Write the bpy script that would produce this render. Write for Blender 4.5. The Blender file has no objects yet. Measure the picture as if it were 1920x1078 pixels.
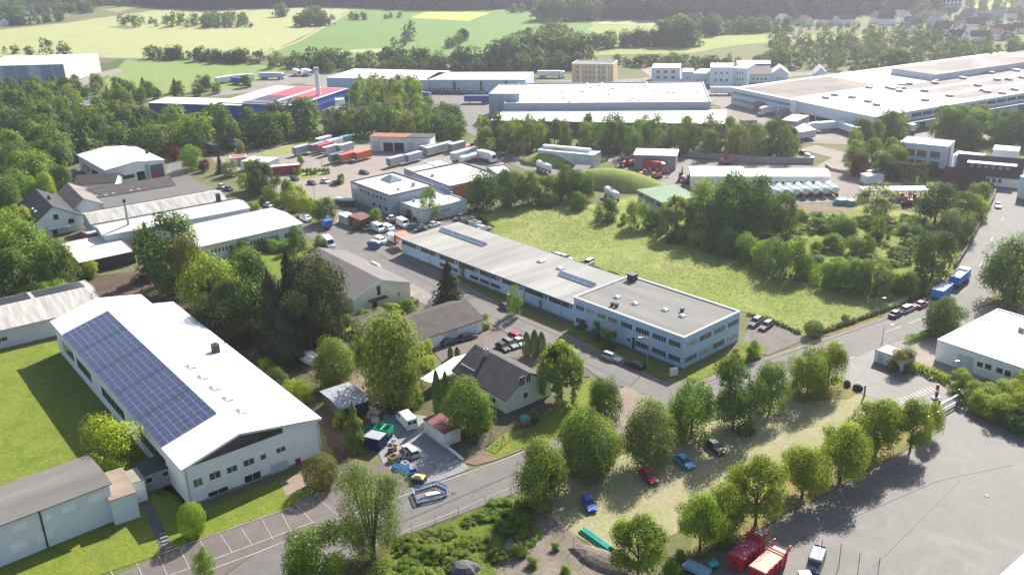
import bpy, math, random
import numpy as np
from mathutils import Vector, Matrix
PI = math.pi
random.seed(7)
SC = bpy.context.scene
COL = SC.collection

# ------------------------------------------------------------------ camera geometry (surveyed from the photograph)
F_PX, PITCH, ROLL, CAM_H = 1750.0, math.radians(21.5), math.radians(1.9), 85.0
_f = Vector((0, math.cos(PITCH), -math.sin(PITCH)))
_r0 = Vector((1, 0, 0)); _u0 = Vector((0, math.sin(PITCH), math.cos(PITCH)))
_R = math.cos(ROLL) * _r0 - math.sin(ROLL) * _u0
_U = math.cos(ROLL) * _u0 + math.sin(ROLL) * _r0
CAM = Vector((0, 0, CAM_H))

def ray(px, py):
    return _f * F_PX + _R * (px - 960) - _U * (py - 539)

def G(px, py, z=0.0):
    """world point at height z that the survey pixel looks at"""
    d = ray(px, py)
    t = (z - CAM_H) / d.z
    return Vector((d.x * t, d.y * t, z))

def height_at(base, py):
    """height of an upright at ground point base whose tip is seen on image row py"""
    lo, hi = 0.0, 80.0
    for _ in range(40):
        m = (lo + hi) / 2
        p = Vector((base.x, base.y, m)) - CAM
        y = 539 - F_PX * p.dot(_U) / p.dot(_f)
        if y > py: lo = m
        else: hi = m
    return (lo + hi) / 2

def mpp(p):
    """metres per photograph pixel, across, at a ground point"""
    return (p - CAM).dot(_f) / F_PX

# ------------------------------------------------------------------ materials
def _nodes(name):
    m = bpy.data.materials.new(name); m.use_nodes = True
    nt = m.node_tree; nt.nodes.clear()
    out = nt.nodes.new('ShaderNodeOutputMaterial')
    return m, nt, out

def _noise(nt, scale, detail=5, vec=None, rough=.6, dist=0):
    n = nt.nodes.new('ShaderNodeTexNoise'); n.inputs['Scale'].default_value = scale
    n.inputs['Detail'].default_value = detail; n.inputs['Roughness'].default_value = rough
    n.inputs['Distortion'].default_value = dist
    if vec: nt.links.new(vec, n.inputs['Vector'])
    return n.outputs['Fac']

def _ramp(nt, fac, a, b, lo=.35, hi=.65):
    r = nt.nodes.new('ShaderNodeMapRange'); r.inputs[1].default_value = lo; r.inputs[2].default_value = hi
    nt.links.new(fac, r.inputs[0])
    return r.outputs[0]

def _mix(nt, fac, a, b):
    x = nt.nodes.new('ShaderNodeMix'); x.data_type = 'RGBA'
    if isinstance(fac, float): x.inputs[0].default_value = fac
    else: nt.links.new(fac, x.inputs[0])
    for i, v in ((6, a), (7, b)):
        if isinstance(v, tuple): x.inputs[i].default_value = (*v[:3], 1)
        else: nt.links.new(v, x.inputs[i])
    return x.outputs[2]

def _coords(nt, stretch=(1, 1, 1)):
    tc = nt.nodes.new('ShaderNodeTexCoord')
    mp = nt.nodes.new('ShaderNodeMapping'); mp.inputs['Scale'].default_value = stretch
    nt.links.new(tc.outputs['Object'], mp.inputs['Vector'])
    return mp.outputs['Vector']

def _finish(nt, out, col, rough=.8, spec=.3, metal=0.0, bump=None, bstr=.3, bdist=.05, coat=0):
    p = nt.nodes.new('ShaderNodeBsdfPrincipled')
    if isinstance(col, tuple): p.inputs['Base Color'].default_value = (*col, 1)
    else: nt.links.new(col, p.inputs['Base Color'])
    p.inputs['Roughness'].default_value = rough
    p.inputs['Specular IOR Level'].default_value = spec
    p.inputs['Metallic'].default_value = metal
    if coat: p.inputs['Coat Weight'].default_value = coat; p.inputs['Coat Roughness'].default_value = .08
    if bump:
        b = nt.nodes.new('ShaderNodeBump'); b.inputs['Strength'].default_value = bstr; b.inputs['Distance'].default_value = bdist
        nt.links.new(bump, b.inputs['Height']); nt.links.new(b.outputs[0], p.inputs['Normal'])
    nt.links.new(p.outputs[0], out.inputs[0])
    return p

MATS = {}
def M(name, col, rough=.8, var=.12, scale=.35, spec=.3, metal=0.0, col2=None, stretch=(1, 1, 1), fine=6.0, coat=0, bump=0, seam=None):
    """weathered solid colour: broad stains and fine grain"""
    if name in MATS: return MATS[name]
    m, nt, out = _nodes(name)
    v = _coords(nt, stretch)
    dark = tuple(c * (1 - var) for c in col); light = col2 or tuple(min(1, c * (1 + var)) for c in col)
    c1 = _mix(nt, _ramp(nt, _noise(nt, scale, 6, v), 0, 1, .32, .68), dark, light)
    g = _noise(nt, fine, 4, v)
    c2 = _mix(nt, _ramp(nt, g, 0, 1, .3, .75), c1, _mix(nt, .75, (0, 0, 0), c1))
    if seam:   # sheet joints: (axis, spacing in metres, depth of tone)
        sp = nt.nodes.new('ShaderNodeSeparateXYZ'); tc = nt.nodes.new('ShaderNodeTexCoord'); nt.links.new(tc.outputs['Object'], sp.inputs[0])
        dv = nt.nodes.new('ShaderNodeMath'); dv.operation = 'DIVIDE'; dv.inputs[1].default_value = seam[1]; nt.links.new(sp.outputs[seam[0]], dv.inputs[0])
        fr_ = nt.nodes.new('ShaderNodeMath'); fr_.operation = 'FRACT'; nt.links.new(dv.outputs[0], fr_.inputs[0])
        lt = nt.nodes.new('ShaderNodeMath'); lt.operation = 'LESS_THAN'; lt.inputs[1].default_value = .14 / seam[1]; nt.links.new(fr_.outputs[0], lt.inputs[0])
        mu = nt.nodes.new('ShaderNodeMath'); mu.operation = 'MULTIPLY'; mu.inputs[1].default_value = seam[2]; nt.links.new(lt.outputs[0], mu.inputs[0])
        c2 = _mix(nt, mu.outputs[0], c2, (0, 0, 0))
    _finish(nt, out, c2, rough, spec, metal, g if bump else None, bump, .05, coat)
    MATS[name] = m
    return m

def MG(name, cols, scales=(.02, .12, 1.2), rough=.95, bump=.5, bdist=.25, spec=.15, lines=None, dist=.6):
    """ground cover: three colours mixed at three sizes (+ optional mowing or sowing lines)"""
    if name in MATS: return MATS[name]
    m, nt, out = _nodes(name)
    v = _coords(nt)
    a = _ramp(nt, _noise(nt, scales[0], 6, v, .65, dist), 0, 1, .38, .62)
    b = _ramp(nt, _noise(nt, scales[1], 6, v, .7, dist), 0, 1, .36, .66)
    fine = _noise(nt, scales[2], 6, v, .75)
    c = _mix(nt, a, cols[0], cols[1])
    c = _mix(nt, b, c, cols[2])
    c = _mix(nt, _ramp(nt, fine, 0, 1, .3, .7), _mix(nt, .6, (0, 0, 0), c), c)
    if lines:
        ang, freq, amt = lines
        mp = nt.nodes.new('ShaderNodeMapping'); mp.inputs['Rotation'].default_value = (0, 0, ang)
        nt.links.new(v, mp.inputs['Vector'])
        w = nt.nodes.new('ShaderNodeTexWave'); w.inputs['Scale'].default_value = freq; w.inputs['Distortion'].default_value = 1.5
        w.inputs['Detail'].default_value = 2; w.inputs['Detail Scale'].default_value = .3
        nt.links.new(mp.outputs[0], w.inputs['Vector'])
        r = nt.nodes.new('ShaderNodeMapRange'); r.inputs[3].default_value = 0; r.inputs[4].default_value = amt
        nt.links.new(w.outputs['Fac'], r.inputs[0])
        c = _mix(nt, r.outputs[0], c, _mix(nt, .55, (0, 0, 0), c))
    _finish(nt, out, c, rough, spec, 0, fine if bump else None, bump, bdist)
    MATS[name] = m
    return m

def tinted(name, rough=.5, spec=.4, var=.1, scale=.6, coat=0, stretch=(1, 1, 1), metal=0.0):
    """a paint, plaster or tile whose hue is the object's own colour"""
    if name in MATS: return MATS[name]
    m, nt, out = _nodes(name)
    oi = nt.nodes.new('ShaderNodeObjectInfo')
    v = _coords(nt, stretch)
    n = _ramp(nt, _noise(nt, scale, 6, v), 0, 1, .3, .7)
    c = _mix(nt, n, _mix(nt, 1 - var * 2, (0, 0, 0), oi.outputs['Color']), oi.outputs['Color'])
    _finish(nt, out, c, rough, spec, metal, None, 0, 0, coat)
    MATS[name] = m
    return m

def foliage(name, trans=.46, warm=(1.38, 1.30, .5), nscale=4.5, nlo=.78):
    if name in MATS: return MATS[name]
    m, nt, out = _nodes(name)
    oi = nt.nodes.new('ShaderNodeObjectInfo'); ge = nt.nodes.new('ShaderNodeNewGeometry')
    rnd = ge.outputs['Random Per Island']
    r = nt.nodes.new('ShaderNodeMapRange'); r.inputs[3].default_value = .74; r.inputs[4].default_value = 1.28
    nt.links.new(rnd, r.inputs[0])
    sc = nt.nodes.new('ShaderNodeVectorMath'); sc.operation = 'SCALE'
    nt.links.new(oi.outputs['Color'], sc.inputs[0]); nt.links.new(r.outputs[0], sc.inputs['Scale'])
    tc = nt.nodes.new('ShaderNodeTexCoord')
    n = _ramp(nt, _noise(nt, nscale, 3, tc.outputs['Object']), 0, 1, .4, .62)
    c = _mix(nt, n, sc.outputs[0], _mix(nt, nlo, (.0, .0, .0), sc.outputs[0]))
    wm = nt.nodes.new('ShaderNodeVectorMath'); wm.operation = 'MULTIPLY'; wm.inputs[1].default_value = warm
    nt.links.new(c, wm.inputs[0])
    d = nt.nodes.new('ShaderNodeBsdfDiffuse'); t = nt.nodes.new('ShaderNodeBsdfTranslucent')
    nt.links.new(c, d.inputs[0]); nt.links.new(wm.outputs[0], t.inputs[0])
    mx = nt.nodes.new('ShaderNodeMixShader'); mx.inputs[0].default_value = trans
    nt.links.new(d.outputs[0], mx.inputs[1]); nt.links.new(t.outputs[0], mx.inputs[2])
    gl = nt.nodes.new('ShaderNodeBsdfGlossy'); gl.inputs['Roughness'].default_value = .55; gl.inputs[0].default_value = (1, 1, 1, 1)
    m2 = nt.nodes.new('ShaderNodeMixShader'); m2.inputs[0].default_value = .008
    nt.links.new(mx.outputs[0], m2.inputs[1]); nt.links.new(gl.outputs[0], m2.inputs[2])
    nt.links.new(m2.outputs[0], out.inputs[0])
    MATS[name] = m
    return m

# ------------------------------------------------------------------ mesh helper
class MB:
    def __init__(s): s.v = []; s.f = []; s.m = []
    def poly(s, pts, mi=0):
        i = len(s.v); s.v += [tuple(p) for p in pts]; s.f.append(list(range(i, i + len(pts)))); s.m.append(mi); return s
    def box(s, x0, x1, y0, y1, z0, z1, mi=0):
        i = len(s.v)
        s.v += [(x0, y0, z0), (x1, y0, z0), (x1, y1, z0), (x0, y1, z0), (x0, y0, z1), (x1, y0, z1), (x1, y1, z1), (x0, y1, z1)]
        for q in ((0, 3, 2, 1), (4, 5, 6, 7), (0, 1, 5, 4), (1, 2, 6, 5), (2, 3, 7, 6), (3, 0, 4, 7)):
            s.f.append([i + k for k in q]); s.m.append(mi)
        return s
    def hexa(s, bot, top, mi=0):
        """eight corners: four of the bottom, four of the top, both counter-clockwise seen from above"""
        i = len(s.v); s.v += [tuple(p) for p in bot] + [tuple(p) for p in top]
        n = len(bot)
        s.f.append([i + k for k in reversed(range(n))]); s.f.append([i + n + k for k in range(n)]); s.m += [mi, mi]
        for k in range(n):
            s.f.append([i + k, i + (k + 1) % n, i + n + (k + 1) % n, i + n + k]); s.m.append(mi)
        return s
    def ext_y(s, prof, y0, y1, mi=0):
        """profile of (x, z) extruded along y"""
        n = len(prof); i = len(s.v)
        s.v += [(x, y0, z) for x, z in prof] + [(x, y1, z) for x, z in prof]
        s.f.append([i + k for k in range(n)]); s.f.append([i + n + k for k in reversed(range(n))]); s.m += [mi, mi]
        for k in range(n):
            s.f.append([i + k, i + n + k, i + n + (k + 1) % n, i + (k + 1) % n]); s.m.append(mi)
        return s
    def ext_x(s, prof, x0, x1, mi=0):
        n = len(prof); i = len(s.v)
        s.v += [(x0, y, z) for y, z in prof] + [(x1, y, z) for y, z in prof]
        s.f.append([i + k for k in reversed(range(n))]); s.f.append([i + n + k for k in range(n)]); s.m += [mi, mi]
        for k in range(n):
            s.f.append([i + k, i + (k + 1) % n, i + n + (k + 1) % n, i + n + k]); s.m.append(mi)
        return s
    def tube(s, p0, p1, r0, r1=None, n=8, mi=0, cap=True):
        p0 = Vector(p0); p1 = Vector(p1); r1 = r0 if r1 is None else r1
        d = (p1 - p0).normalized(); a = d.orthogonal().normalized(); b = d.cross(a); i = len(s.v)
        for p, r in ((p0, r0), (p1, r1)):
            for k in range(n):
                t = 2 * PI * k / n; s.v.append(tuple(p + a * (r * math.cos(t)) + b * (r * math.sin(t))))
        for k in range(n):
            s.f.append([i + k, i + (k + 1) % n, i + n + (k + 1) % n, i + n + k]); s.m.append(mi)
        if cap:
            s.f.append([i + k for k in reversed(range(n))]); s.f.append([i + n + k for k in range(n)]); s.m += [mi, mi]
        return s
    def loft(s, rings, mi=0, cap=True):
        n = len(rings[0]); i = len(s.v)
        for r in rings: s.v += [tuple(p) for p in r]
        for j in range(len(rings) - 1):
            for k in range(n):
                a = i + j * n + k; b = i + j * n + (k + 1) % n
                s.f.append([a, b, b + n, a + n]); s.m.append(mi)
        if cap:
            s.f.append([i + k for k in reversed(range(n))]); s.f.append([i + (len(rings) - 1) * n + k for k in range(n)]); s.m += [mi, mi]
        return s
    def mesh(s, name, mats):
        me = bpy.data.meshes.new(name); me.from_pydata(s.v, [], s.f)
        for m in (mats if isinstance(mats, (list, tuple)) else [mats]): me.materials.append(m)
        if any(s.m): me.polygons.foreach_set('material_index', s.m)
        me.update(); return me
    def build(s, name, mats, parent=None, loc=None, smooth=False):
        me = s.mesh(name, mats)
        if smooth: me.polygons.foreach_set('use_smooth', [True] * len(me.polygons))
        return link(name, me, parent, loc)

def link(name, data, parent=None, loc=None):
    o = bpy.data.objects.new(name, data); COL.objects.link(o)
    if parent is not None: o.parent = parent
    if loc is not None: o.location = loc
    return o

THINGS = []
def tag(o, label=None, cat=None, group=None, kind=None):
    if label: o['label'] = label
    if cat: o['category'] = cat
    if group: o['group'] = group
    if kind: o['kind'] = kind
    if cat: THINGS.append(o)
    return o

def thing(name, loc, rz, label, cat, group=None, scale=None):
    o = link(name, None, None, loc); o.rotation_euler = (0, 0, rz); o.empty_display_size = .5
    if scale: o.scale = scale
    return tag(o, label, cat, group)

def dup(root, loc, rz, label=None, group=None, color=None, scale=None, paint=('body', 'roof', 'cargo_box', 'crown', 'wall', 'cab')):
    """a copy of a thing with copies of its parts and their sub-parts"""
    r = root.copy(); COL.objects.link(r); r.location = loc; r.rotation_euler = (0, 0, rz)
    if label: r['label'] = label
    if group: r['group'] = group
    if scale: r.scale = scale
    THINGS.append(r)
    for ch in list(root.children):
        c = ch.copy(); COL.objects.link(c); c.parent = r
        if color and ch.name.split('.')[0] in paint: c.color = (*color, 1)
        for g in ch.children:
            d = g.copy(); COL.objects.link(d); d.parent = c
    return r

# ------------------------------------------------------------------ ground patches
def jitter_poly(P, step, amt, seed=1):
    rnd = random.Random(seed); out = []
    for i in range(len(P)):
        a, b = P[i], P[(i + 1) % len(P)]
        n = max(1, int((b - a).length / step))
        for k in range(n):
            p = a.lerp(b, k / n)
            if k and amt: p = p + Vector((rnd.uniform(-amt, amt), rnd.uniform(-amt, amt), 0))
            out.append(p)
    return out

def patch(name, px, z, mat, kind='structure', jit=0, step=4, thick=0):
    P = [G(x, y, z) for x, y in px]
    area = sum(P[i].x * P[(i + 1) % len(P)].y - P[(i + 1) % len(P)].x * P[i].y for i in range(len(P)))
    if area < 0: P.reverse()
    if jit: P = jitter_poly(P, step, jit, len(px))
    if thick:
        b = MB().hexa([(p.x, p.y, z - thick) for p in P], P)
    else:
        b = MB().poly(P)
    o = b.build(name, mat)
    o['kind'] = kind
    return o

def strip_pts(P, w):
    L, Rr = [], []
    for i, p in enumerate(P):
        a = P[max(0, i - 1)]; c = P[min(len(P) - 1, i + 1)]
        d = (c - a); d.z = 0; d.normalize(); n = Vector((-d.y, d.x, 0)) * (w / 2)
        L.append(p + n); Rr.append(p - n)
    return L, Rr

def strip(mb, px, w, z, zt=None):
    """a painted line or kerb along surveyed pixels; with zt a raised one"""
    P = [G(x, y, z) for x, y in px]
    L, Rr = strip_pts(P, w)
    for i in range(len(P) - 1):
        if zt is None: mb.poly([Rr[i], Rr[i + 1], L[i + 1], L[i]])
        else:
            up = Vector((0, 0, zt - z))
            mb.hexa([Rr[i], Rr[i + 1], L[i + 1], L[i]], [q + up for q in (Rr[i], Rr[i + 1], L[i + 1], L[i])])
    return mb
SKY_STRENGTH, SUN, HAZE, HAZE_G, EXPOSURE = .082, 4.8, .00017, .65, 1.34
# ------------------------------------------------------------------ buildings
GLASS = lambda: M('window_glass', (.025, .032, .04), .12, .3, .8, .6)
GLASSG = lambda: M('window_glass_painted_reflection', (.10, .14, .09), .2, .4, .7, .6)  # garden reflection put into the pane's green base colour
WHITE = lambda: M('white_frame', (.75, .75, .73), .5, .05)
LM = []

def landmark(text, p, r): LM.append((text, Vector((p.x, p.y, 0)), r))

class Bd:
    """a building standing on a surveyed rectangle: A-B is one eave, B-C the next, all at height h"""
    def __init__(s, name, label, cat, A, B, C, h, wall, group=None, ez=None, say=None, wcol=None, zw=None, L=None, W=None, walls=True):
        ez = h if ez is None else ez
        a, b, c = (G(*q, ez) for q in (A, B, C))
        ux = (a - b); ln = ux.length; ux.normalize()
        uy = Vector((-ux.y, ux.x, 0)); w = (c - b).dot(uy)
        s.flip = False
        if w < 0: w = -w
        if (c - b).dot(uy) > 0: o = b
        else: o = a; ux = -ux; s.flip = True
        if L and s.flip: o = b - ux * L
        if L: ln = L
        if W: w = W
        uy = Vector((-ux.y, ux.x, 0))
        s.ux, s.uy, s.o, s.L, s.W, s.h = ux, uy, Vector((o.x, o.y, 0)), ln, w, h
        s.rz = math.atan2(ux.y, ux.x)
        s.root = thing(name, s.o, s.rz, label, cat, group)
        s.wallm = wall; s.wcol = wcol; s.zw = h if zw is None else zw
        if say:
            landmark(say, s.o + ux * ln / 2 + uy * w / 2, min(ln, w) / 2)
        s.gab = None
    def world(s, x, y, z=0): return s.o + s.ux * x + s.uy * y + Vector((0, 0, z))
    def local(s, px, py, z):
        d = G(px, py, z) - s.o
        return d.dot(s.ux), d.dot(s.uy)
    def mapw(s, wall, u, n, z):
        if wall == 'front': return (u, -n, z)
        if wall == 'back': return (u, s.W + n, z)
        if wall == 'right': return (s.L + n, u, z)
        return (-n, u, z)
    def uz(s, wall, px, py):
        d = ray(px, py)
        if wall in ('front', 'back'): n = s.uy; off = 0 if wall == 'front' else s.W; t = s.ux
        else: n = s.ux; off = s.L if wall == 'right' else 0; t = s.uy
        k = (n.dot(s.o - CAM) + off) / n.dot(d)
        p = CAM + d * k
        return (p - s.o).dot(t), p.z
    def part(s, mb, name, mat, col=None, parent=None, label=None):
        o = mb.build(name, mat, parent or s.root)
        if col: o.color = (*col, 1)
        if label: o['label'] = label
        return o
    def walls(s, top=None, x0=0, x1=None, y0=0, y1=None):
        x1 = s.L if x1 is None else x1; y1 = s.W if y1 is None else y1
        b = MB().box(x0, x1, y0, y1, 0, s.zw if top is None else top)
        return s.part(b, 'wall', s.wallm, s.wcol)
    def flat(s, deck, coping=None, lip=.35, wd=.35, drop=.0, col=None):
        """flat roof behind a low parapet"""
        s.walls(s.h - lip)
        if not coping:
            s.part(MB().box(-.12, s.L + .12, -.12, s.W + .12, s.h - lip, s.h - lip + .14), 'roof', deck, col); s.rz_ = s.h - lip + .14; return
        s.part(MB().box(wd, s.L - wd, wd, s.W - wd, s.h - lip, s.h - lip + .06), 'roof', deck, col)
        if coping:
            b = MB(); e = .06
            b.box(-e, s.L + e, -e, wd, s.h - lip, s.h); b.box(-e, s.L + e, s.W - wd, s.W + e, s.h - lip, s.h)
            b.box(-e, wd, wd, s.W - wd, s.h - lip, s.h); b.box(s.L - wd, s.L + e, wd, s.W - wd, s.h - lip, s.h)
            s.part(b, 'parapet', coping)
        s.rz_ = s.h - lip + .06
    def gable(s, axis, rise, roof, frac=.5, over=.5, th=.18, col=None, verge=None, end=.4):
        """pitched roof; axis: which way the ridge runs"""
        h, L, W = s.h, s.L, s.W
        s.gab = (axis, rise, frac)
        span, run = (W, L) if axis == 'x' else (L, W)
        m = span * frac
        prof = [(0, 0), (span, 0), (span, h), (m, h + rise), (0, h)]
        wb = MB()
        (wb.ext_x if axis == 'x' else wb.ext_y)(prof, 0, run)
        s.part(wb, 'wall', s.wallm, s.wcol)
        k1 = rise / m; k2 = rise / (span - m); t = th
        e = .02
        p = [(-over, h - over * k1 + e), (m, h + rise + e), (span + over, h - over * k2 + e), (span + over, h - over * k2 + e + t), (m, h + rise + e + t), (-over, h - over * k1 + e + t)]
        rb = MB()
        if axis == 'x':
            rb.ext_x([p[0], p[1], p[4], p[5]], -end, run + end); rb.ext_x([p[1], p[2], p[3], p[4]], -end, run + end)
        else:
            rb.ext_y([p[0], p[1], p[4], p[5]], -end, run + end); rb.ext_y([p[1], p[2], p[3], p[4]], -end, run + end)
        s.roof = s.part(rb, 'roof', roof, col)
        if verge:
            for q in (-end - .06, run + end):
                vb = MB()
                for pr in ([p[0], p[1], p[4], p[5]], [p[1], p[2], p[3], p[4]]):
                    pr = [(a, b + (.06 if i > 1 else -.08)) for i, (a, b) in enumerate(pr)]
                    (vb.ext_x if axis == 'x' else vb.ext_y)(pr, q, q + .06)
                s.part(vb, 'verge_trim', verge)
    def roof_z(s, x, y):
        if not s.gab: return getattr(s, 'rz_', s.h)
        ax, rise, fr = s.gab; t, span = (y, s.W) if ax == 'x' else (x, s.L); m = span * fr
        return s.h + rise * (t / m if t < m else (span - t) / (span - m)) + .2
    def on_roof(s, px, py):
        z = s.h
        for _ in range(8):
            x, y = s.local(px, py, z); z = s.roof_z(x, y)
        return x, y, z
    def window(s, wall, u0, u1, z0, z1, n=1, rows=1, fr=None, glass=None, name='window', t=.07, out=.05):
        fr = fr or WHITE(); glass = glass or GLASS()
        if u0 > u1: u0, u1 = u1, u0
        if z0 > z1: z0, z1 = z1, z0
        mp = lambda u, nn, z: s.mapw(wall, u, nn, z)
        def bx(b, ua, ub, na, nb, za, zb):
            p = mp(ua, na, za); q = mp(ub, nb, zb)
            b.box(min(p[0], q[0]), max(p[0], q[0]), min(p[1], q[1]), max(p[1], q[1]), za, zb)
        b = MB()
        bx(b, u0, u1, 0, out, z0, z0 + t); bx(b, u0, u1, 0, out, z1 - t, z1)
        bx(b, u0, u0 + t, 0, out, z0 + t, z1 - t); bx(b, u1 - t, u1, 0, out, z0 + t, z1 - t)
        for k in range(1, n):
            u = u0 + (u1 - u0) * k / n; bx(b, u - t / 2, u + t / 2, 0, out, z0 + t, z1 - t)
        for k in range(1, rows):
            z = z0 + (z1 - z0) * k / rows
            for j in range(n):
                a = u0 + (u1 - u0) * j / n + t * (1 if j == 0 else .5); c = u0 + (u1 - u0) * (j + 1) / n - t * (1 if j == n - 1 else .5)
                bx(b, a, c, 0, out - .01, z - t / 2, z + t / 2)
        w = s.part(b, name, fr)
        g = MB(); bx(g, u0 + t, u1 - t, .004, .022, z0 + t, z1 - t)
        s.part(g, 'pane', glass, None, w)
        return w
    def wins(s, wall, rects, n=1, rows=1, fr=None, glass=None):
        """windows at surveyed picture rectangles (left, top, right, bottom at their own corners)"""
        for r in rects:
            x0, y0, x1, y1 = r[:4]
            k = r[4] if len(r) > 4 else n
            u0, z1 = s.uz(wall, x0, y0); u1, z0 = s.uz(wall, x1, y1)
            s.window(wall, u0, u1, max(.15, z0), z1, k, rows, fr, glass)
    def row(s, wall, u0, u1, count, z0, z1, fill=.7, n=1, rows=1, fr=None, glass=None):
        st = (u1 - u0) / count
        for i in range(count):
            a = u0 + st * (i + (1 - fill) / 2); s.window(wall, a, a + st * fill, z0, z1, n, rows, fr, glass)
    def panel(s, wall, u0, u1, z0, z1, mat, name='door', out=.06, label=None):
        if u0 > u1: u0, u1 = u1, u0
        p = s.mapw(wall, u0, 0, 0); q = s.mapw(wall, u1, out, 0)
        b = MB().box(min(p[0], q[0]), max(p[0], q[0]), min(p[1], q[1]), max(p[1], q[1]), z0, z1)
        return s.part(b, name, mat, None, None, label)
    def ppanel(s, wall, x0, y0, x1, y1, mat, name='door', out=.06, floor=False, label=None):
        u0, z1 = s.uz(wall, x0, y0); u1, z0 = s.uz(wall, x1, y1)
        z0, z1 = min(z0, z1), max(z0, z1)
        return s.panel(wall, u0, u1, .05 if floor else max(.05, z0), z1, mat, name, out, label)
    def skylight(s, px, py, w=1.4, l=1.4, hh=.45, frame=None, dome=None):
        x, y, z = s.on_roof(px, py)
        b = MB().box(x - l / 2, x + l / 2, y - w / 2, y + w / 2, z - .15, z + hh)
        k = s.part(b, 'skylight', frame or M('skylight_curb', (.55, .55, .54), .6))
        d = MB().hexa([(x - l / 2 + .08, y - w / 2 + .08, z + hh), (x + l / 2 - .08, y - w / 2 + .08, z + hh), (x + l / 2 - .08, y + w / 2 - .08, z + hh), (x - l / 2 + .08, y + w / 2 - .08, z + hh)],
                      [(x - l / 4, y - w / 4, z + hh + .25), (x + l / 4, y - w / 4, z + hh + .25), (x + l / 4, y + w / 4, z + hh + .25), (x - l / 4, y + w / 4, z + hh + .25)])
        s.part(d, 'dome', dome or M('skylight_dome', (.75, .78, .8), .25, .05), None, k)
    def vent(s, px, py, w=.9, hh=1.0, mat=None, name='roof_vent'):
        x, y, z = s.on_roof(px, py)
        b = MB().box(x - w / 2, x + w / 2, y - w / 2, y + w / 2, z - .1, z + hh).box(x - w / 2 - .12, x + w / 2 + .12, y - w / 2 - .12, y + w / 2 + .12, z + hh, z + hh + .15)
        s.part(b, name, mat or M('vent_metal', (.3, .31, .32), .5, .2))
    def chimney(s, px, py, w=.8, hh=1.6, col=(.1, .075, .07)):
        x, y, z = s.on_roof(px, py)
        b = MB().box(x - w / 2, x + w / 2, y - w / 2, y + w / 2, z - .6, z + hh).box(x - w / 2 - .08, x + w / 2 + .08, y - w / 2 - .08, y + w / 2 + .08, z + hh, z + hh + .12)
        for i in (-1, 1): b.tube((x + i * w * .22, y, z + hh + .12), (x + i * w * .22, y, z + hh + .5), .12)
        s.part(b, 'chimney', M('chimney_%d' % int(col[0] * 100), col, .85))

def roof_tile(name, col, stretch=(1, 1, 1)):
    return M(name, col, .8, .22, .5, .2, stretch=stretch, fine=9)

plaster_white = M('plaster_white', (.81, .81, .79), .85, .06, .25)
plaster_blue = M('plaster_pale_blue', (.42, .57, .74), .8, .05, .2)
plaster_grey = M('plaster_pale_grey', (.52, .56, .58), .85, .07, .2)
plaster_cream = M('plaster_cream', (.84, .79, .60), .85, .06, .3)
metal_grey = M('cladding_grey', (.30, .34, .39), .5, .08, .2, .4)
metal_blue = M('cladding_blue', (.035, .06, .30), .5, .1, .3, .4)
metal_bright_blue = M('cladding_bright_blue', (.03, .16, .5), .5, .1, .3, .4)
felt_grey = M('roof_felt_grey', (.195, .19, .18), .9, .16, .12, .2, stretch=(.4, 3, 1), seam=(1, 1.1, .09))
felt_light = M('roof_felt_light', (.285, .275, .26), .9, .22, .10, .2, stretch=(2.2, .3, 1), seam=(0, 2.2, .07))
gravel_roof = M('roof_gravel', (.22, .19, .17), .95, .25, .06, .2)
roof_white = M('roof_white_sheet', (.68, .685, .69), .65, .1, .12, .3, stretch=(1, .3, 1), seam=(0, 2.4, .14))
roof_offwhite = M('roof_weathered_sheet', (.52, .52, .52), .7, .12, .2, .3, stretch=(.3, 3, 1), seam=(0, 1.6, .2))
fibre_cement = M('roof_corrugated_cement', (.38, .36, .335), .9, .3, .3, .2, stretch=(4, .3, 1), seam=(0, .9, .12))
slate_dark = roof_tile('roof_slate_dark', (.07, .066, .072))
tile_brown = roof_tile('roof_tile_brown', (.078, .066, .062))
tile_greybrown = roof_tile('roof_tile_grey_brown', (.20, .17, .15))
tile_red = roof_tile('roof_tile_rust', (.30, .12, .06))
dark_metal = M('dark_metal', (.05, .052, .056), .5, .2)
door_red = M('door_red', (.35, .02, .02), .5)
door_grey = M('door_pale_grey', (.48, .55, .60), .6, .05)
door_dark = M('door_opening_dark', (.02, .02, .022), .8)
brick_rust = M('brick_rust', (.42, .14, .05), .9, .2)

# --- white hall with the solar roof -------------------------------------------------
B = Bd('factory_hall', 'long white gabled hall with five blue solar arrays on its roof', 'factory hall', (100, 603), (343, 876), (605, 790), 7.3, plaster_white, say='the white hall with solar arrays')
solar_hall = B
L, W, h, rise, fr = B.L, B.W, B.h, 2.5, .40
stepx = 7.5; cut = W * .80
m = W * fr
def hall_z(y): return h + rise * (y / m if y < m else (W - y) / (W - m))
wb = MB().ext_x([(0, 0), (W, 0), (W, h), (m, h + rise), (0, h)], stepx, L)
wb.ext_x([(0, 0), (cut, 0), (cut, hall_z(cut)), (m, h + rise), (0, h)], 0, stepx)
B.part(wb, 'wall', plaster_white)
rb = MB(); t = .22; ov = .6; k1 = rise / m; k2 = rise / (W - m)
rb.ext_x([(-ov, h - ov * k1), (m, h + rise), (m, h + rise + t), (-ov, h - ov * k1 + t)], -.5, L + .8)
rb.ext_x([(m, h + rise), (W + .3, h - .3 * k2), (W + .3, h - .3 * k2 + t), (m, h + rise + t)], stepx - .4, L + .8)
rb.ext_x([(m, h + rise), (cut + .4, hall_z(cut + .4)), (cut + .4, hall_z(cut + .4) + t), (m, h + rise + t)], -.5, stepx - .4)
B.part(rb, 'roof', roof_white); B.gab = ('x', rise, fr)
vb = MB()
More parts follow.
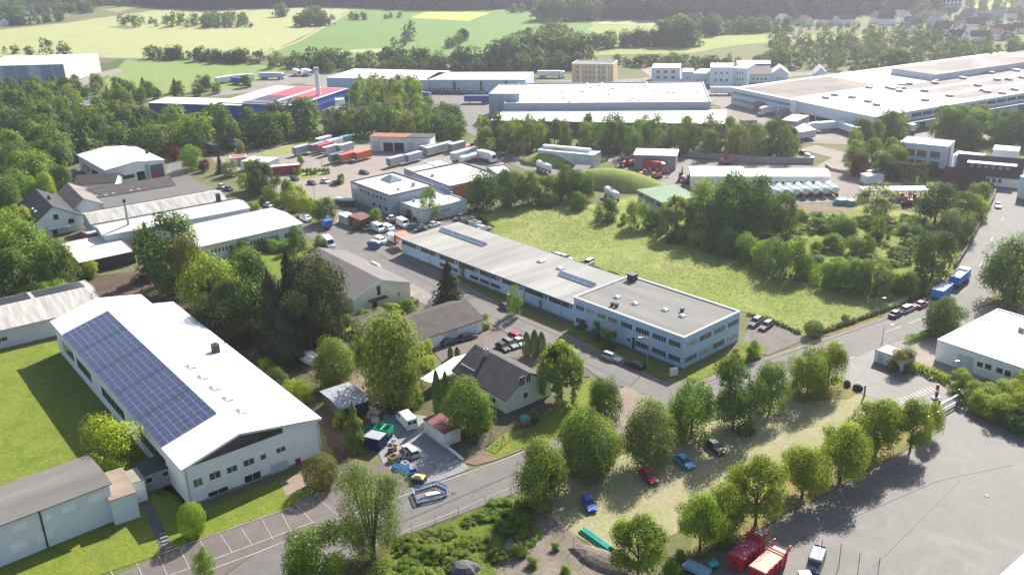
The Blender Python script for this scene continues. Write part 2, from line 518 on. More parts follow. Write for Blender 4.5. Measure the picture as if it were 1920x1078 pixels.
vb.ext_x([(-ov, h - ov * k1 - .12), (m, h + rise - .12), (m, h + rise + t + .05), (-ov, h - ov * k1 + t + .05)], L + .8, L + .88)
vb.ext_x([(m, h + rise - .12), (W + .3, h - .3 * k2 - .12), (W + .3, h - .3 * k2 + t + .05), (m, h + rise + t + .05)], L + .8, L + .88)
B.part(vb, 'verge_trim', M('trim_pale', (.62, .63, .64), .6))
cell = M('solar_cell', (.050, .058, .112), .22, .25, 1.2, .6, fine=3)
pframe = M('solar_frame', (.27, .30, .40), .4, .05, metal=.4)
xs = [B.on_roof(*q)[0] for q in ((118, 628), (307, 836))]
x0, x1 = xs[0], xs[1]; y0, y1 = -.5, m - .15
n = 5; gap = .32; wl = (x1 - x0 - gap * (n - 1)) / n
za, zb = hall_z(y0) + t + .02, hall_z(y1) + t + .02
B.part(MB().hexa([(x0, y0, za), (x1, y0, za), (x1, y1, zb), (x0, y1, zb)], [(x0, y0, za + .01), (x1, y0, za + .01), (x1, y1, zb + .01), (x0, y1, zb + .01)]), 'array_backing', dark_metal)  # one dark sheet under all arrays, showing in their gaps
for i in range(n):
    a = x0 + i * (wl + gap); nx, ny = 6, 8
    fb = MB(); cb = MB()
    zz = lambda y: hall_z(y) + t + .14
    fb.hexa([(a, y0, zz(y0) - .1), (a + wl, y0, zz(y0) - .1), (a + wl, y1, zz(y1) - .1), (a, y1, zz(y1) - .1)], [(a, y0, zz(y0)), (a + wl, y0, zz(y0)), (a + wl, y1, zz(y1)), (a, y1, zz(y1))])
    dx = wl / nx; dy = (y1 - y0) / ny; g = .06
    for p in range(nx):
        for q in range(ny):
            xa, xb, ya, yb = a + p * dx + g, a + (p + 1) * dx - g, y0 + q * dy + g, y0 + (q + 1) * dy - g
            cb.poly([(xa, ya, zz(ya) + .012), (xb, ya, zz(ya) + .012), (xb, yb, zz(yb) + .012), (xa, yb, zz(yb) + .012)])
    fo = B.part(fb, 'solar_array', pframe)
    B.part(cb, 'cell_grid', cell, None, fo)
for q in ((358, 688), (380, 708), (402, 728), (427, 748), (453, 771)): B.skylight(*q, 1.4, 2.0, .3, M('hatch_white', (.7, .7, .7), .6), M('hatch_lid', (.78, .78, .78), .5))
B.chimney(405, 660, 1.3, 1.6, (.07, .06, .06))
# gable front ('right' wall, x = L)
gz = hall_z
gb = MB()
def slope(u, dz): return gz(u) - dz
for (u0, u1, nm) in ((1.0, m, 0), (m, W * .72, 1)):
    zb = h - .35
    pts = [(L + .05, u0, zb), (L + .05, u1, zb), (L + .05, u1, slope(u1, .55)), (L + .05, u0, slope(u0, .45))]
    gb.hexa([(L, u0, zb), (L + .05, u0, zb), (L + .05, u1, zb), (L, u1, zb)], [(L, u0, max(zb + .1, slope(u0, .45))), (L + .05, u0, max(zb + .1, slope(u0, .45))), (L + .05, u1, slope(u1, .45)), (L, u1, slope(u1, .45))])
B.part(gb, 'gable_glazing', M('gable_dark_glass', (.05, .05, .055), .2, .25, .5, .6))
B.wins('right', [(361, 900, 381, 908, 2)], glass=GLASSG())
B.wins('right', [(391, 888, 415, 893, 2), (424, 877, 446, 881, 2), (455, 864, 478, 868, 2), (487, 853, 500, 859), (517, 841, 536, 844, 2)])
B.wins('right', [(389, 924, 431, 931, 2), (457, 893, 491, 899, 2)])
B.ppanel('right', 506, 873, 541, 884, door_grey, 'garage_door'); B.ppanel('right', 553, 861, 566, 879, door_red, 'door', floor=True)
B.panel('right', .0, W, .02, .45, M('plinth_grey', (.25, .26, .27), .8), 'plinth', .05)
for u in (.25, W - .25): B.panel('right', u - .06, u + .06, .45, h - .3, M('pipe_zinc', (.4, .42, .44), .5), 'downpipe', .12)
for (ua, ub) in ((.06, .17), (.20, .33), (.42, .60), (.70, .88)):
    B.window('front', L * ua, L * ub, 2.2, 4.4, 5, 1, M('frame_grey', (.4, .42, .44), .6))
# --- annex behind it ------------------------------------------------------------------
B = Bd('annex_hall', 'low hall with streaked corrugated roof behind the solar hall', 'factory hall', (0, 619), (193, 574), (149, 529), 4.3, plaster_grey, say='the corrugated annex of the solar hall', L=52)
B.gable('x', 1.3, fibre_cement, .55, .5, .15, verge=WHITE())
x1 = B.L; zz = lambda y: B.roof_z(0, y) + .08
for i in range(3):
    a, b_ = x1 - 12 - 12 * i, x1 - 1.0 - 12 * i
    y0, y1 = B.W * .60, B.W - .3
    B.part(MB().hexa([(a, y0, zz(y0) - .06), (b_, y0, zz(y0) - .06), (b_, y1, zz(y1) - .06), (a, y1, zz(y1) - .06)], [(a, y0, zz(y0)), (b_, y0, zz(y0)), (b_, y1, zz(y1)), (a, y1, zz(y1))]), 'solar_array', M('solar_dark', (.05, .055, .07), .3))
B.wins('front', [(2, 640, 36, 633, 3)])
B.row('front', B.L * .3, B.L * .62, 3, 1.4, 2.6, .7, 3)
# --- pale two-storey block at the bottom corner ------------------------------------------
B = Bd('warehouse', 'pale two-storey block with shallow brown-grey roof, blank white shutters', 'warehouse', (0, 984), (204, 907), (168, 855), 6.6, M('plaster_pale_mint', (.66, .71, .72), .85, .04, .15), say='the pale shuttered block', L=32)
B.gable('x', .35, M('roof_felt_brown', (.155, .143, .134), .9, .16, .12, .2, stretch=(.3, 2, 1)), .5, .4, .15)
sh = M('shutter_white', (.80, .83, .84), .6, .04)
for (x0, y0, x1, y1) in ((19, 985, 53, 990), (78, 958, 97, 970), (112, 942, 143, 953), (162, 925, 193, 936)):
    u0, z = B.uz('front', x0, y0); u1, _ = B.uz('front', x1, y1)
    B.panel('front', u0, u1, 4.6, 5.8, sh, 'shutter', .05)
for (x0, x1, y) in ((15, 52, 1020), (66, 100, 1000)):
    u0, z = B.uz('front', x0, y); u1, _ = B.uz('front', x1, y)
    B.panel('front', u0, u1, 1.3, 2.9, sh, 'shutter', .05)
for u in (B.L - 10.1, B.L - 21): B.panel('front', u - .12, u + .12, 0, 6.4, dark_metal, 'downpipe', .12)
B2 = Bd('store_room', 'small pale extension with flat tan roof beside the shuttered block', 'outbuilding', (206, 938), (254, 922), (226, 877), 4.6, M('plaster_pale_mint', (.5, .5, .5)), say='the tan-roofed extension')
B2.flat(M('roof_felt_tan', (.24, .19, .15), .9, .12), None, .12)
B2 = Bd('link_building', 'low grey link building with two small white windows, dark roof', 'outbuilding', (264, 893), (322, 873), (300, 852), 3.3, M('plaster_mid_grey', (.30, .33, .36), .85), say='the grey link building')
B2.flat(M('roof_felt_dark', (.06, .06, .075), .8), None, .1)
B2.wins('front', [(272, 897, 287, 903), (303, 885, 317, 890)])
B2 = Bd('entrance_porch', 'small beige flat-roofed porch between tan extension and grey link', 'outbuilding', (244, 907), (270, 898), (256, 877), 3.9, plaster_white)
B2.flat(M('roof_felt_beige', (.24, .23, .19), .9), None, .1)

# --- long wing and office -------------------------------------------------------------
B = Bd('factory_wing', 'long low pale blue workshop wing with flat streaked roof, dark window bands', 'factory wing', (1076, 570), (753, 447), (858, 417), 4.5, plaster_blue, say='the long blue workshop wing')
wing = B
B.walls(4.3)
B.part(MB().box(-.3, B.L, -.4, B.W + .3, 4.3, 4.55), 'roof', felt_light)
B.part(MB().box(-.36, B.L, -.46, -.4, 4.22, 4.6), 'fascia', M('fascia_dark', (.10, .11, .13), .6))
B.rz_ = 4.55
nb = 16; st = B.L / nb
gl = M('window_glass_blue', (.05, .065, .09), .15, .3, .5, .6)
for i in range(nb):
    if i % 2 == 0: B.window('front', i * st + .3, i * st + st * 1.62, 2.95, 3.95, 8, 1, M('frame_slate', (.12, .14, .17), .5), gl, 'window_band', .06)
    else: B.window('front', i * st + st * .70, i * st + st * .90, 2.95, 3.95, 1, 1, WHITE(), gl)
for i in (4, 5, 7, 8, 9):
    B.window('front', i * st + .3, i * st + st * .9, .9, 1.8, 4, 1, M('frame_slate', (.1, .1, .1)), gl)
for i in range(0, nb, 3): B.panel('front', i * st + .1, i * st + .22, .1, 4.2, M('pipe_zinc', (.4, .42, .44), .5), 'downpipe', .12)
B.panel('front', 0, B.L, .02, .4, M('plinth_blue', (.20, .27, .36), .8), 'plinth', .04)
B.panel('front', B.L - 11.5, B.L - 10.6, .05, 2.2, M('door_blue', (.12, .2, .36), .5))
sky_b = M('rooflight_blue', (.30, .38, .46), .25, .25, .8, .5)
for (p, q) in (((829, 432), (908, 461)), ((1052, 514), (1112, 537))):
    xa, ya, z = B.on_roof(*p); xb, yb, z = B.on_roof(*q); ym = (ya + yb) / 2
    fo = B.part(MB().box(xa, xb, ym - 1.0, ym + 1.0, z, z + .35), 'rooflight', M('skylight_curb', (.55, .55, .54), .6))
    B.part(MB().ext_x([(ym - .95, z + .35), (ym + .95, z + .35), (ym, z + 1.0)], xa + .05, xb - .05), 'glazing', sky_b, None, fo)
for q in ((1014, 491), (1050, 504)): B.skylight(*q, 1.6, 1.6, .3)
B = Bd('office_building', 'two-storey pale blue office block with ribbon windows and flat grey roof', 'office building', (1076, 556), (1283, 632), (1395, 585), 6.9, plaster_blue, say='the two-storey blue office block')
office = B
B.flat(felt_grey, plaster_white, .35, .3)
fr = M('frame_pale_blue', (.55, .63, .70), .6)
L = B.L
BLIND = M('pane_with_pale_blind', (.30, .35, .38), .3, .5, .9, .5)
seg = [(.02, .105), (.125, .21), (.23, .315), (.335, .42), (.455, .56), (.59, .71), (.735, .855), (.875, .975)]
for i, (a, b_) in enumerate(seg): B.window('front', a * L, b_ * L, 4.1, 5.4, 5, 1, WHITE() if i in (0, 2, 3) else fr, (None, BLIND, GLASSG(), GLASSG(), None, None, None, None)[i])
for i, (a, b_) in enumerate(seg):
    if i in (1, 4): continue
    B.window('front', a * L, b_ * L, .9, 2.2, 5, 1, fr)
B.window('front', .515 * L, .545 * L, 1.2, 2.1); B.panel('front', .56 * L, .585 * L, .05, 2.6, M('door_brown', (.08, .05, .05), .5))
for i in range(4):
    for z0 in (.9, 4.1): B.window('right', (i + .08) * B.W / 4, (i + .92) * B.W / 4, z0, z0 + 1.35, 5, 1, WHITE() if i == 3 else fr, (GLASSG(), BLIND, None, BLIND)[i] if z0 < 2 else (BLIND, None, GLASSG(), None)[i])
for q in ((1157, 558), (1191, 570), (1247, 582), (1279, 593)): B.skylight(*q, 1.3, 1.3, .25)
for q in ((1148, 573), (1156, 575), (1279, 584)): B.vent(*q, .6, .7, dark_metal)
x, y, z = B.on_roof(1176, 521); B.part(MB().box(1.2, 3.0, B.W - 2.4, B.W - .7, z, z + 1.5).box(1.0, 3.2, B.W - 2.6, B.W - .5, z + 1.5, z + 1.65), 'stair_head', dark_metal)

# --- houses by the road ------------------------------------------------------------------
B = Bd('house', 'white gabled house with steep dark slate roof', 'house', (853, 693), (948, 747), (1024, 707), 3.2, M('plaster_white_green', (.79, .80, .75), .85), say='the white slate-roofed house')
B.gable('x', 3.3, slate_dark, .5, .5, .2, verge=M('verge_brown', (.2, .17, .15)))
B.wins('right', [(974, 708, 984, 721, 2), (986, 704, 995, 715, 2), (981, 737, 990, 744)])
B.window('front', B.L - 5, B.L - 3, .9, 2.0, 2)
B.chimney(912, 664, .7, 1.2, (.5, .48, .45))
sn = MB()
for i in range(8): sn.box(.5 + i * .55, .8 + i * .55, 1.2 + .0 * i, 1.35, B.roof_z(1, 1.25) - .02, B.roof_z(1, 1.25) + .22)
B.part(sn, 'snow_guard', M('alu', (.6, .6, .6), .4))
B = Bd('workshop_building', 'white single-storey workshop with long brown tiled roof', 'workshop', (740, 651), (903, 597), (872, 575), 3.2, plaster_white, say='the brown-roofed workshop', W=12.5)
B.gable('x', 2.3, tile_brown, .5, .6, .2)
B.panel('front', B.L * .55, B.L * .72, .05, 2.6, door_grey, 'garage_door'); B.panel('front', B.L * .75, B.L * .95, .05, 2.7, M('door_white', (.7, .72, .73), .5), 'garage_door')
B.chimney(805, 572, .6, .9, (.6, .6, .6))
B2 = Bd('side_wing', 'low white wing of the brown-roofed workshop with flat dark roof', 'outbuilding', (680, 612), (740, 594), (715, 580), 3.0, plaster_white)
B2.flat(slate_dark, None, .1)
B = Bd('house', 'cream house with shallow two-tone roof and glazed porch', 'house', (650, 472), (768, 530), (660, 560), 3.8, plaster_cream, say='the cream house')
B.gable('x', 2.7, M('roof_sheet_brownish', (.15, .135, .13), .85, .1, .2), .5, .4, .2, verge=WHITE())
w = 'right' if B.flip else 'left'
B.wins(w, [(706, 537, 714, 552, 2)], fr=dark_metal); B.wins(w, [(745, 548, 751, 555, 3)], rows=3)
B.ppanel(w, 698, 562, 708, 575, dark_metal, 'door', floor=True); u0, _ = B.uz(w, 690, 560); u1, _ = B.uz(w, 722, 552); B.panel(w, u0, u1, 2.3, 2.5, dark_metal, 'porch_roof', 1.6)
x, y, z = B.on_roof(704, 497); B.part(MB().hexa([(x - 2.2, y - .6, z), (x + 2.2, y - .6, z), (x + 2.2, y + .6, z), (x - 2.2, y + .6, z)], [(x - 1.6, y - .3, z + .6), (x + 1.6, y - .3, z + .6), (x + 1.6, y + .3, z + .6), (x - 1.6, y + .3, z + .6)]), 'roof_dome', M('skylight_dome', (.75, .78, .8), .25, .05))
B2 = Bd('lean_to', 'small lean-to with white sheet roof beside the cream house', 'outbuilding', (620, 570), (655, 562), (640, 553), 2.6, dark_metal)
B2.flat(roof_white, None, .1)
B = Bd('garage', 'cream garage with red-brown flat roof at the stone yard', 'garage', (794, 785), (832, 812), (861, 799), 2.9, M('plaster_warm_white', (.72, .70, .62), .85), say='the red-roofed garage')
B.flat(M('roof_red_brown', (.16, .06, .055), .8), None, .12)
# carport roof
cb = MB(); P = [G(787, 712, 2.8), G(808, 719, 2.8), G(866, 692, 2.8), G(876, 664, 2.8), G(850, 671, 2.8)]
r = thing('carport', P[0] - Vector((0, 0, 2.8)), 0, 'white sheet-roofed carport behind the slate-roofed house', 'carport')
lp = [p - r.location for p in P]
MB().hexa([(p.x, p.y, p.z) for p in lp], [(p.x, p.y, p.z + .15) for p in lp]).build('roof', roof_white, r)
for p in lp[:4]: MB().box(p.x - .08 + .3, p.x + .08 + .3, p.y + .2, p.y + .36, 0, 2.8).build('post', dark_metal, r)
B2 = Bd('storage_shed', 'low sheet-roofed shed among conifers in the scrap yard', 'shed', (604, 734), (640, 766), (688, 748), 2.8, M('wood_dark', (.05, .045, .045), .9))
B2.gable('y', .3, M('roof_sheet_wavy', (.27, .29, .31), .55, .45, .9, .4, stretch=(1, 3, 1), seam=(1, .8, .3)), .5, .4, .08)
# --- warehouse on the far side of the road -------------------------------------------
B = Bd('warehouse', 'white flat-roofed warehouse with four dark windows beside the hedge', 'warehouse', (1920, 690), (1758, 636), (1877, 580), 4.6, plaster_white, say='the white roadside warehouse', L=34)
B.flat(roof_white, M('coping_grey', (.45, .47, .5), .5), .25, .25)
B.wins('front', [(1833, 677, 1842, 689), (1848, 681, 1858, 694), (1869, 688, 1879, 701), (1885, 693, 1894, 707)], fr=dark_metal)
B.ppanel('front', 1797, 662, 1806, 684, door_grey, 'door', floor=True); B.ppanel('front', 1811, 666, 1824, 688, door_grey, 'door', floor=True)
B.panel('front', 17.2, 17.35, 0, 4.3, dark_metal, 'downpipe', .1)
for q in ((1912, 620), (1917, 622)): B.vent(*q, .5, .8)
B = Bd('substation', 'small white flat-roofed hut at the yard entrance', 'hut', (1641, 655), (1695, 674), (1655, 644), 2.7, plaster_white, say='the white entrance hut', W=4.5)
B.flat(M('roof_beige', (.55, .5, .45), .8), M('coping_dark', (.18, .16, .16)), .15, .15)
B.panel('front', .8, 2, .05, 2.2, door_grey, 'door'); B.panel('front', 3.4, 4.6, .05, 2.2, door_grey, 'door')

# --- sheds left of the street --------------------------------------------------------
B = Bd('factory_hall', 'white-roofed hall with a long band of small windows above hedge', 'factory hall', (373, 464), (566, 420), (515, 390), 4.8, M('plaster_pale_green', (.60, .66, .66), .85), say='the banded-window hall')
B.gable('x', .8, roof_offwhite, .5, .4, .2)
B.row('front', .8, B.L * .60, 17, 2.2, 3.4, .72, 1, 1, WHITE()); B.window('front', B.L * .63, B.L * .76, 1.2, 3.3, 3, 1, WHITE(), M('glass_pale', (.25, .3, .32), .3)); B.window('front', B.L * .81, B.L * .88, 1.6, 3.2, 2); B.window('front', B.L * .95, B.L * .99, 1.6, 3.2, 1)
B = Bd('shed_hall', 'long white low-pitched roof behind the banded-window hall', 'factory hall', (195, 443), (467, 391), (451, 374), 5.2, plaster_grey, say='the long white shed')
B.gable('x', .9, M('roof_dull_white', (.50, .495, .48), .7, .16, .2, .3, stretch=(3, .3, 1), seam=(0, 1.4, .2)), .5, .3, .2)
B = Bd('shed_hall', 'long shed with streaked curved cement roof', 'factory hall', (172, 421), (424, 375), (407, 357), 5.2, plaster_grey, say='the streaked cement-roofed shed')
B.gable('x', 1.4, fibre_cement, .5, .3, .2); B.chimney(410, 377, 1.2, 2.2, (.07, .06, .06))
B = Bd('shed_hall', 'long flat shed with dark grey felt roof', 'factory hall', (197, 391), (383, 359), (367, 343), 5.0, plaster_grey, say='the dark flat shed')
B.flat(M('roof_felt_charcoal', (.13, .125, .12), .9, .1), None, .1)
B = Bd('shed_hall', 'long shed with brown pitched roof and small rooflights', 'factory hall', (172, 373), (327, 348), (312, 334), 4.4, plaster_grey, say='the brown-roofed shed')
B.gable('x', 1.6, tile_brown, .6, .3, .2)
for q in ((180, 366), (198, 365), (212, 362), (245, 356), (260, 354)): B.skylight(*q, .8, 1.2, .1)
B = Bd('house', 'white house with steep black roof and cluttered gable terrace', 'house', (33, 386), (63, 421), (151, 402), 4.4, plaster_white, say='the black-roofed house')
B.gable('x', 4.3, M('roof_black', (.022, .02, .022), .6, .2), .45, .5, .2)
B.window('right', B.W * .42, B.W * .52, 4.6, 6.2, 1, fr=dark_metal); B.window('right', B.W * .70, B.W * .82, 2.6, 4.0, 2, fr=dark_metal)
B.panel('right', B.W * .25, B.W * .7, 2.3, 2.5, WHITE(), 'balcony', 2.2); B.panel('right', B.W * .34, B.W * .44, .1, 2.2, dark_metal, 'door')
B.skylight(62, 392, 1.0, 1.2, .1); B.skylight(67, 397, 1.0, 1.2, .1); B.chimney(92, 374, .8, 1.0)
B = Bd('house', 'white-walled house with grey-brown tiled gable roof', 'house', (109, 362), (137, 392), (197, 388), 5.2, plaster_white, say='the grey-tiled house')
B.gable('x', 2.6, tile_greybrown, .4, .4, .2)
B = Bd('workshop', 'low workshop with pale sheet roof and dark wooden front', 'workshop', (113, 456), (148, 493), (250, 469), 3.5, M('wood_dark', (.05, .045, .045), .9), say='the pale-roofed low workshop')
B.flat(M('roof_pale_patchy', (.62, .61, .6), .7, .15, .3), M('roof_edge_rust', (.3, .16, .1), .8), .15, .25)
B = Bd('boiler_house', 'small red-walled lean-to beside the black-roofed house', 'outbuilding', (150, 432), (168, 440), (178, 428), 3.6, M('red_wall', (.5, .12, .07), .8))
B.flat(M('roof_pale', (.5, .48, .45), .8), None, .1)
B = Bd('factory_hall', 'white hall with pale grey pitched roof and dark glazed bay', 'factory hall', (146, 291), (198, 320), (314, 304), 6.0, plaster_white, say='the white hall with glazed bay')
B.gable('x', 1.2, M('roof_pale_grey', (.55, .57, .60), .6, .05, .2), .5, .4, .2, verge=WHITE())
W = B.W
B.panel('right', W * .74, W * .97, .05, 5.0, M('bay_glass', (.10, .12, .14), .2, .3), 'glazed_bay'); B.panel('right', W * .78, W * .92, .05, 2.6, door_red, 'door', .09)
B.panel('right', W * .50, W * .64, .05, 3.4, door_dark, 'door'); B.panel('right', W * .66, W * .72, .05, 5.6, metal_grey, 'pilaster', .3)
B.window('right', W * .24, W * .46, 1.6, 3.0, 3, fr=dark_metal)
for a in (.12, .45): B.window('front', B.L * a, B.L * (a + .25), 1.5, 3.4, 3, fr=dark_metal)
B.chimney(276, 288, 1.0, 1.2, (.06, .06, .06))
B = Bd('house', 'low house with brown hipped tile roof before the glazed-bay hall', 'house', (140, 346), (215, 342), (205, 331), 3.4, plaster_white, say='the low brown-tiled house')
B.gable('x', 2.0, tile_brown, .5, .6, .2)
B = Bd('summer_house', 'flat dark-roofed pavilion with pillars half hidden in the wood', 'pavilion', (137, 194), (182, 199), (205, 189), 4, plaster_white, say='the dark-roofed pavilion')
B.flat(M('roof_felt_charcoal', (.13, .125, .12)), WHITE(), .2)
B.row('front', .5, B.L - .5, 5, .4, 3.2, .75, 1)
B = Bd('shed', 'small beige-roofed shed half hidden in the wood', 'shed', (63, 252), (90, 252), (112, 244), 4, plaster_grey)
B.flat(M('roof_pale', (.5, .48, .45)), None, .1)
# flue mast
p = G(248, 458); hh = height_at(p, 374)
r = thing('flue_mast', p, 0, 'slim tall grey flue pipe with dark tip beside the pale-roofed workshop', 'chimney')
MB().tube((0, 0, 0), (0, 0, hh - .9), .42, .34, 12).build('pipe', M('flue_grey', (.45, .43, .42), .5, .15), r)
MB().tube((0, 0, hh - .9), (0, 0, hh), .42, .42, 12).build('cap', dark_metal, r)

# --- grey complex in the middle ----------------------------------------------------------
clad = M('cladding_slate_blue', (.34, .40, .46), .5, .08, .25, .4)
B = Bd('office_building', 'grey-blue two-storey block with glass pyramid on white roof', 'office building', (657, 339), (731, 366), (806, 344), 6.8, clad, say='the grey block with glass pyramid')
B.flat(roof_white, M('coping_dark_grey', (.16, .17, .19)), .5, .3)
x, y, z = B.on_roof(734, 338)
b = MB(); q = 3.0
fo = B.part(MB().box(x - q, x + q, y - q * .8, y + q * .8, z, z + .4), 'pyramid_curb', clad)
b.hexa([(x - q, y - q * .8, z + .4), (x + q, y - q * .8, z + .4), (x + q, y + q * .8, z + .4), (x - q, y + q * .8, z + .4)], [(x - .8, y - .1, z + 1.8), (x + .8, y - .1, z + 1.8), (x + .8, y + .1, z + 1.8), (x - .8, y + .1, z + 1.8)])
B.part(b, 'glass_pyramid', M('glass_green', (.18, .26, .27), .15, .2, .5, .6), None, fo)
B.row('front', B.L * .22, B.L * .5, 3, 4.2, 5.2, .5, 1, 1, dark_metal); B.row('front', B.L * .55, B.L * .9, 4, 4.2, 5.2, .5, 1, 1, dark_metal); B.row('front', B.L * .5, B.L * .95, 3, 1.2, 2.3, .4, 1, 1, dark_metal)
B.panel('front', .6, B.L * .18, 4.6, 6.0, M('sign_white', (.75, .77, .78), .4), 'sign_panel'); B.panel('front', .9, B.L * .16, 1.6, 3.2, M('glass_pale', (.25, .3, .32)), 'shopfront')
B.vent(775, 349, .9, 1.0); B.vent(747, 356, .7, .4)
B = Bd('showroom', 'low grey hall with white roof joined to the pyramid block', 'showroom', (735, 372), (791, 394), (881, 376), 4.2, plaster_grey, say='the low showroom')
B.flat(roof_white, clad, .4, .3)
B.panel('front', 1.5, 4.0, .05, 3.2, door_red, 'door'); B.row('right', B.W * .40, B.W * .62, 4, 1.8, 3.0, .8, 1, 1, WHITE(), GLASSG())
for q in ((776, 378), (840, 364), (846, 364)): B.vent(*q, .7, .6)
B = Bd('warehouse_hall', 'grey hall with broad white roof and rust brick side', 'warehouse', (771, 322), (843, 349), (932, 325), 6.2, clad, say='the rust-sided hall')
B.flat(roof_white, M('coping_dark_grey', (.16, .17, .19)), .5, .3)
B.panel('right', B.W * .05, B.W * .6, .3, 5.4, brick_rust, 'brick_panel'); B.vent(811, 331, .9, .7)
B = Bd('store', 'small grey cube store with white roof at the rear of the grey complex', 'outbuilding', (912, 312), (931, 326), (962, 318), 6.8, clad)
B.flat(roof_white, M('coping_dark_grey', (.16, .17, .19)), .4, .3)
B = Bd('shelter_hall', 'low white-roofed store joined behind the pyramid block', 'outbuilding', (757, 315), (790, 327), (822, 313), 4.5, clad)
B.flat(roof_white, clad, .3, .3)
B = Bd('shelter_hall', 'small white flat roof next to the parked trailers', 'outbuilding', (795, 304), (815, 312), (845, 305), 4.0, clad)
B.flat(roof_white, clad, .3, .3)
B = Bd('depot_building', 'low white depot with rust and dark roof, wide dark doors', 'depot', (693, 256), (806, 258), (819, 251), 6.0, M('plaster_offwhite', (.72, .71, .68), .85), say='the rust-roofed depot')
B.walls(5.8); B.rz_ = 6
B.part(MB().box(-.3, B.L * .62, -.4, B.W, 5.8, 6.0), 'roof', tile_red); B.part(MB().box(B.L * .62, B.L + .3, -.4, B.W, 5.8, 6.05), 'roof', slate_dark)
B.panel('front', B.L * .04, B.L * .17, .05, 4.2, door_grey, 'garage_door'); B.panel('front', B.L * .22, B.L * .38, .05, 3.6, door_dark, 'door'); B.panel('front', B.L * .40, B.L * .56, .05, 3.6, door_dark, 'door'); B.panel('front', B.L * .62, B.L * .74, .05, 4.0, door_grey, 'garage_door')
for a in (.80, .90): B.window('front', B.L * a, B.L * (a + .05), 1.6, 3.2)

# --- factories behind ------------------------------------------------------------------
B = Bd('factory', 'factory with red and white roof and bright blue front', 'factory', (652, 166), (555, 198), (415, 190), 8.5, metal_bright_blue, say='the red-roofed blue factory')
redf = B
L, W = B.L, B.W
B.walls(8.3); B.rz_ = 8.5
B.part(MB().box(-.3, L + .3, -.3, W + .3, 8.3, 8.5), 'roof', roof_white)
FX = lambda u: L * (1 - u) if B.flip else L * u
red = M('roof_red', (.60, .06, .09), .6, .12, .2, seam=(0, 3, .2))
mar = M('roof_solar_maroon', (.06, .02, .05), .4, .2)
# red strips run along the facade; dark panels at the near end
for (a, b_, c, d, mm, nm) in ((FX(.42), FX(.99), W * .02, W * .34, red, 'red_roof_field'), (FX(.46), FX(.99), W * .40, W * .70, red, 'red_roof_field'), (FX(.12), FX(.41), W * .03, W * .34, mar, 'solar_array'), (FX(.14), FX(.45), W * .40, W * .70, mar, 'solar_array')):
    B.part(MB().box(min(a, b_), max(a, b_), c, d, 8.5, 8.58), nm, mm)
for i in range(3): B.part(MB().box(min(FX(.02 + .035 * i), FX(.035 + .035 * i)), max(FX(.02 + .035 * i), FX(.035 + .035 * i)), W * .1, W * .7, 8.58, 9.0), 'roof_ridge', M('vent_metal', (.3, .31, .32)))
B.panel('front', FX(.35), FX(.7), .1, 5.5, metal_blue, 'loading_bay', .3)
B = Bd('factory_hall', 'dark blue hall with white roof left of the red factory', 'factory hall', (278, 193), (449, 198), (478, 187), 8.0, metal_blue, say='the dark blue white-roofed hall')
B.walls(7.8); B.part(MB().box(-.3, B.L + .3, -.3, B.W + .3, 7.8, 8.05), 'roof', roof_white)
B = Bd('store', 'small white store with tall white side wall below the striped flue', 'outbuilding', (603, 207), (637, 208), (651, 200), 5.0, plaster_white)
B.flat(gravel_roof, None, .2)
p = G(601, 212); hh = height_at(p, 127)
r = thing('flue_mast', p, 0, 'tall thick white flue standing in front of the red-roofed factory', 'chimney')
MB().tube((0, 0, 0), (0, 0, hh - 1.2), 1.25, 1.05, 16).build('pipe', M('flue_white', (.78, .80, .80), .4, .06), r); MB().tube((0, 0, hh - 1.2), (0, 0, hh), 1.2, 1.2, 16).build('cap', M('flue_grey', (.45, .43, .42)), r)
B = Bd('silo_block', 'pale plant housing attached to the bright blue factory front', 'plant housing', (628, 188), (645, 187), (652, 182), 7, M('plaster_pale_grey', (.5, .5, .5)))
B.flat(roof_offwhite, clad, .3, .3)
B = Bd('warehouse', 'long pale hall with white roof behind the birch trees', 'warehouse', (612, 145), (800, 150), (808, 132), 7, M('plaster_pale_sky', (.52, .62, .70), .8), say='the long pale hall')
B.flat(roof_white, None, .3)
B.row('front', B.L * .65, B.L * .98, 10, 1.6, 3.0, .6, 1)
B = Bd('warehouse', 'long pale blue hall with white roof and dark climbers on its wall', 'warehouse', (798, 149), (985, 149), (990, 135), 7, M('plaster_pale_sky', (.5, .5, .5)), say='the climber-clad hall')
B.flat(roof_white, None, .3)
B.row('front', B.L * .02, B.L * .35, 9, 1.4, 2.6, .5, 1)
for a in (.28, .55, .80): B.panel('front', B.L * a, B.L * (a + .02), .1, 6, M('climber_green', (.05, .09, .03), .9), 'climber', .4)
B = Bd('warehouse', 'large grey warehouse with blue-striped long side in the fields', 'warehouse', (0, 123), (118, 120), (175, 101), 12, M('cladding_blue_grey', (.30, .40, .50), .5), say='the big grey field warehouse', L=62)
B.flat(M('roof_light_grey', (.62, .62, .62), .7), None, .3)
for i in range(8): B.panel('front', B.L - 7.6 * i - 7.0, B.L - 7.6 * i - .6, .3, 11.2, M('cladding_blue_light', (.36, .50, .62), .5) if i in (2, 5) else M('cladding_blue_mid', (.20, .30, .40), .5), 'cladding_panel', .12)
B.panel('right', 0, B.W, .3, 11.5, M('cladding_offwhite', (.68, .68, .66), .6), 'cladding_panel', .15)
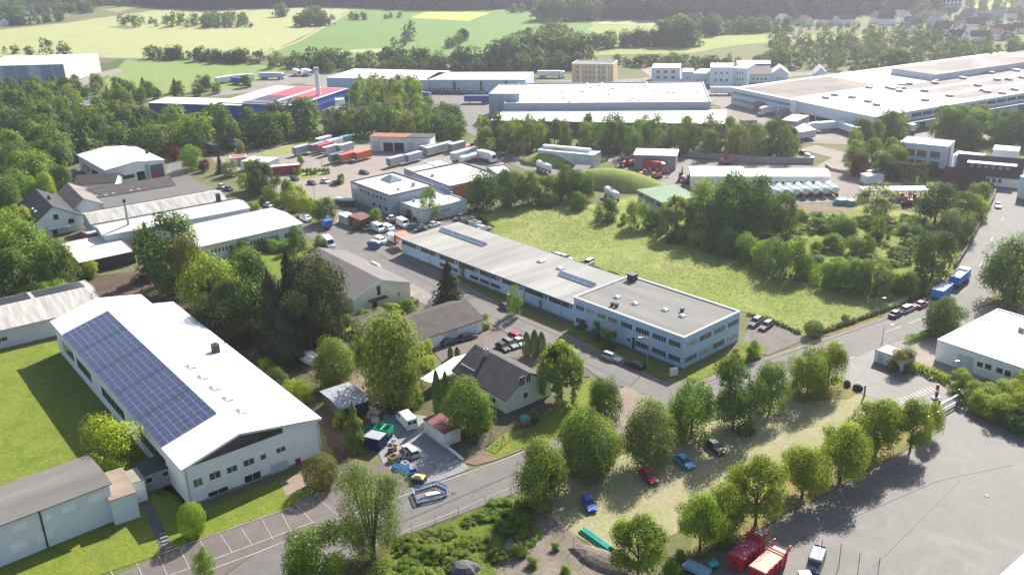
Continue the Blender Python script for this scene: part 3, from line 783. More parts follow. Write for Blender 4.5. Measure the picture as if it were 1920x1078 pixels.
# central logistics warehouse
B = Bd('logistics_warehouse', 'large grey warehouse with vast white divided roof', 'warehouse', (945, 194), (1333, 191), (1200, 154), 9.0, metal_grey, say='the vast white-roofed warehouse')
big = B
B.flat(roof_white, M('coping_mid_grey', (.30, .33, .36)), .6, .5)
for a in (.38, .46, .70): B.part(MB().box(B.L * a - .5, B.L * a + .5, .5, B.W - .5, 8.46, 9.0), 'fire_wall', M('coping_mid_grey', (.3, .3, .3)))
random.seed(3)
for i in range(26):
    x, y = random.uniform(4, B.L - 4), random.uniform(4, B.W - 4)
    B.part(MB().box(x - .8, x + .8, y - .8, y + .8, 8.46, 8.9), 'smoke_vent', M('vent_pale', (.55, .56, .57), .5))
B = Bd('warehouse_block', 'tall grey corner block of the vast warehouse', 'warehouse', (916, 176), (973, 176), (975, 158), 12.0, M('cladding_steel', (.36, .42, .47), .5, .06))
B.flat(roof_white, M('coping_mid_grey', (.3, .3, .3)), .4, .4)
B = Bd('loading_hall', 'long low white-roofed loading hall with dark front', 'loading hall', (921, 225), (1360, 232), (1350, 206), 6.0, M('cladding_dark_mauve', (.10, .09, .11), .6), say='the low loading hall')
B.flat(roof_white, None, .3)
for i in range(18):
    x, y = B.L * (.03 + .053 * i), B.W * (.35 + .3 * (i % 2))
    B.part(MB().box(x - 1.2, x + 1.2, y - .7, y + .7, 5.76, 6.1), 'smoke_vent', M('vent_pale', (.5, .5, .5)))
# right-hand complex
B = Bd('factory_complex', 'huge white factory with stained flat roof and docks along one side', 'factory', (1372, 164), (1640, 219), (1920, 198), 8.0, M('plaster_sky_white', (.62, .70, .76), .8, .04), say='the huge white factory', W=190)
comp = B
L, W = B.L, B.W
B.flat(M('roof_white_stained', (.78, .76, .74), .8, .03, .03, col2=(.66, .62, .60)), None, .25, .3)
grv = gravel_roof
B.part(MB().box(L * .04, L * .42, 2, W * .30, 7.9, 7.93), 'gravel_field', grv)
for i in range(3): B.part(MB().box(L * (.50 + .16 * i), L * (.62 + .16 * i), W * (.30), W * .98, 7.9, 7.93 + .01 * i), 'gravel_field', M('roof_gravel_pale', (.25, .225, .21), .95, .35, .05))
random.seed(11)
for i in range(46):
    x, y = L * random.uniform(.45, .97), W * random.uniform(.06, .97)
    B.part(MB().box(x - 1.4, x + 1.4, y - .9, y + .9, 7.81, 8.7).box(x - 1.6, x + 1.6, y - 1.1, y + 1.1, 8.7, 8.85), 'roof_vent', M('vent_metal', (.3, .3, .3)))
B.part(MB().box(L * .2, L * .5, W * .45, W * .98, 7.81, 10.4), 'upper_block', M('cladding_sky', (.45, .53, .60), .6))
B.part(MB().box(L * .2 - .2, L * .5 + .2, W * .45 - .2, W * .98 + .2, 10.4, 10.7), 'upper_roof', M('roof_gravel_pale', (.4, .4, .4)))
for i in range(26): B.window('right', W * .11 + i * W * .034, W * .11 + i * W * .034 + W * .03, 5.2, 6.8, 3, 1, M('frame_grey', (.4, .4, .4)))
B.panel('right', W * .05, W * .98, 3.6, 4.1, M('canopy_slate', (.16, .2, .27), .6), 'dock_canopy', 3.5)
for i in range(22): B.panel('right', W * (.10 + .04 * i), W * (.10 + .04 * i) + 3, .1, 3.3, door_dark if i % 2 else door_grey, 'dock_door', .1)
for i in range(9): B.panel('front', L * (.55 + .045 * i), L * (.55 + .045 * i) + 1.6, 1.6, 3.2, GLASS(), 'window', .05)
for z in (2.0, 5.0): B.panel('front', L * .01, L * .47, z, z + 1.2, M('band_blue', (.22, .28, .40), .4), 'window_band', .06)
B.panel('front', L * .22, L * .28, .1, 4.2, M('porch_brown', (.2, .15, .14), .7), 'porch', 2.5)
B.panel('front', L * .475, L * .51, 3.0, 8.4, plaster_white, 'stair_tower', 1.5)
for a in (.53, .60, .66, .69, .88): B.panel('front', L * a, L * a + 3, .1, 3.2, door_dark, 'dock_door', .1)
B = Bd('canopy_store', 'low store with rusty flat roof and grey cladding by the lorry park', 'outbuilding', (1463, 225), (1493, 228), (1542, 219), 6, M('cladding_mauve_grey', (.25, .23, .25), .7))
B.flat(M('roof_rusty', (.45, .36, .28), .8, .2), None, .2)
B = Bd('kiosk', 'small dark kiosk in the lorry park beside the low loading hall', 'kiosk', (1389, 226), (1420, 226), (1424, 220), 4, M('cladding_mauve_grey', (.2, .2, .2)))
B.flat(gravel_roof, None, .2)
# offices to the right
B = Bd('office_building', 'white three-storey office with brown-tinted square windows', 'office building', (1688, 266), (1778, 275), (1802, 265), 9.5, M('plaster_sky_white', (.5, .5, .5)), say='the white office with brown windows')
B.flat(roof_white, plaster_white, .3, .3)
warm = M('pane_brown_blind', (.24, .15, .06), .25, .4, 1.5, .5)
for z in (1.6, 5.1):
    for a in (.13, .38, .66): B.window('front', B.L * a, B.L * (a + .20), z, z + 2.2, 4, 1, dark_metal, warm)
B.panel('right', B.W * .1, B.W * .5, .2, 8.5, M('stair_mauve', (.3, .12, .14), .6), 'stair_glazing')
B = Bd('link_building', 'low pale link between the brown-windowed office and chalet house', 'outbuilding', (1787, 290), (1838, 296), (1842, 288), 4.5, M('plaster_sky_white', (.5, .5, .5)))
B.flat(roof_white, None, .2); B.row('front', 1, B.L - 1, 3, 1.5, 3, .55, 2, 1, dark_metal)
B = Bd('house', 'large chalet house with brown roof and white dormer strip', 'house', (1836, 327), (1913, 334), (1922, 300), 3.5, plaster_white, say='the chalet house', L=19, W=12)
B.gable('x', 4.6, tile_brown, .5, .6, .25)
zr = lambda y: B.roof_z(0, y)
B.part(MB().box(B.L * .18, B.L * .9, 1.4, 4.4, zr(1.4) - .3, zr(1.4) + 1.9), 'dormer', slate_dark); B.part(MB().box(B.L * .16, B.L * .92, 1.0, 5.0, zr(1.4) + 1.9, zr(1.4) + 2.1), 'dormer_roof', roof_white)
for i in range(6): B.part(MB().box(B.L * (.21 + .11 * i), B.L * (.27 + .11 * i), 1.34, 1.4, zr(1.4) + .5, zr(1.4) + 1.6), 'dormer_window', M('glass_pale', (.3, .3, .3)))
B.row('front', B.L * .3, B.L * .75, 5, 1.2, 2.6, .6, 2)
B = Bd('house', 'flat white-roofed building at the end of the street', 'house', (1913, 330), (1960, 338), (1966, 300), 7, M('plaster_sky_white', (.5, .5, .5)))
B.flat(roof_white, None, .2)
B = Bd('house', 'white-eaved flat house behind the chalet house', 'house', (1862, 280), (1910, 284), (1915, 276), 5, plaster_white)
B.flat(roof_white, WHITE(), .3, .6)
B = Bd('barn', 'dark red-brown steep roof barn behind roadside trees', 'barn', (1764, 353), (1836, 361), (1838, 332), 1.4, M('wood_dark', (.05, .05, .05)), say='the dark red barn', W=11)
B.gable('x', 5.6, M('roof_dark_red', (.07, .025, .028), .7), .5, .5, .2)
B = Bd('barrack_hall', 'long low white barrack with bright roof beside the lorry yard', 'barrack', (1400, 331), (1555, 331), (1552, 317), 4.2, plaster_white, say='the long white barrack')
B.gable('x', 1.0, roof_white, .5, .4, .15)
B.row('front', 1, B.L - 2, 12, 1.4, 2.6, .5, 2, 1, WHITE(), GLASS())
B = Bd('barrack_hall', 'wider white-roofed hall joined to the long white barrack', 'barrack', (1297, 331), (1397, 331), (1392, 313), 5.0, plaster_white)
B.gable('x', .9, roof_white, .5, .4, .15)
B = Bd('shed', 'pale shed with flat green roof beside a round willow', 'shed', (1196, 356), (1242, 379), (1286, 366), 4.0, M('wood_pale', (.5, .46, .42), .85), say='the green-roofed shed', W=13)
B.walls(3.8); B.part(MB().box(-.4, B.L + .4, -.4, B.W + .4, 3.8, 4.0), 'roof', M('roof_green', (.13, .22, .13), .8, .1)); B.rz_ = 4
for a in (.04, .50, .76): B.window('front', B.L * a, B.L * (a + .2), 2.1, 3.3, 2, fr=dark_metal)
B.panel('front', B.L * .3, B.L * .46, .05, 3.2, M('door_grey_dark', (.16, .17, .19), .6))
B = Bd('shed', 'open grey yard shed with white flat roof by red machinery', 'shed', (1190, 290), (1267, 292), (1272, 281), 5.5, M('cladding_mauve_grey', (.2, .2, .2)), say='the white-topped yard shed')
B.walls(5.3); B.part(MB().box(-.5, B.L + .5, -.5, B.W + .5, 5.3, 5.55), 'roof', roof_white)
B.row('front', 1, B.L - 1, 5, .8, 3.6, .7, 1, 1, M('frame_grey', (.4, .4, .4)), M('glass_pale', (.3, .3, .3)))
B = Bd('tank_hall', 'long pale grey twin-ridged hall behind grassy mound', 'hall', (1008, 281), (1113, 291), (1119, 283), 5.0, M('cladding_pale_grey', (.52, .58, .60), .5), say='the long pale twin hall')
B.flat(roof_white, M('cladding_pale_grey', (.5, .5, .5)), .3, .4)
B.part(MB().box(0, B.L * .85, B.W * .6, B.W * .9, 4.76, 5.9), 'roof_monitor', roof_white)
B = Bd('shed', 'low dark-roofed bunker between two grassy mounds', 'bunker', (1072, 320), (1100, 321), (1128, 311), 2.6, dark_metal)
B.flat(M('roof_felt_charcoal', (.1, .1, .1)), None, .1)
# small yard buildings near the entrance of the depot
B = Bd('yard_office', 'white flat-roofed yard office with red base near the ornamental shrubs', 'yard office', (452, 302), (500, 305), (530, 296), 3.6, clad, say='the white yard office')
B.flat(roof_white, WHITE(), .2, .3)
B = Bd('yard_wall_store', 'low red store building by the ornamental shrubs', 'outbuilding', (503, 314), (563, 309), (560, 304), 3.2, M('red_cladding', (.35, .03, .03), .6), say='the low red store')
B.flat(roof_white, M('red_cladding', (.3, .03, .03)), .2, .3)
B = Bd('display_hall', 'white and red display box at the yard edge', 'outbuilding', (432, 297), (462, 294), (458, 289), 3.2, clad)
B.flat(M('roof_red_panel', (.5, .1, .12), .6), WHITE(), .2, .3)
B = Bd('bicycle_shelter', 'red canopy store beside the street planting', 'shelter', (652, 404), (676, 413), (690, 402), 3.0, M('red_brown_wall', (.22, .04, .03), .7))
B.flat(M('roof_red_brown', (.16, .06, .055)), None, .1)
B = Bd('bicycle_shelter', 'pale box shelter beside the red canopy store', 'shelter', (634, 401), (650, 408), (662, 402), 2.6, plaster_grey)
B.flat(roof_white, None, .1)
# far apartments and offices
B = Bd('apartment_block', 'five-storey orange-beige apartment block with flat roof', 'apartment block', (1072, 119), (1150, 120), (1152, 114), 15, M('plaster_orange', (.66, .44, .28), .85), say='the orange apartment block')
B.flat(gravel_roof, plaster_white, .4, .4)
for z in (1.2, 4.1, 7.0, 9.9, 12.4): B.row('front', 2, B.L - 2, 8, z, z + 1.5, .45, 2)
for i in (1, 4, 6): B.panel('front', B.L * (.08 + .125 * i), B.L * (.13 + .125 * i), .5, 14, M('plaster_ivory', (.72, .66, .55)), 'balcony_stack', .7)
def far_block(label, A, Bq, C, h, wall, roof, **k):
    b = Bd('commercial_building', label, 'commercial building', A, Bq, C, h, wall, **k)
    b.flat(roof, None, .3); b.row('front', 1.5, b.L - 1.5, max(3, int(b.L / 4)), h * .25, h * .25 + 1.4, .5, 2)
    if h > 6: b.row('front', 1.5, b.L - 1.5, max(3, int(b.L / 4)), h * .62, h * .62 + 1.4, .5, 2)
    return b
psw = M('plaster_sky_white', (.5, .5, .5))
far_block('white shop building with curved dark entrance near the roundabout road', (1222, 127), (1275, 127), (1278, 119), 8, psw, roof_white, say='the white shop by the far road')
far_block('white two-storey commercial block with rows of small windows', (1332, 126), (1375, 126), (1380, 118), 10, psw, roof_white, say='the far white commercial block')
far_block('lower white commercial block joined to the windowed one', (1375, 127), (1402, 128), (1408, 118), 9, psw, roof_white)
far_block('pale green-roofed flat hall left of the white commercial blocks', (1300, 137), (1332, 138), (1338, 129), 6, plaster_grey, M('roof_pale_green', (.5, .56, .52)))
far_block('small white box building beside the far shop', (1279, 134), (1300, 134), (1303, 128), 6, psw, roof_white)
far_block('low blue-roofed hall behind the white commercial blocks', (1382, 119), (1445, 119), (1448, 113), 7, metal_blue, roof_white)
b = Bd('house', 'white gabled house right of the commercial blocks', 'house', (1402, 140), (1447, 139), (1452, 131), 4.5, psw); b.gable('x', 3, tile_greybrown); b.row('front', 2, b.L - 2, 4, 1.2, 2.6, .4)
b = Bd('house', 'white gabled house nearest the far road junction trees', 'house', (1448, 138), (1478, 138), (1482, 131), 4.5, psw); b.gable('y', 3, roof_offwhite); b.row('front', 2, b.L - 2, 3, 1.2, 2.6, .4)
b = Bd('house', 'small pale house with arched white gable beyond the huge factory', 'house', (1529, 138), (1550, 138), (1553, 131), 4, psw); b.gable('y', 3, roof_offwhite)
B = Bd('tower_block', 'tall pale blue apartment tower rising behind the village', 'tower block', (1764, 15), (1804, 14), (1808, 10), 42, M('plaster_sky_white', (.5, .5, .5)), say='the apartment tower', ez=0)
B.flat(gravel_roof, None, .3)
for i in range(12): B.row('front', 1, B.L - 1, 5, 1.5 + 3.3 * i, 3.3 + 3.3 * i, .5, 1, 1, dark_metal)
# ------------------------------------------------------------------ vehicles
paint = tinted('vehicle_paint', .42, .35, .02, .5, coat=.25)
boxpaint = tinted('cargo_box_paint', .5, .4, .06, .8)
tyre = M('tyre_rubber', (.018, .018, .019), .85)
rimm = M('wheel_rim', (.35, .35, .36), .35, metal=.6)
carglass = M('car_glass', (.018, .022, .028), .06, .1, .5, .7)
lampw = M('headlight_lens', (.75, .76, .78), .15); lampr = M('tail_light_lens', (.35, .01, .01), .2)
black = M('black_plastic', (.02, .02, .021), .6)

def wheel_mesh(r, w):
    return MB().tube((0, -w / 2, 0), (0, w / 2, 0), r, r, 14).mesh('wheel', tyre), MB().tube((0, -w / 2 - .012, 0), (0, w / 2 + .012, 0), r * .58, r * .58, 10).mesh('rim', rimm)

def add_wheels(root, xs, yw, r=.31, w=.2):
    wm, rm = wheel_mesh(r, w)
    for x in xs:
        for s in (-1, 1):
            o = link('wheel', wm, root, (x, s * yw, r)); link('rim', rm, o)

def ring(x, w, zb, zt):
    return [(x, -w * .92, zb), (x, -w, zb + (zt - zb) * .35), (x, -w * .97, zt - .10), (x, -w * .84, zt), (x, w * .84, zt), (x, w * .97, zt - .10), (x, w, zb + (zt - zb) * .35), (x, w * .92, zb)]

def make_car(name, L=4.3, Wd=1.78, H=1.47, estate=False):
    r = link(name, None); r.empty_display_size = .5
    h = L / 2; w = Wd / 2; k = H / 1.47
    b = MB().loft([ring(-h, w * .8, .42, .78 * k), ring(-h + .12, w * .93, .28, .93 * k), ring(-h * .55, w, .22, .97 * k), ring(0, w, .22, .95 * k), ring(h * .42, w, .22, .92 * k), ring(h * .75, w * .96, .24, .80 * k), ring(h - .1, w * .86, .3, .70 * k), ring(h, w * .7, .4, .6 * k)])
    b.build('body', paint, r, smooth=False)
    rb = -h + (.12 if estate else .32); rt = -h + (.38 if estate else .95)
    fb, ft = h * .44, h * .10; z0 = .93 * k; z1 = (H - .06)
    lw, uw = w * .86, w * .66
    MB().hexa([(rb, -lw, z0), (fb, -lw, z0), (fb, lw, z0), (rb, lw, z0)], [(rt, -uw, z1), (ft, -uw, z1), (ft, uw, z1), (rt, uw, z1)]).build('window_glass', carglass, r)
    MB().hexa([(rt - .03, -uw - .02, z1), (ft + .03, -uw - .02, z1), (ft + .03, uw + .02, z1), (rt - .03, uw + .02, z1)], [(rt + .06, -uw * .9, H), (ft - .08, -uw * .9, H), (ft - .08, uw * .9, H), (rt + .06, uw * .9, H)]).build('roof', paint, r)
    add_wheels(r, (-h * .60, h * .62), w - .12)
    for s in (-1, 1):
        MB().box(h - .16, h - .03, s * w * .62 - .17, s * w * .62 + .17, .56 * k, .70 * k).build('headlight', lampw, r)
        MB().box(-h - .02, -h + .10, s * w * .62 - .15, s * w * .62 + .15, .66 * k, .82 * k).build('tail_light', lampr, r)
        MB().box(h * .34, h * .42, s * (w + .02) - .1, s * (w + .02) + .1, .92 * k, 1.05 * k).build('wing_mirror', black, r)
    return r

def make_van(name, L=5.4, Wd=2.0, H=2.4):
    r = link(name, None); h = L / 2; w = Wd / 2
    pr = [(-h, .35), (-h, H * .9), (-h + .12, H), (h - 1.5, H), (h - 1.2, H - .12), (h - .75, 1.45), (h - .12, 1.12), (h, .85), (h, .35)]
    rings = []
    for y, ins in ((-w, .10), (-w + .10, 0), (w - .10, 0), (w, .10)):
        rings.append([(x, y, z - (ins if z > H * .8 else 0)) for x, z in pr])
    MB().loft([list(reversed(q)) for q in rings]).build('body', paint, r)
    MB().hexa([(h - .70, -w + .18, 1.44), (h - .66, -w + .18, 1.48), (h - .66, w - .18, 1.48), (h - .70, w - .18, 1.44)], [(h - 1.17, -w + .24, H - .2), (h - 1.13, -w + .24, H - .16), (h - 1.13, w - .24, H - .16), (h - 1.17, w - .24, H - .2)]).build('windscreen', carglass, r)
    for s in (-1, 1):
        MB().box(h - 2.0, h - 1.15, s * w - .012, s * w + .012, 1.45, 2.0).build('side_window', carglass, r)
        MB().box(-h - .012, -h + .01, s * w * .46 - .36, s * w * .46 + .36, 1.4, 2.05).build('rear_window', carglass, r)
        MB().box(h - .10, h + .01, s * w * .72 - .16, s * w * .72 + .16, .78, 1.0).build('headlight', lampw, r)
        MB().box(-h - .02, -h + .02, s * w * .9 - .08, s * w * .9 + .08, .8, 1.35).build('tail_light', lampr, r)
    add_wheels(r, (-h * .55, h * .62), w - .13, .35, .24)
    return r

def make_container(name, L=7.4, legs=True):
    r = link(name, None); h = L / 2; z0 = .9 if legs else .12; z1 = z0 + 2.7
    b = MB().box(-h, h, -1.25, 1.25, z0, z1)
    for i in range(13):
        x = -h + .3 + i * (L - .6) / 12
        b.box(x - .05, x + .05, -1.29, -1.25, z0 + .15, z1 - .1).box(x - .05, x + .05, 1.25, 1.29, z0 + .15, z1 - .1)
    b.build('cargo_box', boxpaint, r)
    MB().box(-h - .05, -h, -1.2, -.02, z0 + .1, z1 - .1).box(-h - .05, -h, .02, 1.2, z0 + .1, z1 - .1).build('door', M('container_door', (.25, .26, .28), .5), r)
    MB().box(-h + .1, h - .1, -.5, .5, z0 - .25, z0).build('chassis', black, r)
    if legs:
        for sx in (-1, 1):
            for sy in (-1, 1): MB().box(sx * h * .75 - .08, sx * h * .75 + .08, sy * 1.1 - .08, sy * 1.1 + .08, 0, z0).build('leg', dark_metal, r)
    return r

def make_trailer(name, L=13.4, cab=False):
    r = link(name, None); h = L / 2
    MB().box(-h, h, -1.25, 1.25, 1.25, 3.95).build('cargo_box', boxpaint, r)
    MB().box(-h - .04, -h, -1.2, -.02, 1.35, 3.85).box(-h - .04, -h, .02, 1.2, 1.35, 3.85).build('door', M('trailer_door', (.5, .51, .52), .5), r)
    MB().box(-h + .1, h - .1, -.55, .55, .95, 1.25).build('chassis', black, r)
    add_wheels(r, (-h + 1.6, -h + 2.9, -h + 4.2), 1.0, .5, .34)
    if cab:
        c = MB(); x = h + .35
        c.hexa([(x, -1.22, .6), (x + 2.15, -1.22, .6), (x + 2.15, 1.22, .6), (x, 1.22, .6)], [(x, -1.2, 3.4), (x + 1.75, -1.15, 3.4), (x + 1.75, 1.15, 3.4), (x, 1.2, 3.4)])
        c.hexa([(x, -1.1, 3.4), (x + 1.6, -1.05, 3.4), (x + 1.6, 1.05, 3.4), (x, 1.1, 3.4)], [(x, -1.1, 3.9), (x + .7, -1.0, 3.8), (x + .7, 1.0, 3.8), (x, 1.1, 3.9)])
        c.build('cab', paint, r)
        MB().hexa([(x + 2.02, -1.05, 1.75), (x + 2.05, -1.05, 1.75), (x + 2.05, 1.05, 1.75), (x + 2.02, 1.05, 1.75)], [(x + 1.84, -1.0, 2.95), (x + 1.87, -1.0, 2.95), (x + 1.87, 1.0, 2.95), (x + 1.84, 1.0, 2.95)]).build('windscreen', carglass, r)
        add_wheels(r, (h - 1.0, x + 1.4), 1.0, .5, .34)
    else:
        for s in (-1, 1): MB().box(h - 2.6, h - 2.4, s * .8 - .1, s * .8 + .1, 0, 1.0).build('landing_leg', dark_metal, r)
    return r

def make_tanker(name, L=9):
    r = link(name, None); h = L / 2; rr = 1.2
    rings = []
    for x, k in ((-h, .55), (-h + .25, .9), (-h + .7, 1), (h - .7, 1), (h - .25, .9), (h, .55)):
        rings.append([(x, rr * k * math.cos(2 * PI * i / 16), 2.3 + rr * k * math.sin(2 * PI * i / 16)) for i in range(16)])
    MB().loft(rings).build('body', boxpaint, r, smooth=False)
    MB().box(-h + .3, h - .3, -.5, .5, .8, 1.2).build('chassis', M('chassis_red', (.25, .02, .02), .6), r)
    MB().box(-1.5, 1.5, -.25, .25, 3.48, 3.6).build('walkway', dark_metal, r)
    add_wheels(r, (-h + 1.4, -h + 2.6, h - 1.6), 1.0, .5, .34)
    return r

PROTO = {'hatch': (make_car, 'parked_car', dict(L=4.1, Wd=1.76, H=1.48)), 'saloon': (make_car, 'parked_car', dict(L=4.7, Wd=1.82, H=1.43)), 'estate': (make_car, 'parked_car', dict(L=4.7, Wd=1.82, H=1.5, estate=True)),
         'suv': (make_car, 'parked_car', dict(L=4.6, Wd=1.88, H=1.68, estate=True)), 'van': (make_van, 'parked_van', {}), 'small_van': (make_van, 'parked_van', dict(L=4.5, Wd=1.85, H=1.9)), 'big_van': (make_van, 'parked_van', dict(L=6.2, Wd=2.1, H=2.7)),
         'container': (make_container, 'container', {}), 'trailer': (make_trailer, 'lorry_trailer', {}), 'lorry': (make_trailer, 'articulated_lorry', dict(cab=True)), 'short_trailer': (make_trailer, 'lorry_trailer', dict(L=8)), 'short_lorry': (make_trailer, 'lorry', dict(L=6.5, cab=True)), 'tanker': (make_tanker, 'tank_trailer', {})}
CATS = {'parked_car': 'car', 'parked_van': 'van', 'container': 'container', 'lorry_trailer': 'trailer', 'articulated_lorry': 'lorry', 'lorry': 'lorry', 'tank_trailer': 'tank trailer'}
_pr = {}
def vehicle(kind, px, py, hx, hy, col, label, group, scale=None):
    """stands with its middle on the ground at (px, py), its front towards (hx, hy)"""
    fn, nm, kw = PROTO[kind]
    p = G(px, py); q = G(hx, hy); rz = math.atan2(q.y - p.y, q.x - p.x)
    if kind not in _pr:
        r = fn(nm, **kw); _pr[kind] = r
        r.location = p; r.rotation_euler = (0, 0, rz); tag(r, label, CATS[nm], group)
        for c in r.children:
            if c.name.split('.')[0] in ('body', 'roof', 'cargo_box', 'cab'): c.color = (*col, 1)
    else:
        r = dup(_pr[kind], p, rz, label, group, col)
    r.scale = scale or (1, 1, 1)
    return r

WHT, SIL, BLK, GRY, NAVY, RED, BLU, DGR = (.75, .75, .75), (.42, .44, .46), (.012, .013, .015), (.14, .15, .16), (.02, .03, .09), (.42, .012, .02), (.03, .2, .55), (.05, .055, .06)
g1 = 'cars parked along the streets'; g2 = 'cars on the dirt lot'; g3 = 'vehicles in the works yard'; g4 = 'containers and trailers in the lorry park'
V = vehicle
V('estate', 1148, 674, 1170, 682, SIL, 'silver estate car parked before the blue office block', g1)
V('estate', 1189, 688, 1165, 679, BLK, 'black estate car parked behind the silver one before the blue office', g1)
V('hatch', 949, 580, 965, 588, NAVY, 'dark blue car driving on the street past the blue workshop wing', g1)
V('saloon', 877, 636, 895, 631, DGR, 'dark car parked against the white wall of the brown-roofed workshop', g1)
V('hatch', 842, 645, 858, 640, DGR, 'dark car in shade by the grey garage door of the workshop', g1)
V('hatch', 943, 655, 957, 664, BLK, 'black car nearest the slate-roofed house in the small car park', g1)
V('estate', 957, 649, 970, 657, GRY, 'grey car between black and white ones in the small car park', g1)
V('hatch', 974, 646, 988, 654, WHT, 'white car with dark windows beside the thuja group', g1)
V('estate', 970, 637, 985, 643, RED, 'red car parked at the back of the small car park', g1)
V('suv', 1416, 609, 1403, 618, DGR, 'dark grey car parked beside the blue office end wall', g1)
V('estate', 1436, 615, 1423, 624, BLK, 'black car parked next to the dark grey one by the meadow', g1)
V('hatch', 1679, 593, 1694, 585, NAVY, 'dark blue car first of three parked along the meadow edge', g1)
V('estate', 1703, 582, 1718, 575, SIL, 'silver car in the middle of three along the meadow edge', g1)
V('hatch', 1727, 575, 1741, 568, (.45, .10, .16), 'reddish car last of three along the meadow edge behind roadside tree', g1)
V('hatch', 1871, 389, 1874, 398, (.55, .5, .75), 'pale lilac car driving on the wide road', g1)
V('hatch', 1283, 871, 1296, 881, (.04, .28, .60), 'bright blue car on the dirt lot in tree shade', g2)
V('hatch', 1216, 898, 1226, 908, RED, 'red car on the dirt lot in tree shade', g2)
V('hatch', 1104, 949, 1112, 964, (.02, .08, .38), 'dark blue car on the dirt lot near green pipes', g2)
V('saloon', 1341, 843, 1352, 853, BLK, 'black car in deep shade at far end of the dirt lot', g2)
V('van', 763, 796, 749, 781, WHT, 'white van on the stone yard beside the red-roofed garage', g3)
V('estate', 770, 850, 754, 833, SIL, 'silver estate car on the stone yard beside scrap', g3)
V('van', 582, 681, 566, 674, WHT, 'white van half hidden by a round tree in the garden yard', g3)
V('big_van', 617, 462, 627, 472, WHT, 'large white van parked at the street beside the cream house', g1)
V('small_van', 574, 414, 583, 417, WHT, 'small white van at the end of the banded-window hall', g1)
V('van', 709, 433, 720, 438, WHT, 'white van first by the red entrance roof of the workshop wing', g3)
V('small_van', 729, 433, 741, 438, WHT, 'smaller white van beside the first by the red entrance roof', g3)
V('van', 756, 424, 768, 430, WHT, 'tall white van behind the two near the showroom wall', g3)
V('small_van', 714, 456, 724, 461, WHT, 'white van beside blue skip at the workshop wing end', g3)
V('van', 735, 452, 726, 448, WHT, 'white box van backed against the red entrance roof', g3)
for i, (x, y, hx, hy, c, k, l) in enumerate([
    (780, 427, 792, 424, GRY, 'estate', 'grey car before the red box van near the showroom'), (790, 434, 803, 431, NAVY, 'hatch', 'dark blue car close to the workshop wing roof edge'),
    (815, 424, 828, 420, WHT, 'hatch', 'white car beside dark blue car at workshop wing end'), (769, 409, 780, 406, NAVY, 'hatch', 'dark blue car in front of the showroom window band'),
    (786, 411, 795, 408, BLK, 'hatch', 'black car left of the red box van at the showroom'), (811, 411, 822, 407, SIL, 'hatch', 'silver car right of the red box van at the showroom'),
    (828, 409, 839, 405, SIL, 'estate', 'silver estate at the meadow end of the showroom row'), (862, 411, 850, 417, (.2, .25, .24), 'estate', 'grey-green car at meadow edge behind the workshop wing'),
    (737, 412, 746, 410, WHT, 'hatch', 'white car in shade before the showroom red door'), (740, 419, 750, 417, DGR, 'hatch', 'dark car in shade near small trees by the showroom'),
    (693, 430, 702, 427, SIL, 'hatch', 'silver car by machinery scrap near the red canopy store')]):
    V(k, x, y, hx, hy, c, l, g3)
for x, y, c, l in ((1049, 484, WHT, 'white car first of three behind the workshop wing'), (1060, 487, SIL, 'silver car second of three behind the workshop wing')): V('saloon', x, y, x + 12, y + 4, c, l, g3)
V('suv', 1102, 498, 1094, 502, WHT, 'white boxy car alone behind the workshop wing rooflight', g3)
for x, y, hx, c, k, l in ((553, 338, 563, BLK, 'hatch', 'black car by the ornamental shrubs of the lorry park'), (585, 346, 597, DGR, 'hatch', 'dark grey car alone on the lorry park asphalt'), (610, 343, 621, WHT, 'hatch', 'white car beside the dark saloon on the lorry park'), (629, 346, 617, NAVY, 'saloon', 'dark saloon beside the white car on the lorry park'), (683, 326, 695, BLK, 'saloon', 'black car stack near the pyramid block corner')):
    V(k, x, y, hx, y + 3, c, l, g1)
for x, y, c, l in ((417, 353, SIL, 'silver car first at street by the long white shed end'), (429, 357, NAVY, 'dark blue car second at street by the long white shed end'), (504, 388, SIL, 'silver car under street trees by the banded-window hall'), (491, 381, NAVY, 'dark blue car under street trees by the banded-window hall'), (428, 330, (.2, .3, .28), 'green-grey car at the hedge near the purple tree')):
    V('hatch', x, y, x + 12, y + 4, c, l, g1)
V('hatch', 1507, 290, 1519, 293, DGR, 'dark car at the gate behind the long white barrack', g1)
V('hatch', 1517, 297, 1529, 300, WHT, 'white car at the gate behind the long white barrack', g1)
V('hatch', 1480, 345, 1487, 349, DGR, 'dark car parked at the long white barrack wall', g1)
V('hatch', 1690, 372, 1700, 377, SIL, 'silver car under the roadside tree near red machinery', g1)
# red box van
V('short_trailer', 795, 414, 806, 409, (.5, .03, .03), 'short red box trailer among cars before the showroom', g3, (.5, .9, .8))
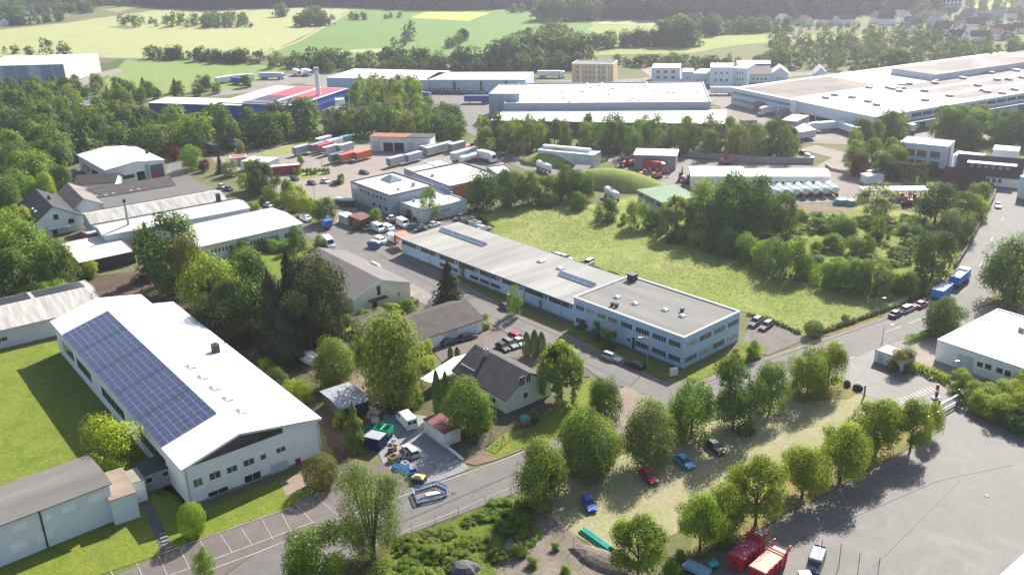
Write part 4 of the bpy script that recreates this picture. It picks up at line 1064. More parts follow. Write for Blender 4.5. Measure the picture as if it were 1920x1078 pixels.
# lorry-park containers
ctn = [(566, 290, 'trailer', (.36, .38, .40), 'grey trailer first in the back row of the lorry park', .5), (597, 285, 'container', (.30, .31, .34), 'dark grey container behind the grey trailer', 1), (611, 286, 'container', (.52, .03, .09), 'crimson container between grey ones in back row', 1),
       (621, 290, 'container', (.5, .52, .54), 'pale grey container before the crimson one', 1), (648, 286, 'container', (.52, .53, .55), 'pale grey container at the end of the back row', 1), (645, 272, 'container', (.12, .25, .36), 'blue-grey container beyond the white boxes', 1),
       (608, 273, 'container', (.75, .75, .75), 'white container nearest the grass verge', 1), (628, 277, 'container', (.74, .74, .74), 'white container beside the blue-grey one', 1), (634, 304, 'container', (.05, .16, .17), 'dark teal container left of the orange pair', 1),
       (652, 304, 'container', (.70, .13, .06), 'orange-red container in the middle of the front row', 1), (681, 300, 'container', (.72, .15, .06), 'orange-red container at the end of the front row', 1),
       (743, 311, 'container', (.42, .44, .47), 'grey container alone near the white flat stores', 1), (776, 304, 'container', (.45, .47, .50), 'grey container behind the lone one', 1), (803, 288, 'container', (.5, .52, .54), 'pale container at the far row left end', 1),
       (812, 291, 'container', (.48, .5, .53), 'pale container before the far row', 1), (834, 285, 'container', (.5, .52, .54), 'pale container in the middle of far row', 1), (857, 284, 'container', (.48, .52, .55), 'pale bluish container at the far row right end', 1)]
for x, y, k, c, l, s in ctn:
    V('container', x, y, x + 12, y - 3.2, c, l, g4)
V('trailer', 872, 300, 890, 295, (.55, .56, .56), 'long grey trailer beside the white-nosed tanker', g4)
V('tanker', 878, 306, 896, 301, (.6, .62, .64), 'silver tank trailer in front of the long grey trailer', g4)
V('short_lorry', 909, 302, 922, 305, WHT, 'white lorry behind the silver tank trailer', g4)
V('short_lorry', 745, 276, 737, 277, WHT, 'small white lorry before the rust-roofed depot doors', g4)
V('short_trailer', 438, 278, 450, 281, (.3, .36, .38), 'grey box trailer at the wood edge by the lorry park', g4)
V('short_trailer', 398, 287, 410, 291, (.05, .06, .09), 'dark box trailer under the trees by the lorry park', g4)
g5 = 'lorries by the distant halls'
for x, y, hx, hy, c, k, l in ((507, 149, 520, 149, (.5, .56, .6), 'lorry', 'white articulated lorry alone behind the white factory roof'), (447, 153, 460, 152, WHT, 'lorry', 'white articulated lorry beside the field hedge'), (452, 159, 465, 160, (.04, .06, .3), 'trailer', 'blue trailer below the white lorry at the field hedge'), (425, 156, 438, 154, WHT, 'trailer', 'white trailer left of the white lorry at field hedge'),
        (556, 142, 562, 144, WHT, 'short_lorry', 'white lorry cab nearest the white flue'), (574, 142, 580, 143, WHT, 'short_lorry', 'white lorry second from the white flue'),
        (896, 194, 880, 194, (.04, .1, .4), 'trailer', 'blue trailer before the tall corner block of the vast warehouse'), (795, 187, 782, 186, (.04, .1, .4), 'short_trailer', 'blue box at the yard edge near birch trees'), (1030, 146, 1045, 146, (.6, .64, .66), 'lorry', 'white lorry left of the orange apartment block'), (975, 150, 985, 150, WHT, 'trailer', 'white trailer at the end of climber-clad hall'),
        (1457, 214, 1447, 215, WHT, 'lorry', 'white lorry nearest the stair tower of the huge factory'), (1482, 219, 1470, 220, (.40, .25, .26), 'trailer', 'mauve-striped trailer behind the rusty-roofed store'), (1552, 246, 1536, 247, (.7, .72, .72), 'lorry', 'white lorry standing along the huge factory wall'), (1592, 252, 1608, 258, (.7, .72, .72), 'trailer', 'white trailer slanting from the lorry along the factory wall'), (1612, 244, 1622, 250, WHT, 'trailer', 'white trailer under the factory wall near trees'),
        (1492, 259, 1505, 267, (.6, .63, .66), 'trailer', 'white trailer first of three slanted ones by the row of birches'), (1502, 257, 1515, 265, (.62, .65, .68), 'trailer', 'white trailer second of three slanted ones by the row of birches'), (1512, 256, 1525, 264, (.6, .62, .7), 'trailer', 'bluish trailer third of three slanted ones by the row of birches'), (1690, 246, 1712, 252, WHT, 'trailer', 'white trailer docked at the canopy side of the huge factory'),
        (1357, 178, 1345, 178, (.6, .62, .64), 'trailer', 'pale trailer at the blue band end of the huge factory')):
    V(k, x, y, hx, hy, c, l, g5)
V('tanker', 1020, 322, 1042, 332, (.78, .78, .77), 'white tank trailer behind the meadow trees beside grassy mound', g4)
V('tanker', 1147, 374, 1158, 381, (.72, .76, .78), 'white tank trailer peeping out between meadow shrubs', g4)
for i, x in enumerate((1448, 1466, 1484, 1502, 1521, 1539, 1558)):
    V('tanker', x, 369 - i * .8, x - 12, 361 - i * .8, (.68, .74, .72), '%s white tank trailer from the barrack end in the slanted row' % ['first', 'second', 'third', 'fourth', 'fifth', 'sixth', 'seventh'][i], 'white tank trailers in a slanted row', (.85, 1, 1))
# blue tipper lorry with trailer on the wide road
def make_tipper(name, L, cab):
    r = link(name, None); h = L / 2
    b = MB(); z0, z1 = 1.1, 3.0
    b.box(-h, h, -1.25, -1.17, z0, z1).box(-h, h, 1.17, 1.25, z0, z1).box(-h, -h + .08, -1.17, 1.17, z0, z1).box(h - .08, h, -1.17, 1.17, z0, z1).box(-h + .08, h - .08, -1.17, 1.17, z0, z0 + .1)
    for i in range(6): b.box(-h + .4 + i * (L - .9) / 5, -h + .5 + i * (L - .9) / 5, -1.31, -1.25, z0, z1).box(-h + .4 + i * (L - .9) / 5, -h + .5 + i * (L - .9) / 5, 1.25, 1.31, z0, z1)
    b.build('cargo_box', boxpaint, r)
    MB().box(-h + .09, h - .09, -1.16, 1.16, 2.5, 2.75).build('load', M('rubble_pale', (.55, .55, .53), .9, .4, 2.5), r)
    MB().box(-h, h, -.5, .5, .75, 1.1).build('chassis', black, r)
    add_wheels(r, (-h + 1.0, -h + 2.2, h - 1.0), 1.0, .5, .34)
    if cab:
        x = h + .15
        MB().hexa([(x, -1.22, .6), (x + 2.1, -1.22, .6), (x + 2.1, 1.22, .6), (x, 1.22, .6)], [(x, -1.2, 3.1), (x + 1.8, -1.15, 3.1), (x + 1.8, 1.15, 3.1), (x, 1.2, 3.1)]).build('cab', paint, r)
        MB().hexa([(x + 1.97, -1.05, 1.7), (x + 2.0, -1.05, 1.7), (x + 2.0, 1.05, 1.7), (x + 1.97, 1.05, 1.7)], [(x + 1.85, -1.0, 2.8), (x + 1.88, -1.0, 2.8), (x + 1.88, 1.0, 2.8), (x + 1.85, 1.0, 2.8)]).build('windscreen', carglass, r)
        add_wheels(r, (x + 1.2,), 1.0, .5, .34)
    return r
for (px, py, hx, hy, cab, l) in ((1765, 559, 1800, 531, False, 'blue open trailer with pale cover behind the blue tipper lorry'), (1795, 534, 1818, 515, True, 'blue tipper lorry with rubble load on the wide road')):
    p, q = G(px, py), G(hx, hy)
    r = make_tipper('tipper_lorry' if cab else 'tipper_trailer', 6.2, cab); r.location = p; r.rotation_euler = (0, 0, math.atan2(q.y - p.y, q.x - p.x))
    tag(r, l, 'lorry' if cab else 'trailer')
    for c in r.children:
        if c.name.split('.')[0] in ('cargo_box', 'cab'): c.color = (.02, .19, .62, 1)

# ------------------------------------------------------------------ red skips at the asphalt yard
redskip = M('skip_red', (.52, .012, .03), .45, .15, .6, .5); glarelid = M('skip_lid_glare', (.75, .42, .32), .8, .12)  # pale tone is sun glare put into the red lid's colour
for i, (px, py, hx, hy, lid, l) in enumerate(((1400, 1048, 1432, 1018, M('skip_lid_red', (.35, .05, .10), .5, .3, 1.2), 'dark red press container in tree shade at the asphalt yard'), (1440, 1072, 1474, 1040, glarelid, 'red press container with sunlit pale top at the asphalt yard'))):
    p, q = G(px, py), G(hx, hy)
    r = thing('press_container', p, math.atan2(q.y - p.y, q.x - p.x), l, 'container', 'red press containers at the asphalt yard')
    b = MB().hexa([(-3.2, -1.1, .25), (3.0, -1.1, .25), (3.0, 1.1, .25), (-3.2, 1.1, .25)], [(-3.2, -1.25, 2.3), (3.0, -1.25, 2.3), (3.0, 1.25, 2.3), (-3.2, 1.25, 2.3)])
    for k in range(5): b.hexa([(-2.8 + 1.3 * k, -1.22, .3), (-2.65 + 1.3 * k, -1.22, .3), (-2.65 + 1.3 * k, -1.1, .3), (-2.8 + 1.3 * k, -1.1, .3)], [(-2.8 + 1.3 * k, -1.36, 2.25), (-2.65 + 1.3 * k, -1.36, 2.25), (-2.65 + 1.3 * k, -1.25, 2.25), (-2.8 + 1.3 * k, -1.25, 2.25)])
    b.build('body', redskip, r)
    MB().box(-3.1, 1.5, -1.15, 1.15, 2.3, 2.36).build('lid', lid, r)
    MB().box(1.55, 1.75, -1.2, 1.2, 2.3, 2.5).box(2.1, 2.3, -1.2, 1.2, 2.3, 2.5).build('cross_rail', glarelid if i else redskip, r)
    for s in (-1, 1): MB().ext_y([(1.8, 2.3), (3.6, 2.3), (3.7, 3.0), (3.3, 3.0)], s * 1.2 - .06, s * 1.2 + .06).build('side_flap', redskip, r)
    for s in (-1, 1):
        MB().tube((3.1, s * .8 - .1, .22), (3.1, s * .8 + .1, .22), .22, n=10).build('roller', dark_metal, r)
    MB().box(-3.5, -3.2, -.3, .3, .8, 1.4).build('hook_bar', dark_metal, r)
# dark pick-up at the lower edge
V('small_van', 1529, 1062, 1520, 1085, (.05, .08, .11), 'dark blue van with roof bars at the asphalt yard', g3)
r = thing('utility_cart', G(1508, 1086), 0, 'small cart with pale box top behind the dark blue van', 'cart')
MB().box(-.8, .8, -.6, .6, .5, 1.1).build('box', M('cart_cream', (.7, .66, .55), .6), r); MB().box(-.7, .7, -.5, .5, .3, .5).build('chassis', black, r); add_wheels(r, (-.5, .5), .55, .28, .14)
r = thing('roof_slab_store', G(1932, 1116), math.radians(38), 'beige flat-roofed store at the lower corner of the asphalt yard', 'outbuilding')
MB().box(-4, 4, -5, 3, 0, 2.6).build('wall', plaster_grey, r); MB().box(-4.2, 4.2, -5.2, 3.2, 2.6, 2.8).build('roof', M('roof_sand', (.6, .56, .5), .85, .06), r)
# mesh cage with posts
r = thing('mesh_enclosure', G(1590, 1070), math.radians(-38), 'tall wire mesh enclosure with steel posts at the asphalt yard', 'enclosure')
b = MB()
for i in range(4): MB().tube((i * 2.6 - 3.9, 0, 0), (i * 2.6 - 3.9, 0, 3.6 + .5 * (i % 2)), .05).build('post', dark_metal, r)
for k in range(11): b.box(-3.9, 3.9, -.004, .004, .3 + k * .3, .308 + k * .3)
for k in range(26): b.box(-3.8 + k * .3, -3.792 + k * .3, -.004, .004, .3, 3.3)
b.build('mesh', dark_metal, r)

# ------------------------------------------------------------------ pipes, barriers, scrap, playground
gp = M('pipe_teal', (.02, .36, .28), .35, .1, 1, .5)
a, b_ = G(1090, 995), G(1142, 1032); d = (b_ - a); ln = d.length; rz = math.atan2(d.y, d.x)
for i, (oy, oz) in enumerate(((-.42, .16), (-.08, .16), (.26, .16), (.6, .16), (-.25, .44), (.09, .44), (.43, .44))):
    r = link('drain_pipe', None, None, a.lerp(b_, .5) + Vector((-math.sin(rz) * oy, math.cos(rz) * oy, 0))); r.rotation_euler = (0, 0, rz)
    tag(r, 'teal drain pipe lying in the bundle at the edge of the dirt lot', 'pipe', 'teal drain pipes in a bundle')
    l2 = ln / 2 * (1 - .06 * (i % 3))
    MB().tube((-l2, 0, oz), (l2, 0, oz), .16, n=12).build('barrel', gp, r)
    MB().tube((l2, 0, oz), (l2 + .22, 0, oz), .19, n=12).build('socket', gp, r)
bw = M('barrier_white', (.78, .78, .8), .5); bb = M('barrier_blue', (.03, .12, .42), .5)
pts = [(774, 925), (795, 918), (818, 911), (839, 921), (838, 932), (818, 938), (795, 943), (783, 947)]
pts = [G(x, y) for x, y in pts]; k = 0
for i in range(len(pts)):
    a, c = pts[i], pts[(i + 1) % len(pts)]; n = max(1, round((c - a).length / 2.0))
    for j in range(n):
        p, q = a.lerp(c, (j + .02) / n), a.lerp(c, (j + .98) / n); m = (p + q) / 2; hl = (q - p).length / 2; dd = q - p
        r = link('road_barrier', None, None, m); r.rotation_euler = (0, 0, math.atan2(dd.y, dd.x)); k += 1
        tag(r, 'blue and white plastic barrier panel in the ring around the road dig', 'barrier', 'road barriers around the dig')
        b = MB().box(-hl, hl, -.04, .04, .85, 1.05).box(-hl, hl, -.04, .04, .12, .3)
        b.build('rail', bw if j % 2 else bb, r)
        sl = MB()
        for w in range(5): sl.box(-hl + .05 + w * (2 * hl - .25) / 4, -hl + .2 + w * (2 * hl - .25) / 4, -.03, .03, .3, .85)
        sl.build('slat_panel', bb if j % 2 else bw, r)
        MB().box(-hl + .1, -hl + .3, -.3, .3, 0, .12).build('foot', black, r); MB().box(hl - .3, hl - .1, -.3, .3, 0, .12).build('foot', black, r)
hole = patch('trench', [(786, 934), (815, 921), (830, 926), (810, 936)], .11, M('soil_dark', (.07, .045, .03), .95, .3, 1.5))
r = thing('spoil_board', G(812, 926), .3, 'pale board lying over the road dig inside the barrier ring', 'board')
MB().box(-1.2, 1.2, -.4, .4, .15, .2).build('board', M('board_pale', (.6, .55, .45), .8), r)
# green skip and scrap
gs = M('skip_green', (.01, .38, .19), .45, .1)
r = thing('green_skip', G(720, 822), math.radians(-20), 'bright green open skip on dark blue base at the scrap yard', 'skip')
b = MB().box(-1.5, 1.5, -1.1, -1.02, 1.3, 2.4).box(-1.5, 1.5, 1.02, 1.1, 1.3, 2.4).box(-1.5, -1.42, -1.02, 1.02, 1.3, 2.4).box(1.42, 1.5, -1.02, 1.02, 1.3, 2.4).box(-1.42, 1.42, -1.02, 1.02, 1.3, 1.4)
b.box(-.2, .2, -1.02, 1.02, 2.2, 2.4); b.build('box', gs, r)
MB().box(-1.3, 1.3, -.95, .95, 0, 1.3).build('base', M('base_navy', (.015, .02, .10), .6), r)
r = thing('storage_box', G(705, 838), math.radians(-25), 'tall dark blue storage box left of the green skip', 'storage box')
MB().box(-1.6, 1.6, -1.2, 1.2, 0, 2.4).build('box', M('base_navy', (.015, .02, .10)), r); MB().box(-1.65, 1.65, -1.25, 1.25, 2.4, 2.5).build('lid', M('lid_grey', (.3, .32, .34), .6), r)
rnd = random.Random(5)
sc = [('crate', (.02, .34, .18), 'green plastic crate'), ('crate', (.02, .10, .38), 'blue plastic crate'), ('crate', (.6, .6, .58), 'white crate'), ('crate', (.45, .30, .16), 'wooden crate'), ('crate', (.08, .08, .1), 'dark crate'), ('crate', (.5, .12, .08), 'rusty red crate')]
def crate_mesh():
    b = MB(); b.box(-.5, .5, -.4, -.34, .05, .7).box(-.5, .5, .34, .4, .05, .7).box(-.5, -.44, -.34, .34, .05, .7).box(.44, .5, -.34, .34, .05, .7).box(-.44, .44, -.34, .34, .05, .12)
    for z in (.2, .42): b.box(-.53, .53, -.43, -.4, z, z + .08).box(-.53, .53, .4, .43, z, z + .08)
    return b.mesh('crate', tinted('crate_plastic', .5, .4, .1, 2))
cm = crate_mesh()
spots = [(690, 812), (698, 805), (738, 832), (741, 842), (733, 850), (746, 858), (752, 867), (760, 874), (738, 864), (730, 776), (716, 768), (724, 783), (704, 790), (697, 783), (742, 768), (752, 773), (768, 888), (775, 893), (782, 899), (765, 862)]
seen_c = {}
for i, (x, y) in enumerate(spots):
    nm, c, l = sc[(i * 7 + i // 6) % 6]
    o = link('crate', cm, None, G(x, y)); o.rotation_euler = (0, 0, rnd.uniform(0, 3)); s = rnd.uniform(.9, 1.5); o.scale = (s, s * rnd.uniform(.8, 1.4), s * rnd.uniform(.6, 1.2)); o.color = (*c, 1)
    tag(o, l + ' in the scrap heaps of the stone yard', 'crate', 'scrap yard ' + l + 's')
r = thing('tarpaulin_heap', G(757, 884), math.radians(-35), 'long bright blue tarpaulin over a heap at the stone yard edge', 'tarpaulin')
MB().loft([[(x, -.9 * k, 0), (x, -.6 * k, .7 * k), (x, .1, 1.1 * k), (x, .7 * k, .6 * k), (x, .9 * k, 0)] for x, k in ((-2.4, .5), (-1.4, 1), (-.2, .8), (1.0, 1.05), (2.2, .6))]).build('sheet', M('tarp_blue', (.03, .20, .5), .35, .25, 1.5), r)
r = thing('sand_box', G(786, 903), math.radians(-20), 'yellow-topped wooden sand box beside the barrier ring', 'box')
MB().box(-1.1, 1.1, -.8, .8, 0, 1.0).build('box', M('wood_dark', (.05, .05, .05)), r); MB().hexa([(-1.0, -.7, 1.0), (1.0, -.7, 1.0), (1.0, .7, 1.0), (-1.0, .7, 1.0)], [(-.4, -.3, 1.35), (.4, -.3, 1.35), (.4, .3, 1.35), (-.4, .3, 1.35)]).build('sand', M('sand_yellow', (.62, .48, .22), .9), r)
r = thing('pipe_stack', G(690, 770), math.radians(-40), 'pale bluish stack of long profiles lying under the big garden tree', 'profile stack')
for i in range(4): MB().box(-3.2, 3.0, -.9 + i * .45, -.6 + i * .45, .1, .4 + .1 * i).build('profile', M('alu', (.5, .56, .62), .4), r)
# blue skips elsewhere
def skip(px, py, rz, label, col, s=1.0):
    r = thing('waste_skip', G(px, py), rz, label, 'skip', 'waste skips')
    r.scale = (s, s, s)
    b = MB().hexa([(-1.5, -.9, .1), (1.5, -.9, .1), (1.5, .9, .1), (-1.5, .9, .1)], [(-2.1, -1.0, 1.7), (2.1, -1.0, 1.7), (2.1, 1.0, 1.7), (-2.1, 1.0, 1.7)]); o = b.build('body', boxpaint, r); o.color = (*col, 1)
    MB().hexa([(-1.9, -.9, 1.71), (1.9, -.9, 1.71), (1.9, .9, 1.71), (-1.9, .9, 1.71)], [(-1.2, -.5, 2.1), (1.0, -.6, 2.2), (1.2, .5, 2.0), (-1.0, .6, 2.1)]).build('load', M('rubble_pale', (.5, .5, .5)), r)
    for q in (-1, 1): MB().box(-.3, .3, q * 1.05 - .05, q * 1.05 + .05, .9, 1.1).build('lug', dark_metal, r)
skip(703, 464, math.radians(-25), 'blue skip beside white van at the end of the workshop wing', (.04, .12, .38))
skip(641, 386, math.radians(-10), 'dark navy skip with rubble by the lorry park entrance', (.02, .03, .12), 1.3)
skip(652, 387, math.radians(-10), 'dark navy skip right of the rubble skip by the lorry park', (.02, .03, .10), 1.3)
skip(900, 432, math.radians(-30), 'blue skip with scrap at the meadow fence behind the workshop wing', (.08, .16, .3), .8)
V('short_trailer', 614, 428, 620, 432, (.04, .12, .40), 'blue box trailer at the bend of the industrial street', g3, (.45, .9, .7))
for i, (x, y) in enumerate(((876, 416), (884, 420), (891, 424), (908, 436), (916, 440))):
    o = link('crate', cm, None, G(x, y)); o.rotation_euler = (0, 0, .4 + i); o.scale = (3.5, 2.6, 2.2); o.color = (*[(.5, .42, .3), (.1, .09, .08), (.6, .6, .6), (.5, .5, .48), (.2, .22, .24)][i], 1)
    tag(o, 'large %s crate %s along the meadow fence behind the workshop wing' % (['tan', 'black', 'white', 'pale', 'slate'][i], 'stacked'), 'crate', 'crates at the meadow fence')
# red entrance canopy of the workshop wing
P = [G(737, 438, 3.6), G(752, 447, 3.6), G(772, 441, 3.6), G(759, 432, 3.6)]
r = thing('entrance_canopy', P[0] - Vector((0, 0, 3.6)), 0, 'bright red flat canopy at the end of the long workshop wing', 'canopy')
lp = [p - r.location for p in P]
MB().hexa([(p.x, p.y, 3.2) for p in lp], [(p.x, p.y, 3.6) for p in lp]).build('roof', M('canopy_orange', (.62, .20, .13), .7, .1), r)
for p in lp[:3]: MB().box(p.x - .2 + .4, p.x + .2 + .4, p.y + .1, p.y + .5, 0, 3.2).build('post', door_red, r)
# playground
r = thing('play_tower', G(985, 800), .5, 'small play tower with teal roof and red slide on the lawn', 'play tower')
for sx in (-.6, .6):
    for sy in (-.6, .6): MB().box(sx - .06, sx + .06, sy - .06, sy + .06, 0, 1.9).build('post', M('wood_play', (.35, .2, .1), .8), r)
MB().box(-.7, .7, -.7, .7, .9, 1.0).build('deck', M('wood_play', (.3, .2, .1)), r)
MB().hexa([(-.85, -.85, 1.9), (.85, -.85, 1.9), (.85, .85, 1.9), (-.85, .85, 1.9)], [(-.1, -.1, 2.6), (.1, -.1, 2.6), (.1, .1, 2.6), (-.1, .1, 2.6)]).build('roof', M('play_teal', (.02, .30, .30), .5), r)
MB().ext_y([(.7, .9), (2.2, .1), (2.2, .18), (.7, .98)], -.3, .3).build('slide', door_red, r)
r = thing('swing_frame', G(933, 833), .9, 'orange-brown wooden A-frame swing on the front lawn', 'swing')
for sy in (-1.3, 1.3):
    for sx in (-.8, .8): MB().tube((sx, sy, 0), (0, sy, 2.2), .07).build('leg', M('wood_orange', (.5, .26, .12), .8), r)
MB().tube((0, -1.4, 2.2), (0, 1.4, 2.2), .07).build('crossbeam', M('wood_orange', (.5, .2, .1)), r)
MB().box(-.15, .15, -.3, .3, .5, .55).build('seat', black, r)
# stone blocks at the entrance
for i, (x, y) in enumerate(((1565, 716), (1588, 723), (1608, 731))):
    r = thing('stone_block', G(x, y), .4 + i, '%s dark boulder from the junction along the dirt lot entrance' % ['first', 'second', 'third'][i], 'boulder', 'boulders at the dirt lot entrance')
    MB().loft([[(.9 * k * math.cos(2 * PI * q / 7) * (1 + .15 * math.sin(q * 3 + i)), .7 * k * math.sin(2 * PI * q / 7), z) for q in range(7)] for z, k in ((0, .9), (.5, 1), (.9, .8), (1.15, .4))]).build('rock', M('boulder_dark', (.05, .035, .035), .9, .3, 2), r)
r = thing('dark_spoil_heap', G(870, 1070), 0, 'grey covered spoil heap among the scrub beside the road', 'spoil heap')
MB().loft([[(2.4 * k * math.cos(2 * PI * q / 14) * (1 + .2 * math.sin(q * 2.3)), 1.9 * k * math.sin(2 * PI * q / 14), z) for q in range(14)] for z, k in ((0, 1), (.7, .85), (1.2, .55), (1.4, .2))]).build('cover', M('sheet_grey', (.085, .085, .09), .7, .3, 1.5), r)
r = thing('spoil_heap', G(1130, 1052), 0, 'long brown-grey earth heap behind the teal pipes', 'spoil heap')
MB().loft([[(5.5 * k * math.cos(2 * PI * q / 18) * (1 + .12 * math.sin(q * 2.7)), 2.2 * k * math.sin(2 * PI * q / 18), z) for q in range(18)] for z, k in ((0, 1), (.6, .8), (1.0, .5), (1.2, .15))]).build('earth', M('earth_grey', (.17, .14, .115), .95, .35, 1.2, bump=1), r); r.rotation_euler = (0, 0, -.7)
# barrier tower and gate at the asphalt yard
r = thing('barrier_post', G(1755, 748), 0, 'red and white striped barrier pillar at the yard gate', 'barrier', scale=(.62, .62, .85))
for i in range(6): MB().box(-.35, .35, -.35, .35, .02 + i * .6, .6 + i * .6).build('band', door_red if i % 3 else WHITE(), r)
MB().box(-1.2, 1.2, -.5, .5, 0, .5).build('plinth', plaster_white, r)
a, c = G(1762, 776), G(1812, 748); d = c - a
r = thing('sliding_gate', a, math.atan2(d.y, d.x), 'long white sliding yard gate with two rails between dark posts', 'gate')
ln = d.length
for z in (.5, 1.9): MB().box(0, ln, -.1, .1, z, z + .22).build('rail', M('gate_white', (.7, .72, .72), .5), r)
b = MB()
for i in range(24): b.box(.2 + i * ln / 24, .26 + i * ln / 24, -.03, .03, .72, 1.9)
b.build('bar_panel', M('gate_grey', (.35, .37, .38), .5), r)
for x in (-.2, ln * .7, ln + .2): MB().box(x - .15, x + .15, .15, .45, 0, 2.8).build('post', dark_metal, r)
r = thing('info_cabinet', G(1263, 706), .3, 'white information cabinet standing on the verge at the blue office corner', 'cabinet')
MB().box(-.8, .8, -.2, .2, .3, 1.9).build('body', plaster_white, r); MB().box(-.7, -.6, -.15, .15, 0, .3).build('leg', dark_metal, r); MB().box(.6, .7, -.15, .15, 0, .3).build('leg', dark_metal, r)

# lamp posts
def lamp(px, py, ytop, label, arm=1.2, double=False, rz=0.0):
    p = G(px, py); hh = height_at(p, ytop)
    r = thing('street_lamp', p, rz, label, 'street lamp', 'street lamps')
    MB().tube((0, 0, 0), (0, 0, hh), .09, .06, 8).build('pole', M('lamp_pole', (.32, .33, .34), .5), r)
    for s in ((-1, 1) if double else (1,)):
        o = MB().tube((0, 0, hh), (s * arm, 0, hh + .15), .05, n=6).build('arm', M('lamp_pole', (.3, .3, .3)), r)
        MB().box(min(s * arm, s * (arm + .8)), max(s * arm, s * (arm + .8)), -.16, .16, hh + .05, hh + .2).build('lamp_head', M('lamp_head', (.55, .56, .57), .4), o)
lamp(1214, 690, 633, 'street lamp before the front of the blue office block', rz=PI)
lamp(1654, 642, 610, 'street lamp at the corner of the white entrance hut')
lamp(1782, 716, 678, 'street lamp in the hedge before the white roadside warehouse', .3)
lamp(968, 596, 552, 'street lamp at the near kerb beside the blue workshop wing', rz=PI)
lamp(1642, 583, 560, 'thin street lamp beside the three cars along the meadow')
lamp(1551, 900, 858, 'double-armed lamp among the trees of the asphalt yard edge', 1.0, True, .6)
lamp(1740, 830, 778, 'double-armed lamp at the yard gate end of the tree row', 1.0, True, .6)
lamp(590, 372, 345, 'street lamp on the lorry park near the cars', .8)
lamp(604, 318, 288, 'street lamp on the lorry park near the orange containers', .8)
lamp(775, 448, 432, 'short lamp near the red canopy at the workshop wing', .4)
# flags at the lorry park street
for i, (x, y, yt, c, nm) in enumerate(((533, 390, 382, (.7, .7, .7), 'white'), (453, 327, 302, (.75, .74, .6), 'cream'), (1714, 358, 332, (.25, .55, .1), 'green'))):
    p = G(x, y); hh = height_at(p, yt)
    r = thing('banner_flag', p, .3, 'tall %s banner flag on a pole beside %s' % (nm, ['the street trees', 'the conifer by the lorry park', 'the barn']

[i]), 'flag')
    MB().tube((0, 0, 0), (0, 0, hh), .06).build('pole', dark_metal, r)
    o = MB().box(.08, 1.2, -.03, .03, hh * .3, hh * .97).build('cloth', boxpaint, r); o.color = (*c, 1)
# machines in yards
def machine(px, py, rz, col, label):
    r = thing('construction_machine', G(px, py), rz, label, 'machine', 'machines in the works yards')
    MB().box(-1.6, 1.6, -1.1, -.6, 0, .8).build('track', black, r); MB().box(-1.6, 1.6, .6, 1.1, 0, .8).build('track', black, r)
    o = MB().hexa([(-1.5, -1.1, .9), (1.2, -1.1, .9), (1.2, 1.1, .9), (-1.5, 1.1, .9)], [(-1.4, -1.0, 2.0), (.9, -1.0, 2.0), (.9, 1.0, 2.0), (-1.4, 1.0, 2.0)]).build('body', boxpaint, r); o.color = (*col, 1)
    MB().box(-.1, 1.0, -.2, .9, 2.0, 3.0).build('cab', carglass, r)
    o = MB().tube((1.0, -.5, 1.8), (3.4, -.5, 4.2), .2, n=6).tube((3.4, -.5, 4.2), (4.6, -.5, 1.8), .16, n=6).build('boom', boxpaint, r); o.color = (*col, 1)
    MB().hexa([(4.3, -.9, 1.0), (5.0, -.9, 1.2), (5.0, -.1, 1.2), (4.3, -.1, 1.0)], [(4.3, -.9, 1.9), (4.7, -.9, 1.9), (4.7, -.1, 1.9), (4.3, -.1, 1.9)]).build('bucket', dark_metal, r)
orange = (.55, .12, .04)
machine(884, 283, .5, orange, 'orange excavator at the end of the lorry park trailers'); machine(893, 277, 1.2, orange, 'orange excavator behind the one at the trailers')
for i, (x, y, c, l) in enumerate(((1140, 289, (.4, .03, .04), 'red machine at the end of the long pale twin hall'), (1168, 312, (.4, .05, .05), 'red loader left of the small round lawn'), (1180, 311, (.35, .06, .06), 'red loader beside the one left of the round lawn'), (1260, 303, (.4, .08, .07), 'red machine before the white-topped yard shed'), (1358, 308, (.5, .1, .07), 'tall orange-red machine at the yard wall'), (1290, 345, (.3, .02, .03), 'dark red machine at the end of the white barrack'), (1278, 340, (.1, .14, .2), 'blue machine at the end of the white barrack'), (1700, 385, (.4, .03, .04), 'red harvester among roadside shrubs'), (1712, 380, (.4, .04, .05), 'red harvester nearer the dark red barn'), (1206, 334, (.5, .12, .1), 'small orange machine beside the round lawn'), (1232, 334, (.5, .16, .12), 'small orange machine between lawn and barrack'))):
    machine(x, y, i * 1.3, c, l)
V('short_lorry', 1222, 321, 1236, 323, (.35, .03, .04), 'red lorry with white cab at the small round lawn', g4)
for i, (x, y) in enumerate(((1576, 383), (1595, 384))):
    r = thing('covered_bale', G(x, y), .3, '%s teal wrapped mound at the end of the tank trailer row' % ['first', 'second'][i], 'covered mound')
    MB().loft([[(2.6 * k * math.cos(2 * PI * q / 12), 2.0 * k * math.sin(2 * PI * q / 12), z) for q in range(12)] for z, k in ((0, 1), (1.0, .95), (1.7, .7), (2.0, .25))]).build('cover', M('cover_teal', (.12, .28, .28), .4, .2, 1), r)
r = thing('canopy_tent', G(1680, 372), -.1, 'long white shelter roof over red machines near the barn', 'shelter')
MB().box(-11, 9, -2.5, 2.5, 3.0, 3.25).build('roof', roof_white, r)
for i in range(6):
    for s in (-1, 1): MB().box(-10 + 3.6 * i, -9.8 + 3.6 * i, s * 2.3 - .1, s * 2.3 + .1, 0, 3.0).build('post', door_red, r)
for i, (x, y, sx) in enumerate(((1634, 342, 3), (1642, 336, 2.4))):
    r = thing('white_stall', G(x, y), .2, ['low white boxy stall by the hedge wall', 'taller white boxy stall behind the low one'][i], 'stall')
    MB().box(-sx, sx, -2, 2, 0, 2.6).build('wall', plaster_white, r); MB().box(-sx - .2, sx + .2, -2.2, 2.2, 2.6, 2.8).build('roof', roof_white, r)
